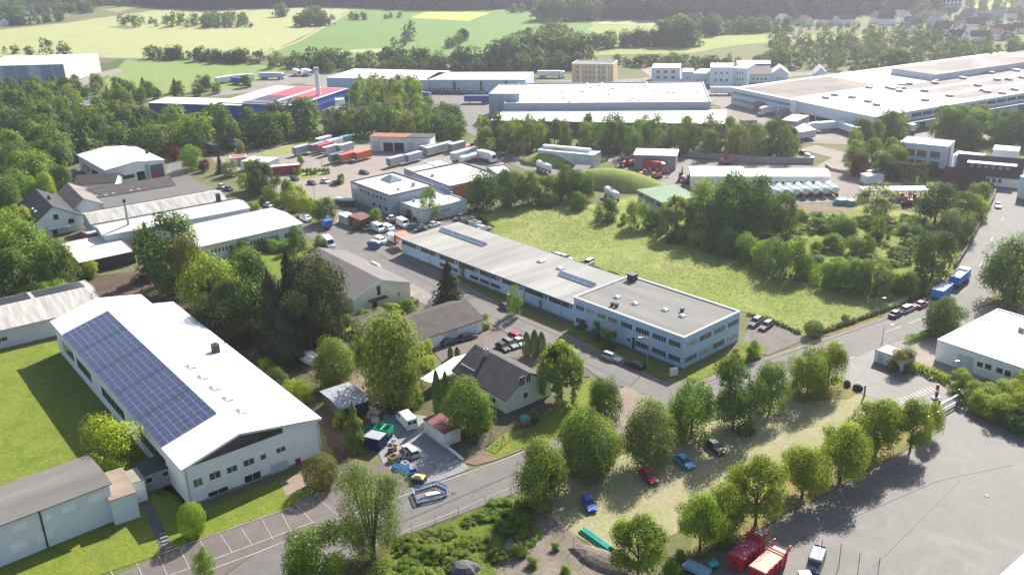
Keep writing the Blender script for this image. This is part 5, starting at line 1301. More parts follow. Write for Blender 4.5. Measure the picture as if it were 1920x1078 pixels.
r = thing('tarpaulin_heap', G(130, 326), .2, 'crumpled blue tarpaulin heap beside the white hall with glazed bay', 'tarpaulin')
MB().loft([[(x, -2.2 * k, 0), (x, -1.4 * k, 1.3 * k), (x, .3, 1.7 * k), (x, 1.6 * k, 1.1 * k), (x, 2.2 * k, 0)] for x, k in ((-3.6, .5), (-2, 1), (0, .8), (2, 1.05), (3.4, .5))]).build('sheet', M('tarp_blue', (.03, .20, .5)), r)
r = thing('flat_trailer', G(1306, 1074), math.radians(-40), 'small trailer with pale blue cover by the low yard fence', 'trailer')
MB().hexa([(-1.9, -.9, .6), (1.9, -.9, .6), (1.9, .9, .6), (-1.9, .9, .6)], [(-1.8, -.85, 1.1), (1.8, -.85, 1.1), (1.8, .85, 1.1), (-1.8, .85, 1.1)]).build('cover', M('cover_pale_blue', (.22, .36, .46), .5), r); add_wheels(r, (-.3, .5), .95, .3, .18); MB().box(1.9, 3.0, -.06, .06, .5, .62).build('drawbar', dark_metal, r)
r = thing('pump_unit', G(1336, 1066), .4, 'small teal pump unit beside the red press containers', 'pump')
MB().tube((-.7, 0, .8), (.7, 0, .8), .45, n=12).build('tank', M('pump_teal', (.02, .36, .30), .4), r); MB().box(-.8, .8, -.5, .5, 0, .35).build('skid', dark_metal, r); MB().tube((0, 0, 1.2), (0, 0, 1.7), .16).build('filler', M('pump_teal', (.02, .36, .30)), r)
r = thing('marker_post', G(1620, 744), 0, 'rust-brown wooden post at the corner of the dirt lot entrance', 'post')
MB().box(-.12, .12, -.12, .12, 0, 2.4).build('post', M('wood_rust', (.2, .08, .05), .9), r); MB().box(-.16, .16, -.16, .16, 2.4, 2.5).build('cap', dark_metal, r)
# grassy mounds
# ------------------------------------------------------------------ vegetation
FOL = foliage('foliage'); FOLC = foliage('needle_foliage', .22, (1.2, 1.15, .7))
bark = M('bark', (.09, .07, .055), .95, .3, 2)
NP = np.random.RandomState(4)

def unit(n):
    v = NP.normal(size=(n, 3)); return v / np.linalg.norm(v, axis=1)[:, None]

def leaves(P, out, size, asp=.75, rnd=.5, up=.3):
    """many small leaf faces at points P, facing roughly outwards"""
    n = len(P)
    N = out + unit(n) * rnd; N[:, 2] += up; N /= np.linalg.norm(N, axis=1)[:, None]
    T = np.cross(N, unit(n)); T /= np.linalg.norm(T, axis=1)[:, None]
    Bv = np.cross(N, T); s = (size * NP.uniform(.55, 1.25, n))[:, None]
    a, b = T * s * .5, Bv * s * .5 * asp
    V = np.stack([P - a - b * .4, P - b + a * .2, P + a + b * .3, P + b - a * .15], 1).reshape(-1, 3)
    return V

def mesh_quads(name, V, mat):
    me = bpy.data.meshes.new(name); n = len(V) // 4
    me.vertices.add(len(V)); me.vertices.foreach_set('co', V.astype(np.float32).ravel())
    me.loops.add(n * 4); me.loops.foreach_set('vertex_index', np.arange(n * 4, dtype=np.int32))
    me.polygons.add(n); me.polygons.foreach_set('loop_start', np.arange(0, n * 4, 4, dtype=np.int32))
    me.polygons.foreach_set('loop_total', np.full(n, 4, dtype=np.int32))
    me.materials.append(mat); me.update(calc_edges=True); me.validate()
    return me

def crown_points(kind, n):
    """points and outward directions of a crown in a unit tree: width 1, height 1"""
    if kind == 'ball':
        o = unit(n); P = o * NP.uniform(.40, .5, (n, 1)) * (1 + .07 * np.sin(o[:, :1] * 9 + o[:, 1:2] * 7) * np.sin(o[:, 2:3] * 8)); P[:, 2] = np.clip(P[:, 2] + .47, .01, 1)
        return P, o
    if kind in ('round', 'street', 'oval', 'shrub', 'birch', 'vase', 'scrub'):
        cz, R, nl, lr = {'scrub': (.38, (.46, .46, .36), 30, .12), 'street': (.62, (.40, .40, .30), 34, .17), 'round': (.60, (.40, .40, .31), 40, .185), 'oval': (.55, (.36, .36, .37), 26, .17), 'shrub': (.42, (.36, .36, .40), 20, .2), 'birch': (.56, (.34, .34, .40), 40, .13), 'vase': (.66, (.40, .40, .30), 60, .12)}[kind]
        d = unit(nl * 3); d = d[d[:, 2] > (-.75 if kind not in ('shrub', 'scrub') else -.5)][:nl]; nl = len(d)
        c = d * np.array(R) * NP.uniform(.45, 1.0, (nl, 1)) ** .6; c[:, 2] += cz
        if kind == 'vase': c[:, :2] *= (.55 + .6 * np.clip((c[:, 2:3] - .3) / .5, 0, 1))
        rr = lr * NP.uniform(.65, 1.25, nl)
        w = rr ** 2; k = NP.choice(nl, n, p=w / w.sum())
        o = unit(n); o[:, 2] = np.where(o[:, 2] < -.3, -o[:, 2] * .6, o[:, 2]); o /= np.linalg.norm(o, axis=1)[:, None]
        P = c[k] + o * (rr[k] * NP.uniform(.55, 1.08, n))[:, None] * np.array([1, 1, .85])
        ctr = np.array([0, 0, cz])
        out = .6 * o + .5 * (P - ctr) / .4
        zlo = {'scrub': .0, 'street': .30, 'round': .07, 'oval': .05, 'birch': .10, 'vase': .12, 'shrub': .0}[kind]
        r = np.hypot(P[:, 0], P[:, 1]); P[:, :2] *= .5 / np.percentile(r, 96)
        a, b = np.percentile(P[:, 2], (1.5, 98.5)); P[:, 2] = np.clip(zlo + (P[:, 2] - a) / (b - a) * (1 - zlo), .01, 1.04)
        return P, out
    if kind == 'willow':
        m = 60; th = NP.uniform(0, 2 * PI, m); rad = np.sqrt(NP.uniform(.02, 1, m)) * .46
        top = .98 - .55 * (rad / .46) ** 2 * .6 + NP.uniform(-.05, .03, m); ln = NP.uniform(.25, .72, m) * (.45 + rad)
        k = NP.choice(m, n); t = NP.uniform(0, 1, n) ** .8
        P = np.stack([rad[k] * np.cos(th[k]) + NP.normal(0, .035, n), rad[k] * np.sin(th[k]) + NP.normal(0, .035, n), np.maximum(.04, top[k] - t * ln[k])], 1)
        out = np.stack([np.cos(th[k]), np.sin(th[k]), np.full(n, .2)], 1)
        return P, out
    if kind == 'conifer':
        lv = 15; z0 = np.linspace(.06, .96, lv); r0 = .5 * (1 - z0) ** .8 * NP.uniform(.85, 1.1, lv) + .01
        k = NP.choice(lv, n, p=(r0 + .03) / (r0 + .03).sum())
        nb = 11; br = NP.randint(0, nb, n); th = br * 2 * PI / nb + k * .9 + NP.normal(0, .13, n)
        t = NP.uniform(.12, 1, n) ** .7; r = r0[k] * t * (.8 + .35 * np.sin(br * 7.3 + k * 3.1))
        P = np.stack([r * np.cos(th), r * np.sin(th), z0[k] - .09 * t ** 1.5 + NP.normal(0, .012, n)], 1); P[:, 2] = np.clip(P[:, 2], .02, 1)
        out = np.stack([np.cos(th) * .6, np.sin(th) * .6, np.full(n, .5)], 1)
        return P, out
    if kind == 'column':
        z = NP.uniform(.01, 1, n); r = .46 * np.minimum(1, (z / .12) ** .5) * np.clip((1 - z) / .45, 0, 1) ** .55
        th = NP.uniform(0, 2 * PI, n); r = r * NP.uniform(.8, 1.05, n) * (1 + .1 * np.sin(th * 5 + z * 18))
        P = np.stack([r * np.cos(th), r * np.sin(th), z], 1)
        return P, np.stack([np.cos(th), np.sin(th), np.full(n, .25)], 1)

LODS = {0: (14000, .034), 1: (6500, .048), 2: (2200, .08), 3: (260, .20)}
_tm = {}
def tree_mesh(kind, lod, var):
    key = (kind, lod, var)
    if key in _tm: return _tm[key]
    n, lf = LODS[lod]
    if kind in ('conifer', 'column'): n = int(n * 1.1); lf *= .95
    if kind == 'vase': n = int(n * 1.9); lf *= .52
    if kind == 'birch': n = int(n * .8); lf *= .9
    if kind == 'shrub': lf *= 1.15; n = int(n * .7)
    if kind == 'ball': lf *= .8
    if kind == 'scrub': lf *= .8
    P, out = crown_points(kind, n)
    V = leaves(P, out, lf, .7 if kind not in ('willow',) else 1.0)
    cm = mesh_quads('crown', V, FOLC if kind in ('conifer', 'column') else FOL)
    b = MB(); rn = random.Random(var * 7 + len(kind))
    if kind == 'vase':
        b.tube((0, 0, 0), (0, 0, .10), .045, .04, 8)
        for i in range(9):
            t = i * 2 * PI / 9 + rn.uniform(-.2, .2); e = rn.uniform(.10, .3)
            m = (math.cos(t) * e * .45, math.sin(t) * e * .45, .42)
            b.tube((math.cos(t) * .015, math.sin(t) * .015, .07), m, .017, .012, 5).tube(m, (math.cos(t) * e, math.sin(t) * e, .82), .012, .004, 5)
    elif kind not in ('shrub', 'column', 'ball', 'scrub'):
        top = .92 if kind == 'conifer' else .62
        b.tube((0, 0, 0), (0, 0, top), .030, .008, 7)
        if kind != 'conifer':
            for i in range(5):
                t = i * 2 * PI / 5 + rn.uniform(-.4, .4); z = rn.uniform(.24, .45); e = rn.uniform(.18, .32)
                b.tube((0, 0, z), (math.cos(t) * e, math.sin(t) * e, z + rn.uniform(.18, .32)), .014, .004, 5)
    else:
        for i in range(3): b.tube((.02 * i - .02, .01, 0), (.12 * (i - 1), .05 * (i - 1), .5), .02, .006, 5)
    _tm[key] = (cm, b.mesh('trunk', bark))
    return _tm[key]

BR, MD, DK, OL, CN, PU, PL = (.265, .355, .03), (.17, .268, .032), (.098, .168, .028), (.18, .215, .032), (.075, .092, .036), (.15, .022, .035), (.19, .25, .07)
CNAME = {BR: 'bright green', MD: 'mid-green', DK: 'dark green', OL: 'olive green', CN: 'dark', PU: 'dark purple', PL: 'pale green'}
KNAME = {'scrub': 'scrub bush', 'ball': 'clipped bush', 'street': 'round tree', 'round': 'round tree', 'oval': 'oval tree', 'shrub': 'bush', 'birch': 'airy tree', 'vase': 'multi-stemmed tree', 'willow': 'weeping tree', 'conifer': 'conifer', 'column': 'columnar thuja'}
OBJN = {'scrub': 'bush', 'ball': 'bush', 'street': 'broadleaf_tree', 'round': 'broadleaf_tree', 'oval': 'broadleaf_tree', 'shrub': 'bush', 'birch': 'birch_tree', 'vase': 'multistem_tree', 'willow': 'willow_tree', 'conifer': 'conifer_tree', 'column': 'thuja_tree'}
GREEN = []   # vegetation awaiting its label
_cnt = [0]
def plant_at(kind, p, h, w, col, label=None, group=None, lod=None):
    _cnt[0] += 1
    m = mpp(p)
    if lod is None: lod = 0 if m < .125 else 1 if m < .21 else 2
    cm, tm = tree_mesh(kind, lod, _cnt[0] % (3 if lod < 2 else 4))
    r = link(OBJN[kind], None, None, p); r.rotation_euler = (0, 0, random.uniform(0, 6.28)); r.scale = (w, w, h); r.empty_display_size = .3
    v = random.uniform(.86, 1.14)
    c = link('crown', cm, r); c.color = (col[0] * v * random.uniform(.92, 1.1), col[1] * v, col[2] * v, 1)
    link('trunk', tm, r)
    tag(r, label, 'bush' if kind in ('shrub', 'ball', 'scrub') else 'tree', group)
    if not label: GREEN.append((r, kind, col, h, w))
    return r

def T(kind, xb, yb, yt, w, col, label=None):
    p = G(xb, yb); h = height_at(p, yt)
    if kind != 'shrub': h = max(h, 2)
    return plant_at(kind, p, max(h, .6), w * mpp(p), col, label)

# near trees: (kind, base x, base y, top y, width)
T('vase', 700, 1046, 866, 142, (.15, .21, .045), 'large loose multi-stemmed tree on the verge in front of the solar hall')
T('oval', 600, 1112, 992, 116, (.17, .275, .025), 'fresh green tree cut by the lower picture edge beside the road')
T('birch', 388, 1100, 1026, 44, MD, 'slim young tree standing at the parking stalls')
T('ball', 364, 1004, 941, 54, (.17, .27, .025), 'clipped ball-shaped bush on the lawn before the solar hall')
T('ball', 604, 912, 850, 70, (.13, .13, .03), 'broad olive dome-shaped bush at the red door of the solar hall')
T('shrub', 222, 885, 790, 118, BR, 'large leafy yellow-green shrub between shuttered block and solar hall')
T('round', 731, 748, 594, 146, (.20, .275, .03), 'huge yellow-green tree in the middle of the garden yard')
T('shrub', 766, 764, 690, 62, MD, 'tall shrub leaning at the foot of the huge garden tree')
T('shrub', 800, 690, 640, 32, BR, 'bright bush between the huge garden tree and workshop')
T('round', 627, 718, 638, 82, MD, 'rounded tree hiding a white van in the garden yard')
T('conifer', 668, 838, 750, 60, OL, 'brownish conifer beside the storage tunnel and scrap')
T('shrub', 650, 700, 662, 30, MD)
for i, (x, y, t, w, c) in enumerate(((478, 625, 480, 110, DK), (430, 640, 540, 100, CN), (520, 655, 500, 90, CN), (556, 640, 462, 86, (.05, .052, .022)), (600, 640, 478, 90, (.055, .055, .022)), (500, 600, 470, 80, CN), (612, 636, 474, 80, CN), (585, 660, 540, 80, CN), (540, 680, 560, 80, CN))):
    T('conifer' if i not in (0, 1, 4, 7) else 'oval', x, y, t, w * 1.25, c if i not in (1, 4, 7) else (.085, .11, .032))
T('conifer', 288, 520, 412, 76, CN); T('oval', 330, 540, 408, 116, DK); T('oval', 362, 545, 440, 70, OL)
T('round', 398, 580, 484, 112, (.21, .3, .03)); T('round', 440, 560, 490, 70, MD)
T('shrub', 560, 470, 425, 36, DK, 'dark clipped bush at the corner of the banded-window hall')
for x, y, t, w in ((372, 490, 462, 40), (455, 478, 452, 50), (500, 470, 450, 56), (535, 468, 452, 40), (168, 520, 494, 34)): T('shrub', x, y, t, w, MD)
T('conifer', 843, 568, 486, 84, (.055, .062, .03), 'lone dark spruce at the street between cream house and workshop wing')
T('shrub', 872, 520, 490, 20, MD); T('birch', 965, 592, 537, 32, MD, 'small airy tree at the kerb before the workshop wing')
T('column', 822, 778, 694, 20, DK, 'tall columnar thuja nearest the carport'); T('column', 839, 782, 696, 20, DK, 'tall columnar thuja nearest the slate-roofed house')
T('round', 878, 815, 712, 94, (.17, .24, .03), 'spreading leafy tree before the slate-roofed house'); T('shrub', 905, 800, 765, 36, BR)
T('willow', 1052, 752, 640, 98, (.19, .26, .035), 'weeping willow beside the slate-roofed house gable')
for x, t in ((988, 622), (1003, 618), (1016, 622)): T('column', x, 668, t, 19, DK)
for x in (845, 858): T('column', x, 672, 650, 12, DK)
T('round', 1134, 795, 710, 68, DK, 'compact dark tree alone at the road junction')
T('shrub', 1000, 790, 770, 24, MD); T('shrub', 908, 615, 588, 24, BR)
row1 = ((1020, 948, 830, 104, (.19, .255, .035)), (1098, 895, 770, 108, (.115, .175, .035)), (1128, 862, 790, 70, BR), (1216, 862, 752, 100, PL), (1296, 820, 714, 94, MD), (1374, 806, 670, 96, DK), (1444, 772, 680, 68, MD), (1512, 745, 655, 76, (.2, .27, .03)), (1552, 726, 644, 60, (.2, .27, .03)), (1080, 840, 775, 60, BR))
for i, (x, y, t, w, c) in enumerate(row1): T('round' if i != 5 else 'oval', x, y, t, w, c)
row2 = ((1196, 1085, 972, 100), (1312, 1030, 925, 92), (1352, 1010, 910, 80), (1416, 982, 862, 104), (1503, 930, 836, 98), (1574, 900, 797, 100), (1640, 852, 750, 104), (1706, 842, 752, 74), (1744, 814, 754, 40))
for x, y, t, w in row2: T('street', x, y + 4, t + 2, w * 1.04, (.22, .295, .028))
T('round', 1768, 626, 560, 76, DK, 'bushy dark tree between the wide road and white roadside warehouse')
T('round', 1900, 566, 452, 124, DK, 'large dark tree at the outer edge of the wide road')
T('ball', 1525, 630, 600, 38, DK, 'dark rounded bush at the meadow corner by the driveway'); T('shrub', 1585, 604, 590, 20, DK)
T('shrub', 1690, 695, 655, 52, OL); T('shrub', 1412, 672, 640, 30, MD); T('shrub', 1378, 680, 655, 20, PU)
T('shrub', 1800, 730, 695, 46, BR)
for x, y, t, w in ((1118, 640, 600, 20), (1092, 618, 600, 22), (1142, 652, 616, 34)): T('shrub', x, y, t, w, DK)
# centre street trees and yard planting
for k, x, y, t, w, c in (('round', 303, 292, 236, 66, DK), ('round', 360, 318, 275, 44, MD), ('round', 384, 322, 300, 24, PU), ('round', 330, 300, 275, 26, PU), ('conifer', 414, 325, 287, 24, CN), ('birch', 434, 330, 300, 34, PL), ('oval', 462, 358, 326, 36, MD), ('oval', 487, 358, 300, 50, DK), ('oval', 490, 365, 318, 44, CN), ('round', 472, 322, 300, 34, MD),
    ('oval', 530, 388, 330, 42, DK), ('round', 508, 378, 350, 34, MD), ('round', 553, 392, 346, 54, BR), ('round', 578, 405, 370, 46, BR), ('round', 610, 418, 372, 50, (.12, .19, .03)), ('round', 476, 398, 378, 24, BR), ('round', 640, 345, 326, 14, MD), ('round', 704, 425, 392, 26, MD), ('birch', 808, 412, 352, 46, MD), ('oval', 762, 410, 390, 16, MD), ('oval', 776, 410, 394, 14, MD), ('birch', 670, 432, 412, 16, OL), ('shrub', 600, 465, 442, 24, MD),
    ('round', 565, 310, 292, 14, MD), ('birch', 452, 300, 265, 20, OL)): T(k, x, y, t, w, c)
for i in range(14): T('shrub', 545 + i * 5.2 + (i % 3) * 3, 324 - i * .25 + (i % 2) * 5, 316 - (i % 2) * 1, 9, MD)
# beside the meadow
for k, x, y, t, w, c in (('round', 906, 392, 322, 66, DK), ('round', 958, 388, 318, 62, DK), ('round', 990, 385, 322, 46, MD), ('oval', 1012, 378, 332, 40, DK), ('round', 1065, 372, 316, 56, DK), ('round', 1040, 375, 330, 48, MD), ('round', 1090, 378, 322, 50, DK), ('shrub', 1085, 392, 360, 34, MD), ('shrub', 1138, 412, 372, 46, DK), ('shrub', 1196, 428, 378, 50, MD), ('shrub', 1222, 430, 392, 30, DK), ('willow', 1268, 440, 366, 70, PL), ('round', 1240, 432, 395, 30, DK), ('shrub', 1030, 385, 360, 36, MD), ('shrub', 1168, 420, 400, 16, MD)):
    T(k, x, y, t, w, c)
for x, y, t, w, c in ((1325, 442, 340, 84, MD), (1372, 446, 332, 96, DK), (1420, 440, 336, 88, DK), (1465, 440, 362, 56, DK), (1345, 448, 372, 70, DK), (1400, 450, 380, 80, DK), (1305, 440, 378, 44, DK)): T('round', x, y, t, w, c)
for k, x, y, t, w, c in (('birch', 1640, 408, 346, 78, PL), ('round', 1752, 420, 344, 74, DK), ('round', 1790, 448, 394, 70, PL), ('round', 1746, 522, 436, 78, (.09, .15, .03)), ('round', 1832, 385, 344, 50, MD), ('round', 1808, 412, 362, 60, (.1, .16, .03)), ('shrub', 1830, 410, 368, 44, BR), ('birch', 1643, 448, 406, 30, MD), ('shrub', 1776, 426, 400, 30, MD), ('shrub', 1805, 440, 418, 26, MD)): T(k, x, y, t, w, c)
for x, y, t, w in ((1285, 450, 424, 40), (1310, 460, 430, 44), (1338, 470, 434, 44), (1366, 480, 432, 50), (1398, 486, 440, 46), (1428, 500, 452, 50), (1452, 512, 446, 60), (1482, 520, 452, 60), (1508, 522, 480, 44), (1546, 532, 490, 56), (1572, 540, 488, 60), (1600, 545, 490, 60), (1628, 548, 492, 56), (1652, 556, 500, 46), (1676, 548, 512, 44), (1700, 552, 510, 40), (1720, 545, 520, 36), (1650, 530, 490, 20), (1560, 470, 442, 50), (1600, 476, 446, 40), (1625, 480, 440, 32), (1548, 436, 420, 30), (1580, 436, 406, 50), (1592, 434, 414, 30), (1540, 420, 398, 30), (1700, 436, 418, 40), (1712, 430, 404, 40), (1690, 478, 464, 34), (1566, 498, 484, 28), (1480, 418, 390, 40), (1505, 412, 392, 30), (1530, 478, 452, 26), (1270, 442, 420, 36), (1255, 455, 440, 20), (1640, 452, 436, 28), (1700, 440, 430, 14), (1460, 428, 400, 30), (1665, 448, 440, 10), (1530, 500, 480, 40)):
    T('shrub', x, y, t, w, random.choice((MD, MD, DK, BR, PL)))
# wood edges at the left
for k, x, y, t, w, c in (('round', 55, 535, 425, 120, MD), ('round', 110, 540, 452, 80, DK), ('round', 15, 470, 400, 80, MD), ('round', 25, 560, 470, 80, DK), ('round', 75, 500, 440, 70, MD), ('oval', 35, 440, 385, 50, BR), ('round', 40, 375, 320, 66, MD), ('round', 75, 350, 290, 60, DK), ('round', 118, 352, 312, 44, DK), ('round', 88, 372, 325, 36, BR), ('round', 10, 400, 330, 70, DK), ('shrub', 178, 350, 336, 16, BR), ('shrub', 192, 352, 336, 20, PU), ('shrub', 100, 560, 528, 60, MD), ('shrub', 60, 566, 536, 60, MD), ('shrub', 60, 470, 455, 40, MD), ('birch', 175, 520, 490, 26, BR)): T(k, x, y, t, w, c)
# scrub beside the road
rs = random.Random(21)
for i in range(74):
    t = i / 73; x = 740 + rs.uniform(0, 250); y0 = 1003 - (x - 755) * .38; y = y0 + 20 + rs.uniform(0, 1) ** 1.2 * (1095 - y0)
    if x > 900 and y > 1010 and rs.random() < .6: continue
    p = G(x, y); s = rs.uniform(16, 60)
    plant_at('scrub', p, s * mpp(p) * rs.uniform(.18, .4), s * mpp(p), rs.choice(((.19, .26, .03), MD, (.15, .22, .03), (.18, .22, .04))))
for x, y, t, w in ((1000, 1060, 1045, 26), (1060, 1075, 1060, 22), (972, 1040, 1020, 34), (1042, 1030, 1018, 18), (1275, 1052, 1030, 22), (1260, 1078, 1050, 40), (1360, 1015, 985, 44)): T('shrub', x, y, t, w, MD)
for x, y, t, w in ((520, 722, 690, 44), (548, 742, 712, 34), (568, 755, 718, 50), (500, 700, 672, 34), (640, 800, 770, 30), (590, 615, 590, 34), (625, 612, 592, 30), (648, 608, 590, 26), (686, 600, 580, 30), (735, 590, 570, 40), (762, 582, 562, 40), (670, 668, 640, 34), (712, 596, 578, 30)):
    T('shrub', x, y, t, w, random.choice((MD, BR, DK)))
for x, y, t, w in ((1920, 740, 700, 60), (1890, 750, 715, 60), (1850, 752, 722, 60), (1822, 745, 715, 46), (1915, 790, 735, 70), (1870, 785, 742, 66), (1835, 770, 735, 50)): T('shrub', x, y, t, w, random.choice((MD, BR)))

def in_poly(p, P):
    c = False; j = len(P) - 1
    for i in range(len(P)):
        if (P[i].y > p.y) != (P[j].y > p.y) and p.x < (P[j].x - P[i].x) * (p.y - P[i].y) / (P[j].y - P[i].y) + P[i].x: c = not c
        j = i
    return c

def scatter(px, n, space, seed, hole=()):
    rn = random.Random(seed); P = [G(x, y) for x, y in px]; out = []
    xs = [p.x for p in P]; ys = [p.y for p in P]
    for _ in range(n * 40):
        p = Vector((rn.uniform(min(xs), max(xs)), rn.uniform(min(ys), max(ys)), 0))
        if not in_poly(p, P): continue
        if any((p - q).length < space for q in out): continue
        if any((p - q).length < r for q, r in hole): continue
        out.append(p)
        if len(out) >= n: break
    return out

LMH = [(c, r + 4) for _, c, r in LM]
def wood(px, n, space, seed, kinds, hr, wr, cols):
    rn = random.Random(seed + 1)
    for p in scatter(px, n, space, seed, LMH):
        h = rn.uniform(*hr); plant_at(rn.choice(kinds), p, h, h * rn.uniform(*wr), rn.choice(cols))
wood([(0, 215), (60, 195), (130, 192), (230, 215), (290, 248), (420, 250), (560, 246), (655, 240), (655, 255), (560, 266), (470, 277), (340, 288), (318, 296), (150, 300), (110, 330), (0, 400)], 92, 11, 31, ('round', 'round', 'oval', 'conifer'), (10.5, 15), (.85, 1.2), (DK, DK, DK, MD, (.06, .105, .018), (.11, .17, .025), (.15, .23, .03)))
wood([(0, 180), (60, 178), (130, 178), (200, 186), (270, 196), (330, 185), (440, 176), (470, 164), (330, 172), (200, 166), (140, 162), (0, 168)], 34, 10, 32, ('oval', 'conifer', 'round'), (6, 9), (.8, 1.1), (DK, CN, DK, MD))
wood([(660, 205), (700, 182), (760, 180), (795, 205), (760, 215)], 13, 8, 37, ('birch', 'oval'), (12, 15), (.6, .85), (MD, OL, PL))
wood([(656, 258), (665, 240), (700, 232), (800, 222), (860, 245), (886, 264), (800, 265)], 30, 9.5, 33, ('round', 'oval', 'round'), (9, 13), (.85, 1.15), (DK, MD, DK, OL))
wood([(905, 272), (1010, 268), (1200, 272), (1480, 282), (1492, 302), (1380, 300), (1270, 296), (1150, 290), (1000, 288), (905, 292)], 66, 6.5, 34, ('birch', 'oval', 'oval'), (9.5, 14), (.55, .8), (DK, MD, OL, DK))
wood([(1610, 300), (1660, 275), (1690, 250), (1640, 262), (1600, 280), (1600, 325), (1640, 345), (1690, 340), (1690, 310)], 14, 8, 35, ('round', 'oval'), (8, 12), (.7, 1.0), (DK, MD, PL))
wood([(1730, 262), (1800, 258), (1920, 262), (1920, 282), (1850, 275), (1805, 278)], 12, 8, 36, ('round', 'oval'), (10, 14), (.8, 1.1), (MD, OL, DK, PL))
T('round', 1610, 330, 290, 34, PU)

for q, p in enumerate(scatter([(1210, 440), (1300, 442), (1450, 425), (1560, 410), (1700, 415), (1800, 420), (1790, 470), (1730, 540), (1640, 548), (1500, 520), (1380, 490)], 62, 4.5, 91)):
    w_ = random.uniform(3, 7.5); plant_at('scrub', p, w_ * random.uniform(.3, .6), w_, (MD, MD, DK, (.2, .26, .04), PL)[q % 5])
# hedges
def hedge(px, w, h, col, label):
    P = [G(x, y) for x, y in px]; o0 = P[0]
    pts = []; outs = []
    for i in range(len(P) - 1):
        a, b = P[i], P[i + 1]; d = b - a; ln = d.length; n = max(60, int(ln * (w + 2 * h) * 16)); d.normalize(); nn = np.array([-d.y, d.x, 0])
        t = NP.uniform(0, ln, n); s = NP.uniform(-1, 1, n); z = NP.uniform(0, 1, n); side = NP.randint(0, 3, n)
        off = np.where(side == 0, -1, np.where(side == 1, 1, s)) * w / 2; zz = np.where(side == 2, 1, z) * h
        wob = 1 + .25 * np.sin(t * 1.7 + i) * np.sin(t * .6)
        off = off * wob + NP.normal(0, .08, n); zz = zz * (1 + min(.2, .25 / h) * np.sin(t * .9 + 2) * np.sin(t * .37)) + NP.normal(0, .06, n)
        base = np.array([a.x - o0.x, a.y - o0.y, 0]) + np.outer(t, np.array([d.x, d.y, 0])) + np.outer(off, nn); base[:, 2] = np.maximum(.03, zz)
        pts.append(base); outs.append(np.outer(np.sign(off), nn) * (side != 2)[:, None] + np.array([0, 0, 1]) * (side == 2)[:, None])
    V = leaves(np.concatenate(pts), np.concatenate(outs), .5)
    o = link('hedge', mesh_quads('hedge', V, FOL), None, o0); o.color = (*col, 1)
    tag(o, label, 'hedge')
hedge([(1706, 690), (1740, 702), (1776, 716)], 1.4, 1.5, BR, 'trimmed green hedge behind the white entrance hut')
hedge([(1808, 752), (1850, 775), (1920, 812), (1990, 850)], 3.5, 2.6, (.09, .16, .022), 'thick wild hedge along the asphalt yard edge below the white warehouse')
hedge([(1700, 642), (1730, 634), (1752, 622)], 1.2, 1.3, MD, 'short clipped hedge at the wide road corner near the white hut')
hedge([(620, 620), (668, 603), (716, 592), (780, 572)], 2.2, 1.7, (.09, .13, .04), 'garden hedge in front of the cream house')
hedge([(920, 448), (985, 468), (1060, 492), (1160, 523)], .8, 1.2, (.05, .11, .06), 'low dark green hedge fence along the meadow behind the workshop wing')
hedge([(1500, 627), (1440, 600), (1400, 590)], .7, .6, (.05, .09, .03), 'dark low edge hedge between the meadow and driveway')
hedge([(1530, 630), (1600, 605), (1690, 572), (1740, 553)], .9, .8, (.05, .10, .03), 'low dark growth along the meadow edge by the wide road')
hedge([(1648, 336), (1690, 340), (1738, 343)], 2.6, 6.2, (.05, .062, .022), 'tall dark trimmed hedge wall before the brown-windowed office')  # dark mass also stands for the slope in the office's shadow
hedge([(700, 172), (800, 176), (910, 178)], 3, 1.5, OL, 'grassy hedge strip before the climber-clad hall')
hedge([(1100, 262), (1190, 270), (1200, 268)], 2, 3, DK, 'dark hedge behind the long pale twin hall')
# fences
def fence(px, h, sp, label, mat=None, mesh=True):
    P = [G(x, y) for x, y in px]; o0 = P[0]; mat = mat or M('fence_steel', (.11, .11, .11), .6)
    r = thing('fence', o0, 0, label, 'fence')
    w = MB(); n = 0
    for i in range(len(P) - 1):
        a, b = P[i] - o0, P[i + 1] - o0; k = max(1, round((b - a).length / sp))
        for j in range(k + (i == len(P) - 2)):
            p = a.lerp(b, j / k)
            if n < 90: MB().tube((p.x, p.y, 0), (p.x, p.y, h), .04, n=6).build('post', mat, r); n += 1
        d = (b - a).normalized(); nn = Vector((-d.y, d.x, 0)) * .012
        for z in ([.15, h * .35, h * .68, h - .06] if mesh else [h - .1]):
            w.hexa([a - nn + Vector((0, 0, z)), b - nn + Vector((0, 0, z)), b + nn + Vector((0, 0, z)), a + nn + Vector((0, 0, z))], [a - nn + Vector((0, 0, z + .012)), b - nn + Vector((0, 0, z + .012)), b + nn + Vector((0, 0, z + .012)), a + nn + Vector((0, 0, z + .012))])
    w.build('wire_mesh', mat, r)
fence([(772, 1001), (860, 966), (958, 928)], 1.8, 4.5, 'thin post and wire fence along the near side of the road')
fence([(1040, 985), (1075, 1030), (1120, 1078)], 2.0, 3.2, 'wire fence between the gravel plot and teal pipes')
fence([(1300, 1046), (1420, 998), (1560, 922), (1640, 880), (1770, 806)], 1.6, 4.5, 'low fence along the asphalt yard under the tree row', M('fence_rust', (.12, .08, .06), .8))
fence([(868, 862), (890, 852), (955, 828), (1010, 808)], 1.4, 3.5, 'garden fence with slim posts along the lawn of the slate-roofed house')
fence([(905, 622), (930, 612), (935, 606)], 1.3, 2, 'short wooden fence at the bright bush beside the workshop', M('wood_fence', (.3, .24, .18), .9))
fence([(600, 485), (650, 477)], 1.2, 3, 'short fence behind the cream house by the street', M('wood_fence', (.3, .2, .1)))
fence([(1520, 628), (1600, 606), (1690, 573), (1740, 552)], 1.7, 5, 'thin wire fence along the meadow beside the wide road')
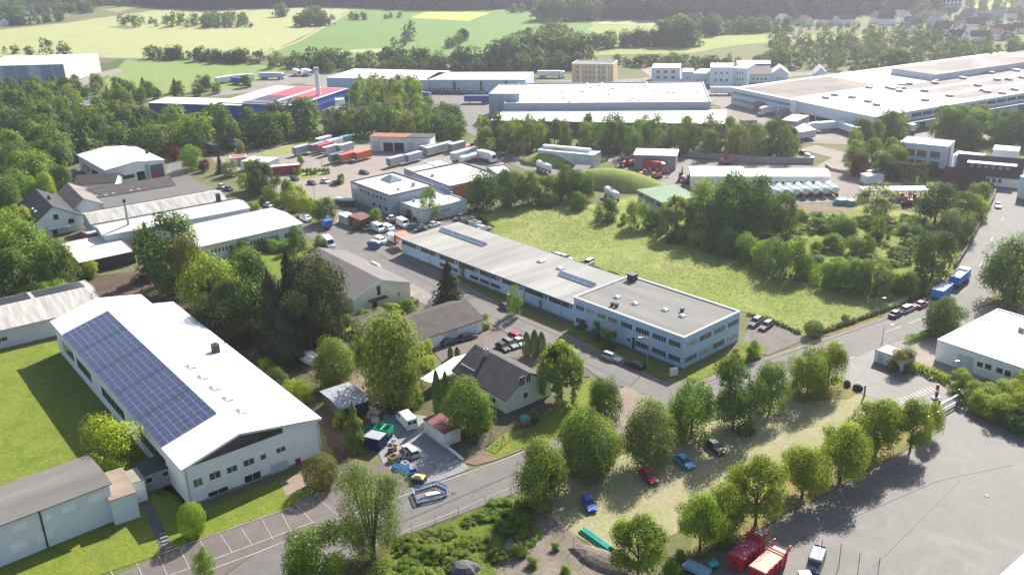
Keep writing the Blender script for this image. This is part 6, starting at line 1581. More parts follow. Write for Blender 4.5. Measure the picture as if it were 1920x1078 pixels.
# parapet wall beside the wide road, yard walls
def long_wall(px, w, h, mat, name, label, cat):
    P = [G(x, y) for x, y in px]; o0 = P[0]
    L_, R_ = strip_pts(P, w); b = MB()
    b.loft([[L_[i] - o0, R_[i] - o0, R_[i] - o0 + Vector((0, 0, h)), L_[i] - o0 + Vector((0, 0, h))] for i in range(len(P))])
    o = b.build(name, mat, None, o0); return tag(o, label, cat)
long_wall([(1790, 503), (1812, 470), (1833, 428), (1852, 392), (1863, 372), (1866, 360), (1858, 350), (1848, 347)], .5, 1.1, M('wall_dark_stone', (.10, .085, .075), .9, .25), 'retaining_wall', 'dark curved roadside wall along the wide road', 'wall')
long_wall([(1270, 292), (1330, 298), (1430, 306), (1525, 307)], .5, 2.2, M('wall_concrete_grey', (.25, .25, .27), .9, .1), 'yard_wall', 'grey concrete wall of the works yard below the row of birches', 'wall')
long_wall([(1740, 330), (1786, 336)], .4, 3.0, M('fence_mauve', (.06, .03, .035), .9), 'screen_wall', 'dark mauve screen wall below the brown-windowed office', 'wall')
long_wall([(1080, 278), (1180, 290)], .5, 2, M('wall_concrete_grey', (.2, .2, .2)), 'yard_wall', 'grey wall behind the long pale twin hall', 'wall')
long_wall([(834, 836), (868, 864)], .35, .5, plaster_white, 'garden_wall', 'low white kerb wall of the stone yard', 'wall')
long_wall([(1548, 312), (1560, 320), (1600, 328), (1640, 333)], .4, 1.0, M('wall_tan', (.42, .36, .28), .9), 'garden_wall', 'low tan curved wall at the end of the white barrack', 'wall')

# ------------------------------------------------------------------ village houses
def make_house(rf):
    r = link('village_house', None); r.empty_display_size = .5
    b = MB().ext_y([(-5, 0), (5, 0), (5, 5.2), (0, 9.2), (-5, 5.2)], -6, 6); b.build('wall', tinted('house_plaster', .85, .2, .04, .3), r)
    rb = MB().ext_y([(-5.5, 4.8), (0, 9.25), (0, 9.5), (-5.5, 5.05)], -6.5, 6.5).ext_y([(0, 9.25), (5.5, 4.8), (5.5, 5.05), (0, 9.5)], -6.5, 6.5)
    o = rb.build('roof', tinted('house_roof', .8, .2, .15, .4), r)
    MB().box(1.2, 2.0, -.4, .4, 7.5, 10).build('chimney', M('chimney_dark', (.1, .08, .07)), o)
    for x in (-2.6, 1.0):
        for z in (1.0, 3.4):
            w = MB().box(x, x + 1.4, -6.05, -6, z, z + 1.3).build('window', WHITE(), r); MB().box(x + .1, x + 1.3, -6.07, -6.05, z + .1, z + 1.2).build('pane', GLASS(), w)
    return r
HP = None
hs = [(1468, 45, .4), (1495, 46, 1.2), (1510, 48, .2), (1548, 47, 1.1), (1560, 47, .5), (1585, 46, 1.3), (1648, 43, .3), (1662, 46, 1.0), (1690, 42, .2), (1713, 50, .9), (1740, 42, .5), (1748, 54, 1.3), (1762, 46, .2), (1768, 66, .8), (1775, 58, 1.2), (1790, 62, .3), (1800, 46, 1.0), (1815, 38, .5), (1820, 32, .4), (1830, 56, .9), (1838, 45, .2), (1846, 48, 1.1), (1825, 74, .1), (1836, 78, 1.2), (1868, 74, .4), (1886, 68, .9), (1912, 62, 1.2), (1905, 36, .6), (1915, 20, .3), (1862, 42, 1.3), (1792, 80, .7), (1700, 62, .4),
      (10, 26, .3), (22, 24, 1.1), (40, 24, .5), (58, 22, .9), (30, 12, .3), (12, 8, .7), (70, 8, .2), (52, 26, 1.3), (8, 48, .6), (155, 12, .4)]
rc = random.Random(9)
roofs = ((.10, .095, .10), (.22, .19, .18), (.30, .18, .14), (.45, .43, .42), (.15, .10, .085), (.07, .07, .085)); rname = ('dark grey', 'grey-brown', 'reddish', 'pale grey', 'brown', 'slate')
walls = ((.84, .84, .83), (.78, .76, .68), (.66, .72, .78)); wname = ('white', 'cream', 'pale blue')
HOUSES = []
for i, (x, y, a) in enumerate(hs):
    p = G(x, y); ri, wi = rc.randrange(6), rc.choice((0, 0, 0, 1, 2)); s = rc.uniform(.7, .98)
    if HP is None: r = HP = make_house(0); r.location = p; r.rotation_euler = (0, 0, a); tag(r, 'x', 'house')
    else: r = dup(HP, p, a)
    r.scale = (s, s * rc.uniform(.9, 1.3), s); r['group'] = 'village houses on the slope' if x > 960 else 'houses at the far field edge'
    for c in r.children:
        if c.name.startswith('wall'): c.color = (*walls[wi], 1)
        if c.name.startswith('roof'): c.color = (*roofs[ri], 1)
    HOUSES.append((r, '%s %s-roofed house in the %s' % (wname[wi], rname[ri], 'hillside village' if x > 960 else 'far field-edge hamlet'), x, y))

# ------------------------------------------------------------------ far trees too many to count
FOLF = foliage('far_foliage', .3, (1.3, 1.3, .5), .07, .5)
def mass(name, items, col, lod=3):
    Vs = []
    for p, h, w, kind in items:
        P, out = crown_points(kind, LODS[3][0] if lod == 3 else 320)
        P = P * np.array([w, w, h]) + np.array([p.x, p.y, p.z])
        Vs.append(leaves(P, out, LODS[3][1] * w * (1 if lod == 3 else .72), .8, .55))
    o = link(name, mesh_quads(name, np.concatenate(Vs), FOLF)); o.color = (*col, 1); o['kind'] = 'stuff'
    return o
rn = random.Random(77); items = []
def add_scatter(px, n, sp, seed, hr, kinds=('round', 'oval')):
    for p in scatter(px, n, sp, seed, LMH):
        h = rn.uniform(*hr); items.append((p, h, h * rn.uniform(.75, 1.2), rn.choice(kinds)))
def line(px, n, hr, jit=4, kinds=('round', 'oval', 'shrub')):
    P = [G(x, y) for x, y in px]; tot = [0]
    for i in range(len(P) - 1): tot.append(tot[-1] + (P[i + 1] - P[i]).length)
    for k in range(n):
        d = tot[-1] * (k + rn.uniform(.1, .9)) / n; i = max(j for j in range(len(P) - 1) if tot[j] <= d)
        p = P[i].lerp(P[i + 1], (d - tot[i]) / (tot[i + 1] - tot[i])) + Vector((rn.uniform(-jit, jit), rn.uniform(-jit, jit), 0))
        h = rn.uniform(*hr); items.append((p, h, h * rn.uniform(.8, 1.35), rn.choice(kinds)))
# hedgerow between the fields and the halls, and field copses
line([(520, 126), (620, 126), (720, 126), (830, 130), (930, 126), (1000, 130), (1070, 128)], 60, (7, 13), 9)
line([(560, 132), (700, 134), (900, 134), (1060, 132)], 40, (5, 9), 6)
line([(940, 126), (1000, 118), (1085, 122)], 30, (12, 20), 10, ('round',))
add_scatter([(945, 126), (1000, 90), (1080, 85), (1086, 126)], 26, 9, 5, (10, 18))
line([(1160, 122), (1300, 126), (1420, 124), (1480, 114)], 44, (4, 7.5), 6)
for a, n in (([(305, 112), (352, 112)], 9), ([(402, 118), (466, 118)], 13), ([(270, 111), (298, 112)], 2), ([(486, 118), (488, 119)], 1), ([(375, 114), (392, 116)], 4)): line(a, n, (6, 10), 2)
line([(10, 100), (40, 101)], 3, (5, 7), 2); line([(84, 102), (88, 103)], 1, (11, 12), 1); line([(120, 103), (126, 102)], 1, (9, 10), 1); line([(48, 104), (56, 104)], 1, (7, 8), 1)
add_scatter([(195, 50), (300, 42), (370, 40), (470, 38), (470, 50), (380, 54), (250, 52)], 34, 9, 6, (6, 13)); line([(385, 52), (470, 52)], 10, (4, 6), 3, ('shrub',))
line([(0, 46), (40, 48), (80, 44), (112, 40)], 16, (8, 12), 4); line([(0, 30), (60, 30), (130, 24), (180, 24)], 22, (9, 13), 5); line([(60, 14), (140, 12), (230, 8), (300, 10)], 40, (10, 15), 8); add_scatter([(0, 8), (120, 0), (290, -4), (290, 8), (160, 22), (0, 24)], 70, 12, 16, (8, 14))
for a, n, hr in (([(527, 32), (535, 33)], 2, (10, 14)), ([(558, 50), (620, 48)], 9, (9, 14)), ([(570, 40), (600, 40)], 5, (10, 14)), ([(655, 36), (685, 38)], 5, (5, 8)), ([(710, 36), (755, 34)], 3, (4, 6)), ([(758, 78), (764, 76)], 1, (14, 15)), ([(742, 88), (748, 87)], 2, (6, 7)), ([(838, 90), (872, 76)], 7, (6, 9)), ([(960, 24), (980, 24)], 3, (8, 9)), ([(1010, 38), (1120, 38)], 14, (14, 20)), ([(1102, 88), (1130, 90)], 4, (8, 10)), ([(1150, 90), (1220, 86)], 10, (8, 12)), ([(1230, 86), (1310, 86)], 12, (10, 20)), ([(1285, 66), (1345, 66)], 11, (10, 16)), ([(1350, 64), (1440, 60)], 9, (8, 13)), ([(1370, 60), (1500, 56)], 9, (7, 10))):
    line(a, n, hr, 4)
# the wooded valley on the right behind the huge factory
add_scatter([(1440, 128), (1440, 84), (1560, 82), (1650, 72), (1700, 76), (1800, 96), (1920, 92), (1920, 128), (1800, 138), (1640, 138), (1500, 128)], 120, 11, 8, (6, 12))
add_scatter([(1440, 70), (1470, 48), (1600, 50), (1700, 56), (1660, 62), (1560, 66)], 24, 9, 9, (3, 6))
add_scatter([(1700, 60), (1700, 30), (1760, 24), (1860, 20), (1920, 30), (1920, 72), (1850, 80), (1760, 72)], 64, 11, 10, (4, 7)); add_scatter([(1810, 10), (1920, -6), (1920, 30), (1850, 30)], 30, 12, 11, (5, 9))
add_scatter([(1700, 8), (1760, 2), (1760, 22), (1710, 30)], 20, 10, 12, (14, 20), ('oval',))
add_scatter([(1700, 146), (1780, 142), (1920, 138), (1920, 142), (1780, 150)], 20, 7, 13, (3, 6), ('shrub',))
line([(1590, 141), (1690, 140)], 8, (4, 6), 3); line([(1668, 138), (1690, 137)], 3, (12, 14), 2, ('round',))
mass('distant_trees', items, (.125, .19, .04), 4)

# ------------------------------------------------------------------ forested hill
edge = [(-400, -6), (-100, -2), (150, 2), (300, 15), (400, 20), (480, 17), (560, 14), (660, 14), (760, 19), (880, 20), (960, 17), (1030, 22), (1120, 36), (1220, 40), (1300, 40), (1420, 40), (1500, 34), (1600, 30), (1680, 26), (1720, 16), (1760, -10), (1900, -40), (2200, -60)]
EP = [G(x, y) for x, y in edge]
def hill_z(d): return 86 * (1 - math.exp(-max(d, 0) / 330))
rows = (0, 15, 40, 80, 130, 200, 300, 450, 700, 1000)
hb = MB(); n = len(EP)
for d in rows:
    for p in EP: hb.v.append((p.x * (1 + d / 2600), p.y + d, hill_z(d) if d else -.5))
for j in range(len(rows) - 1):
    for i in range(n - 1): hb.f.append([j * n + i, j * n + i + 1, (j + 1) * n + i + 1, (j + 1) * n + i]); hb.m.append(0)
o = hb.build('hill', MG('hill_ground', ((.03, .05, .015), (.05, .06, .02), (.04, .05, .02)))); o['kind'] = 'structure'
items = []
rn = random.Random(5)
for i in range(2, n - 2):
    a, b = EP[i], EP[i + 1]; ln = (b - a).length
    for _ in range(int(ln * 230 / 95)):
        t = rn.random(); d = 2 + 230 * rn.random() ** 1.3; p = a.lerp(b, t); p = Vector((p.x * (1 + d / 2600), p.y + d, hill_z(d) - .5)); h = rn.uniform(12, 19)
        items.append((p, h, h * rn.uniform(.6, .9), rn.choice(('conifer', 'oval', 'round'))))
mass('far_woodland', items, (.030, .042, .034))

# ------------------------------------------------------------------ ground
A_ = MG('ground_mixed_grass', ((.13, .15, .05), (.10, .14, .035), (.17, .15, .08)), (.01, .06, .8), bump=.3)
gb = MB().poly([(-3500, -400, 0), (3500, -400, 0), (3500, 4500, 0), (-3500, 4500, 0)]); o = gb.build('ground', A_); o['kind'] = 'structure'
wheat = MG('field_wheat', ((.355, .365, .15), (.30, .33, .12), (.38, .385, .18)), (.006, .04, .5), bump=.2, lines=(1.62, .25, .22))
crop = MG('field_green_crop', ((.11, .215, .045), (.135, .235, .05), (.155, .245, .07)), (.006, .04, .5), bump=.2, lines=(1.4, .3, .22))
pasture = MG('field_pasture', ((.24, .28, .07), (.20, .26, .06), (.28, .29, .10)), (.008, .05, .6), bump=.2)
asphalt = MG('asphalt', ((.148, .138, .130), (.172, .161, .152), (.128, .120, .114)), (.05, .35, 6), .82, .05, .02, .35, dist=.3)
asph_yard = MG('asphalt_yard', ((.15, .140, .132), (.186, .173, .163), (.128, .120, .114)), (.03, .11, 5), .75, .05, .02, .4, dist=2.2)
concrete = MG('yard_concrete', ((.30, .255, .22), (.34, .29, .25), (.26, .225, .20)), (.03, .2, 3), .9, .1, .03, dist=.4)
gravel = MG('yard_gravel', ((.27, .24, .22), (.32, .29, .26), (.22, .19, .17)), (.05, .3, 3), .95, .3, .05)
dirt = MG('dirt_lot', ((.34, .295, .20), (.305, .285, .165), (.27, .27, .12)), (.06, .22, 1.8), .95, .35, .08)
lawn = MG('lawn', ((.15, .205, .02), (.10, .16, .016), (.20, .225, .035)), (.06, .25, 1.6), .95, .8, .25, dist=1.5)
meadow = MG('meadow', ((.225, .272, .058), (.325, .318, .12), (.165, .225, .04)), (.03, .12, 1.3), .95, .8, .35, dist=1.2)
dry = MG('dry_grass', ((.28, .20, .09), (.22, .19, .07), (.17, .17, .05)), (.08, .3, 2), .95, .5, .1)
soil = MG('soil_brown', ((.11, .075, .055), (.15, .10, .07), (.08, .055, .04)), (.06, .3, 1.6), .95, .6, .15)
pave = MG('paving_grey', ((.26, .26, .26), (.31, .31, .31), (.22, .23, .24)), (.08, .4, 4), .9, .1, .03)
undergr = MG('undergrowth_soil', ((.10, .10, .04), (.13, .11, .06), (.07, .08, .025)), (.08, .35, 2), .95, .6, .15)
# far fields
patch('field', [(-300, 108), (0, 106), (180, 108), (300, 110), (490, 102), (520, 92), (600, 52), (668, 13), (500, 13), (420, 16), (305, 18), (230, 28), (120, 44), (0, 56), (-300, 70)], .10, wheat, jit=2, step=20)
patch('field', [(495, 106), (560, 78), (672, 14), (830, 18), (960, 17), (1060, 26), (1230, 42), (1290, 46), (1290, 72), (1100, 102), (930, 106), (700, 108)], .10, crop, jit=2, step=20)
patch('field', [(768, 34), (800, 22), (920, 24), (880, 40)], .16, MG('field_rape', ((.40, .42, .08), (.36, .40, .07), (.42, .42, .12)), (.01, .05, .5)), jit=1, step=10)
patch('field', [(600, 98), (690, 92), (760, 90), (740, 100)], .16, MG('field_pale', ((.36, .34, .16), (.32, .32, .14), (.38, .36, .2)), (.01, .05, .5)), jit=1, step=10)
patch('field', [(1086, 106), (1110, 40), (1300, 40), (1440, 48), (1480, 66), (1700, 66), (1400, 84), (1300, 100)], .13, pasture, jit=3, step=20)
patch('field', [(1122, 46), (1140, 36), (1330, 38), (1420, 48), (1290, 48)], .19, MG('field_pale', ((.3, .3, .1), (.3, .3, .1), (.3, .3, .1))), jit=2, step=10)
patch('field', [(196, 150), (240, 112), (320, 110), (400, 116), (500, 124), (545, 130), (440, 168), (330, 176), (210, 178)], .10, MG('field_meadow_green', ((.16, .25, .06), (.19, .27, .07), (.21, .27, .08)), (.01, .05, .5)), jit=2, step=12)
patch('field', [(180, 122), (230, 110), (236, 122), (210, 134), (180, 138)], .07, MG('bank_green', ((.06, .12, .02), (.08, .13, .03), (.06, .1, .02))), jit=1, step=8)  # dark green ground cover
patch('field', [(1806, 16), (1850, 4), (1940, -4), (1940, 14), (1860, 22)], .12, pasture, jit=2, step=10)
patch('field', [(1855, 96), (1930, 86), (1940, 100), (1880, 106)], .12, pasture, jit=1, step=8)
patch('field', [(190, 18), (235, 6), (290, 6), (220, 24)], .2, pasture)
patch('track', [(180, 107), (300, 109), (400, 108), (490, 102), (492, 104), (400, 111), (300, 112), (180, 110)], .22, gravel)  # strip put in for the dark hedgerow shade along the field edge
patch('track', [(490, 104), (560, 76), (668, 14), (674, 14), (566, 77), (496, 105)], .22, MG('field_pale', ((.3, .3, .1), (.3, .3, .1), (.3, .3, .1))))
# far yards and roads
patch('road', [(128, 160), (185, 136), (222, 128), (235, 134), (190, 146), (150, 164)], .12, gravel)
patch('yard', [(395, 182), (420, 152), (560, 138), (640, 142), (640, 172), (560, 156), (480, 172)], .08, gravel)
patch('yard', [(660, 176), (900, 176), (920, 190), (916, 235), (900, 262), (880, 250), (820, 206), (760, 196), (690, 200), (655, 230), (640, 220)], .08, asphalt)
patch('yard', [(985, 152), (1200, 148), (1260, 136), (1330, 138), (1500, 142), (1400, 158), (1380, 180), (1480, 200), (1660, 250), (1700, 262), (1600, 272), (1480, 268), (1360, 240), (1350, 200), (1230, 158)], .08, gravel)
patch('road', [(1180, 112), (1198, 112), (1260, 150), (1300, 165), (1270, 165), (1215, 142)], .14, concrete)
patch('road', [(1200, 150), (1450, 137), (1600, 133), (1720, 133), (1720, 137), (1450, 144), (1260, 156)], .16, gravel)
patch('yard', [(1640, 250), (1930, 212), (1960, 240), (1930, 258), (1740, 262), (1650, 268)], .08, asphalt)
# lorry park and works yards
patch('yard', [(395, 296), (470, 288), (540, 272), (700, 272), (840, 270), (890, 268), (930, 290), (960, 325), (900, 345), (760, 330), (665, 345), (660, 380), (700, 430), (660, 440), (610, 420), (560, 385), (480, 345), (430, 328)], .05, concrete, jit=.5, step=6)
patch('road', [(895, 262), (925, 262), (960, 280), (1020, 300), (1060, 330), (1010, 330), (940, 300)], .07, asphalt)
patch('yard', [(1110, 288), (1180, 282), (1290, 298), (1530, 312), (1640, 330), (1650, 345), (1700, 372), (1650, 388), (1580, 378), (1450, 382), (1300, 352), (1240, 345), (1190, 325)], .05, gravel, jit=.6, step=6)
patch('road', [(1530, 312), (1560, 296), (1500, 280), (1530, 272), (1600, 290), (1650, 325), (1700, 350), (1640, 345)], .09, concrete)
patch('lawn', [(1172, 325), (1190, 318), (1216, 322), (1216, 330), (1190, 332)], .11, pasture, jit=.3, step=2)
patch('lawn', [(560, 322), (600, 318), (612, 326), (580, 334), (560, 336)], .11, pasture, jit=.3, step=2)
patch('lawn', [(470, 290), (540, 274), (580, 268), (600, 272), (560, 284), (500, 293)], .11, pasture, jit=.4, step=3)
# left sheds surroundings, lawns, gardens
patch('street', [(300, 345), (320, 300), (340, 300), (350, 330), (440, 372), (560, 415), (600, 425), (655, 428), (705, 447), (742, 472), (830, 513), (958, 584), (1044, 620), (1130, 664), (1230, 712), (1300, 722), (1210, 758), (1160, 738), (1100, 690), (985, 645), (930, 612), (905, 598), (800, 548), (690, 500), (610, 468), (560, 430), (480, 400), (420, 372), (330, 350)], .07, asphalt)
patch('yard', [(655, 430), (700, 420), (740, 400), (800, 420), (900, 405), (930, 425), (900, 440), (860, 418), (755, 447), (750, 470), (705, 448)], .06, MG('asphalt_worn', ((.2, .17, .15), (.24, .2, .18), (.16, .14, .13)), (.05, .3, 3)))
patch('verge', [(742, 473), (752, 470), (1052, 612), (1080, 612), (1130, 636), (1200, 668), (1284, 704), (1262, 716), (1180, 684), (1044, 622), (830, 515)], .10, lawn, jit=.15, step=2)
patch('footpath', [(736, 474), (745, 471), (832, 514), (960, 584), (1046, 619), (1130, 661), (1240, 714), (1232, 718), (1125, 668), (1040, 626), (950, 588), (825, 520)], .12, MG('footpath_brown', ((.24, .20, .17), (.27, .23, .2), (.2, .17, .15)), (.1, .5, 5)))
patch('yard', [(905, 600), (985, 648), (1100, 692), (1060, 700), (960, 670), (900, 660), (830, 680), (810, 655), (880, 640), (900, 625)], .09, MG('asphalt_worn', ((.2, .17, .15), (.24, .2, .18), (.16, .14, .13))))
patch('yard', [(608, 478), (650, 472), (770, 530), (850, 572), (820, 580), (770, 560), (765, 530), (650, 475)], .09, gravel)
patch('lawn', [(350, 500), (420, 478), (540, 462), (592, 472), (590, 500), (520, 520), (380, 530)], .06, lawn, jit=.3, step=2)
patch('lawn', [(590, 640), (600, 622), (700, 598), (740, 590), (690, 625), (640, 645)], .08, MG('lawn_dry', ((.27, .25, .06), (.22, .23, .05), (.3, .27, .09)), (.08, .3, 2)), jit=.3, step=2)
patch('garden', [(380, 640), (600, 620), (700, 640), (820, 690), (860, 720), (800, 790), (700, 830), (620, 790), (560, 730), (450, 680)], .05, undergr, jit=.3, step=2)
patch('garden', [(150, 520), (330, 500), (420, 560), (560, 640), (640, 760), (690, 830), (640, 880), (600, 800), (560, 760), (350, 600), (262, 570), (180, 575)], .04, soil, jit=.3, step=2)
patch('yard', [(560, 690), (650, 680), (720, 740), (690, 790), (640, 740)], .09, MG('soil_light', ((.22, .16, .11), (.26, .2, .15), (.18, .13, .1)), (.08, .3, 2)), jit=.3, step=2)
patch('yard', [(690, 800), (745, 770), (800, 780), (800, 815), (872, 868), (880, 878), (852, 890), (782, 914), (720, 870)], .10, pave, jit=.15, step=2)
patch('lawn', [(905, 850), (905, 820), (960, 770), (1040, 765), (1100, 712), (1165, 735), (1190, 795), (1100, 812), (1020, 840), (985, 815), (930, 858)], .07, lawn, jit=.2, step=2)
patch('garden', [(860, 720), (950, 775), (1022, 745), (1060, 740), (1000, 790), (940, 815), (900, 850), (868, 862), (835, 830), (860, 810)], .085, MG('garden_ground', ((.13, .11, .07), (.11, .13, .05), (.1, .09, .06)), (.1, .4, 2)), jit=.2, step=2)  # mixed brown and green garden ground
patch('garden', [(868, 866), (905, 840), (925, 838), (960, 824), (985, 818), (1000, 835), (930, 862), (890, 872)], .11, MG('soil_light', ((.2, .2, .2), (.2, .2, .2), (.2, .2, .2))))
patch('lawn', [(905, 850), (925, 836), (958, 824), (978, 818), (990, 834), (935, 856)], .13, lawn, jit=.1, step=2)
patch('path', [(1150, 745), (1172, 722), (1215, 745), (1195, 800), (1170, 815)], .115, MG('path_brown', ((.3, .23, .18), (.34, .27, .21), (.26, .2, .16)), (.1, .5, 4)), jit=.1, step=2)
# lawns at the left
patch('lawn', [(-120, 680), (0, 655), (102, 640), (360, 955), (255, 905), (170, 855), (0, 910), (-120, 950)], .06, lawn, jit=.2, step=2)
patch('lawn', [(-80, 1120), (0, 1065), (205, 972), (262, 925), (330, 905), (386, 955), (545, 890), (640, 870), (640, 895), (545, 950), (400, 1000), (310, 1035), (180, 1080), (120, 1120)], .06, lawn, jit=.15, step=2)
patch('path', [(258, 930), (276, 922), (325, 1028), (303, 1034)], .10, MG('paving_slate', ((.12, .11, .12), (.15, .14, .14), (.1, .1, .1)), (.1, .5, 5)))
st = MB()
for i in range(5):
    p, q = G(298 + i * 2.6, 1006 + i * 6), G(312 + i * 2.6, 1001 + i * 6)
    d = (q - p).normalized(); nn = Vector((-d.y, d.x, 0)) * .22
    st.hexa([p - nn, q - nn, q + nn, p + nn], [v + Vector((0, 0, .34 - .05 * i)) for v in (p - nn, q - nn, q + nn, p + nn)])
o = st.build('garden_steps', M('step_stone', (.2, .2, .19), .9)); tag(o, 'short flight of stone steps from the parking stalls to the lawn', 'steps')
# front road, parking stalls
patch('road', [(330, 1150), (480, 1036), (640, 970), (850, 895), (965, 853), (1050, 818), (1130, 768), (1190, 735), (1260, 748), (1200, 790), (1100, 852), (1030, 892), (960, 926), (750, 1006), (560, 1085), (450, 1150)], .075, asphalt)
patch('parking', [(150, 1110), (310, 1036), (400, 1001), (545, 950), (605, 905), (640, 895), (770, 905), (850, 895), (640, 970), (480, 1036), (330, 1140)], .065, MG('asphalt_brown', ((.165, .142, .128), (.19, .165, .15), (.14, .122, .112)), (.05, .3, 5), .88, .05, .02))
patch('footpath', [(585, 905), (640, 868), (690, 880), (720, 862), (770, 905), (640, 960), (600, 920)], .085, MG('asphalt_brown', ((.1, .1, .1), (.1, .1, .1), (.1, .1, .1))))
patch('path', [(525, 905), (545, 893), (580, 885), (600, 900), (560, 920), (535, 930)], .10, MG('path_brown', ((.3, .2, .1), (.3, .2, .1), (.3, .2, .1))))
mk = MB(); paintw = M('road_paint', (.40, .385, .36), .8, .25, .8)
strip(mk, [(345, 1088), (411, 1061), (480, 1036), (640, 970), (850, 895), (965, 853), (1000, 838)], .16, .105)
strip(mk, [(280, 1092), (318, 1078), (400, 1048), (480, 1018), (588, 978)], .14, .105)
for (a, b) in (((207, 1070), (217, 1085)), ((256, 1056), (268, 1080)), ((297, 1041), (314, 1078)), ((337, 1027), (355, 1064)), ((375, 1013), (398, 1050)), ((413, 1001), (435, 1034)), ((451, 988), (474, 1022)), ((490, 972), (512, 1010)), ((528, 962), (546, 996)), ((556, 946), (588, 980)), ((594, 932), (632, 964))): strip(mk, [a, b], .095, .105)
o = mk.build('road_markings', paintw); o['kind'] = 'structure'
kb = MB(); strip(kb, [(300, 1040), (400, 1003), (545, 952)], .2, 0, .14); strip(kb, [(750, 1000), (860, 957), (960, 914), (1030, 880)], .2, .0, .12)
strip(kb, [(742, 471), (830, 513), (958, 583), (1044, 619), (1130, 661), (1236, 714)], .18, 0, .2); strip(kb, [(1285, 742), (1440, 672), (1560, 633), (1665, 596), (1735, 563)], .2, 0, .17)
o = kb.build('kerb', M('kerb_stone', (.30, .28, .26), .9)); o['kind'] = 'structure'
# wide road, driveways, asphalt yard
patch('road', [(1175, 735), (1240, 712), (1300, 715), (1440, 672), (1560, 632), (1665, 595), (1735, 562), (1770, 530), (1800, 495), (1835, 432), (1858, 390), (1870, 360), (1860, 345), (1940, 338), (1960, 400), (1912, 440), (1880, 520), (1850, 572), (1740, 622), (1655, 650), (1585, 684), (1400, 742), (1260, 770), (1190, 760)], .08, asphalt)
patch('footpath', [(1300, 716), (1440, 668), (1560, 628), (1665, 591), (1735, 558), (1735, 563), (1665, 597), (1560, 634), (1440, 675), (1310, 722)], .13, MG('footpath_brown', ((.2, .2, .2), (.2, .2, .2), (.2, .2, .2))))
patch('verge', [(1515, 634), (1600, 608), (1690, 574), (1742, 552), (1775, 520), (1800, 478), (1840, 400), (1846, 402), (1806, 482), (1780, 526), (1742, 558), (1665, 591), (1560, 628)], .115, dry, jit=.2, step=2)
patch('driveway', [(1386, 655), (1394, 640), (1410, 590), (1440, 600), (1520, 632), (1440, 666)], .085, MG('asphalt_worn', ((.2, .2, .2), (.2, .2, .2), (.2, .2, .2))))
patch('lawn', [(1284, 704), (1386, 652), (1400, 640), (1440, 650), (1420, 668), (1300, 716)], .10, lawn, jit=.2, step=2)
patch('driveway', [(1560, 690), (1655, 648), (1740, 700), (1800, 752), (1772, 805), (1650, 755), (1612, 735), (1575, 712)], .09, asph_yard)
patch('yard', [(1655, 648), (1735, 622), (1850, 574), (1940, 560), (1970, 720), (1900, 720), (1780, 705), (1740, 700)], .07, concrete)
patch('yard', [(1300, 1060), (1440, 986), (1630, 883), (1768, 806), (1800, 754), (1900, 800), (2050, 890), (2050, 1130), (1250, 1130)], .08, asph_yard)
zb = MB()
for i in range(13):
    t = i / 12; a = (1670 + 72 * t, 752 - 27 * t); strip(zb, [a, (a[0] + 14, a[1] + 8)], .38, .125)
strip(zb, [(1568, 645), (1578, 642)], .5, .12); strip(zb, [(1590, 673), (1602, 669)], .3, .12)
for (a, b) in (((1660, 622), (1690, 612)), ((1705, 606), (1735, 594)), ((1800, 548), (1812, 538)), ((1836, 500), (1842, 490)), ((1858, 452), (1862, 444)), ((1878, 414), (1881, 408))): strip(zb, [a, b], .25, .12)
o = zb.build('road_markings', paintw); o['kind'] = 'structure'
tb = MB()
for pl in ([(1500, 1010), (1620, 960), (1760, 900), (1900, 870)], [(1640, 1060), (1720, 980), (1800, 900), (1830, 830)], [(700, 470), (800, 530), (920, 592), (1040, 650), (1180, 720)], [(620, 1040), (760, 975), (900, 915), (1010, 868)], [(1300, 742), (1480, 682), (1640, 628), (1760, 570), (1840, 470)]): strip(tb, pl, .09, .135)
o = tb.build('tar_joints', M('tar_black', (.05, .05, .05), .6)); o['kind'] = 'structure'
rp = random.Random(3)
for (x, y, w_, h_) in ((870, 560, 6, 2), (1090, 700, 3, 3), (720, 985, 5, 1.5), (1480, 690, 6, 1.6)):
    p = G(x, y, .13); a_ = rp.uniform(0, 3); ca, sa = math.cos(a_), math.sin(a_)
    o = MB().poly([(p.x + ca * i - sa * j, p.y + sa * i + ca * j, .13) for i, j in ((-w_ / 2, -h_ / 2), (w_ / 2, -h_ / 2), (w_ / 2, h_ / 2), (-w_ / 2, h_ / 2))]).build('road_patch', MG('asphalt_patch', ((.128, .12, .113), (.138, .13, .123), (.118, .11, .104)), (.2, .6, 6), .85, .05, .02)); o['kind'] = 'structure'
for k, (x, y) in enumerate(((1600, 985), (1850, 930), (1010, 640), (850, 925), (1400, 720))):
    o = MB().tube((0, 0, .0), (0, 0, .14), .38, n=16).build('drain_cover', M('iron_dark', (.06, .058, .055), .6), None, G(x, y)); tag(o, 'round iron drain cover in the %s' % ['asphalt yard near the tree row', 'middle of the asphalt yard', 'street by the small car park', 'front road near the barrier ring', 'wide road at the junction'][k], 'drain cover')
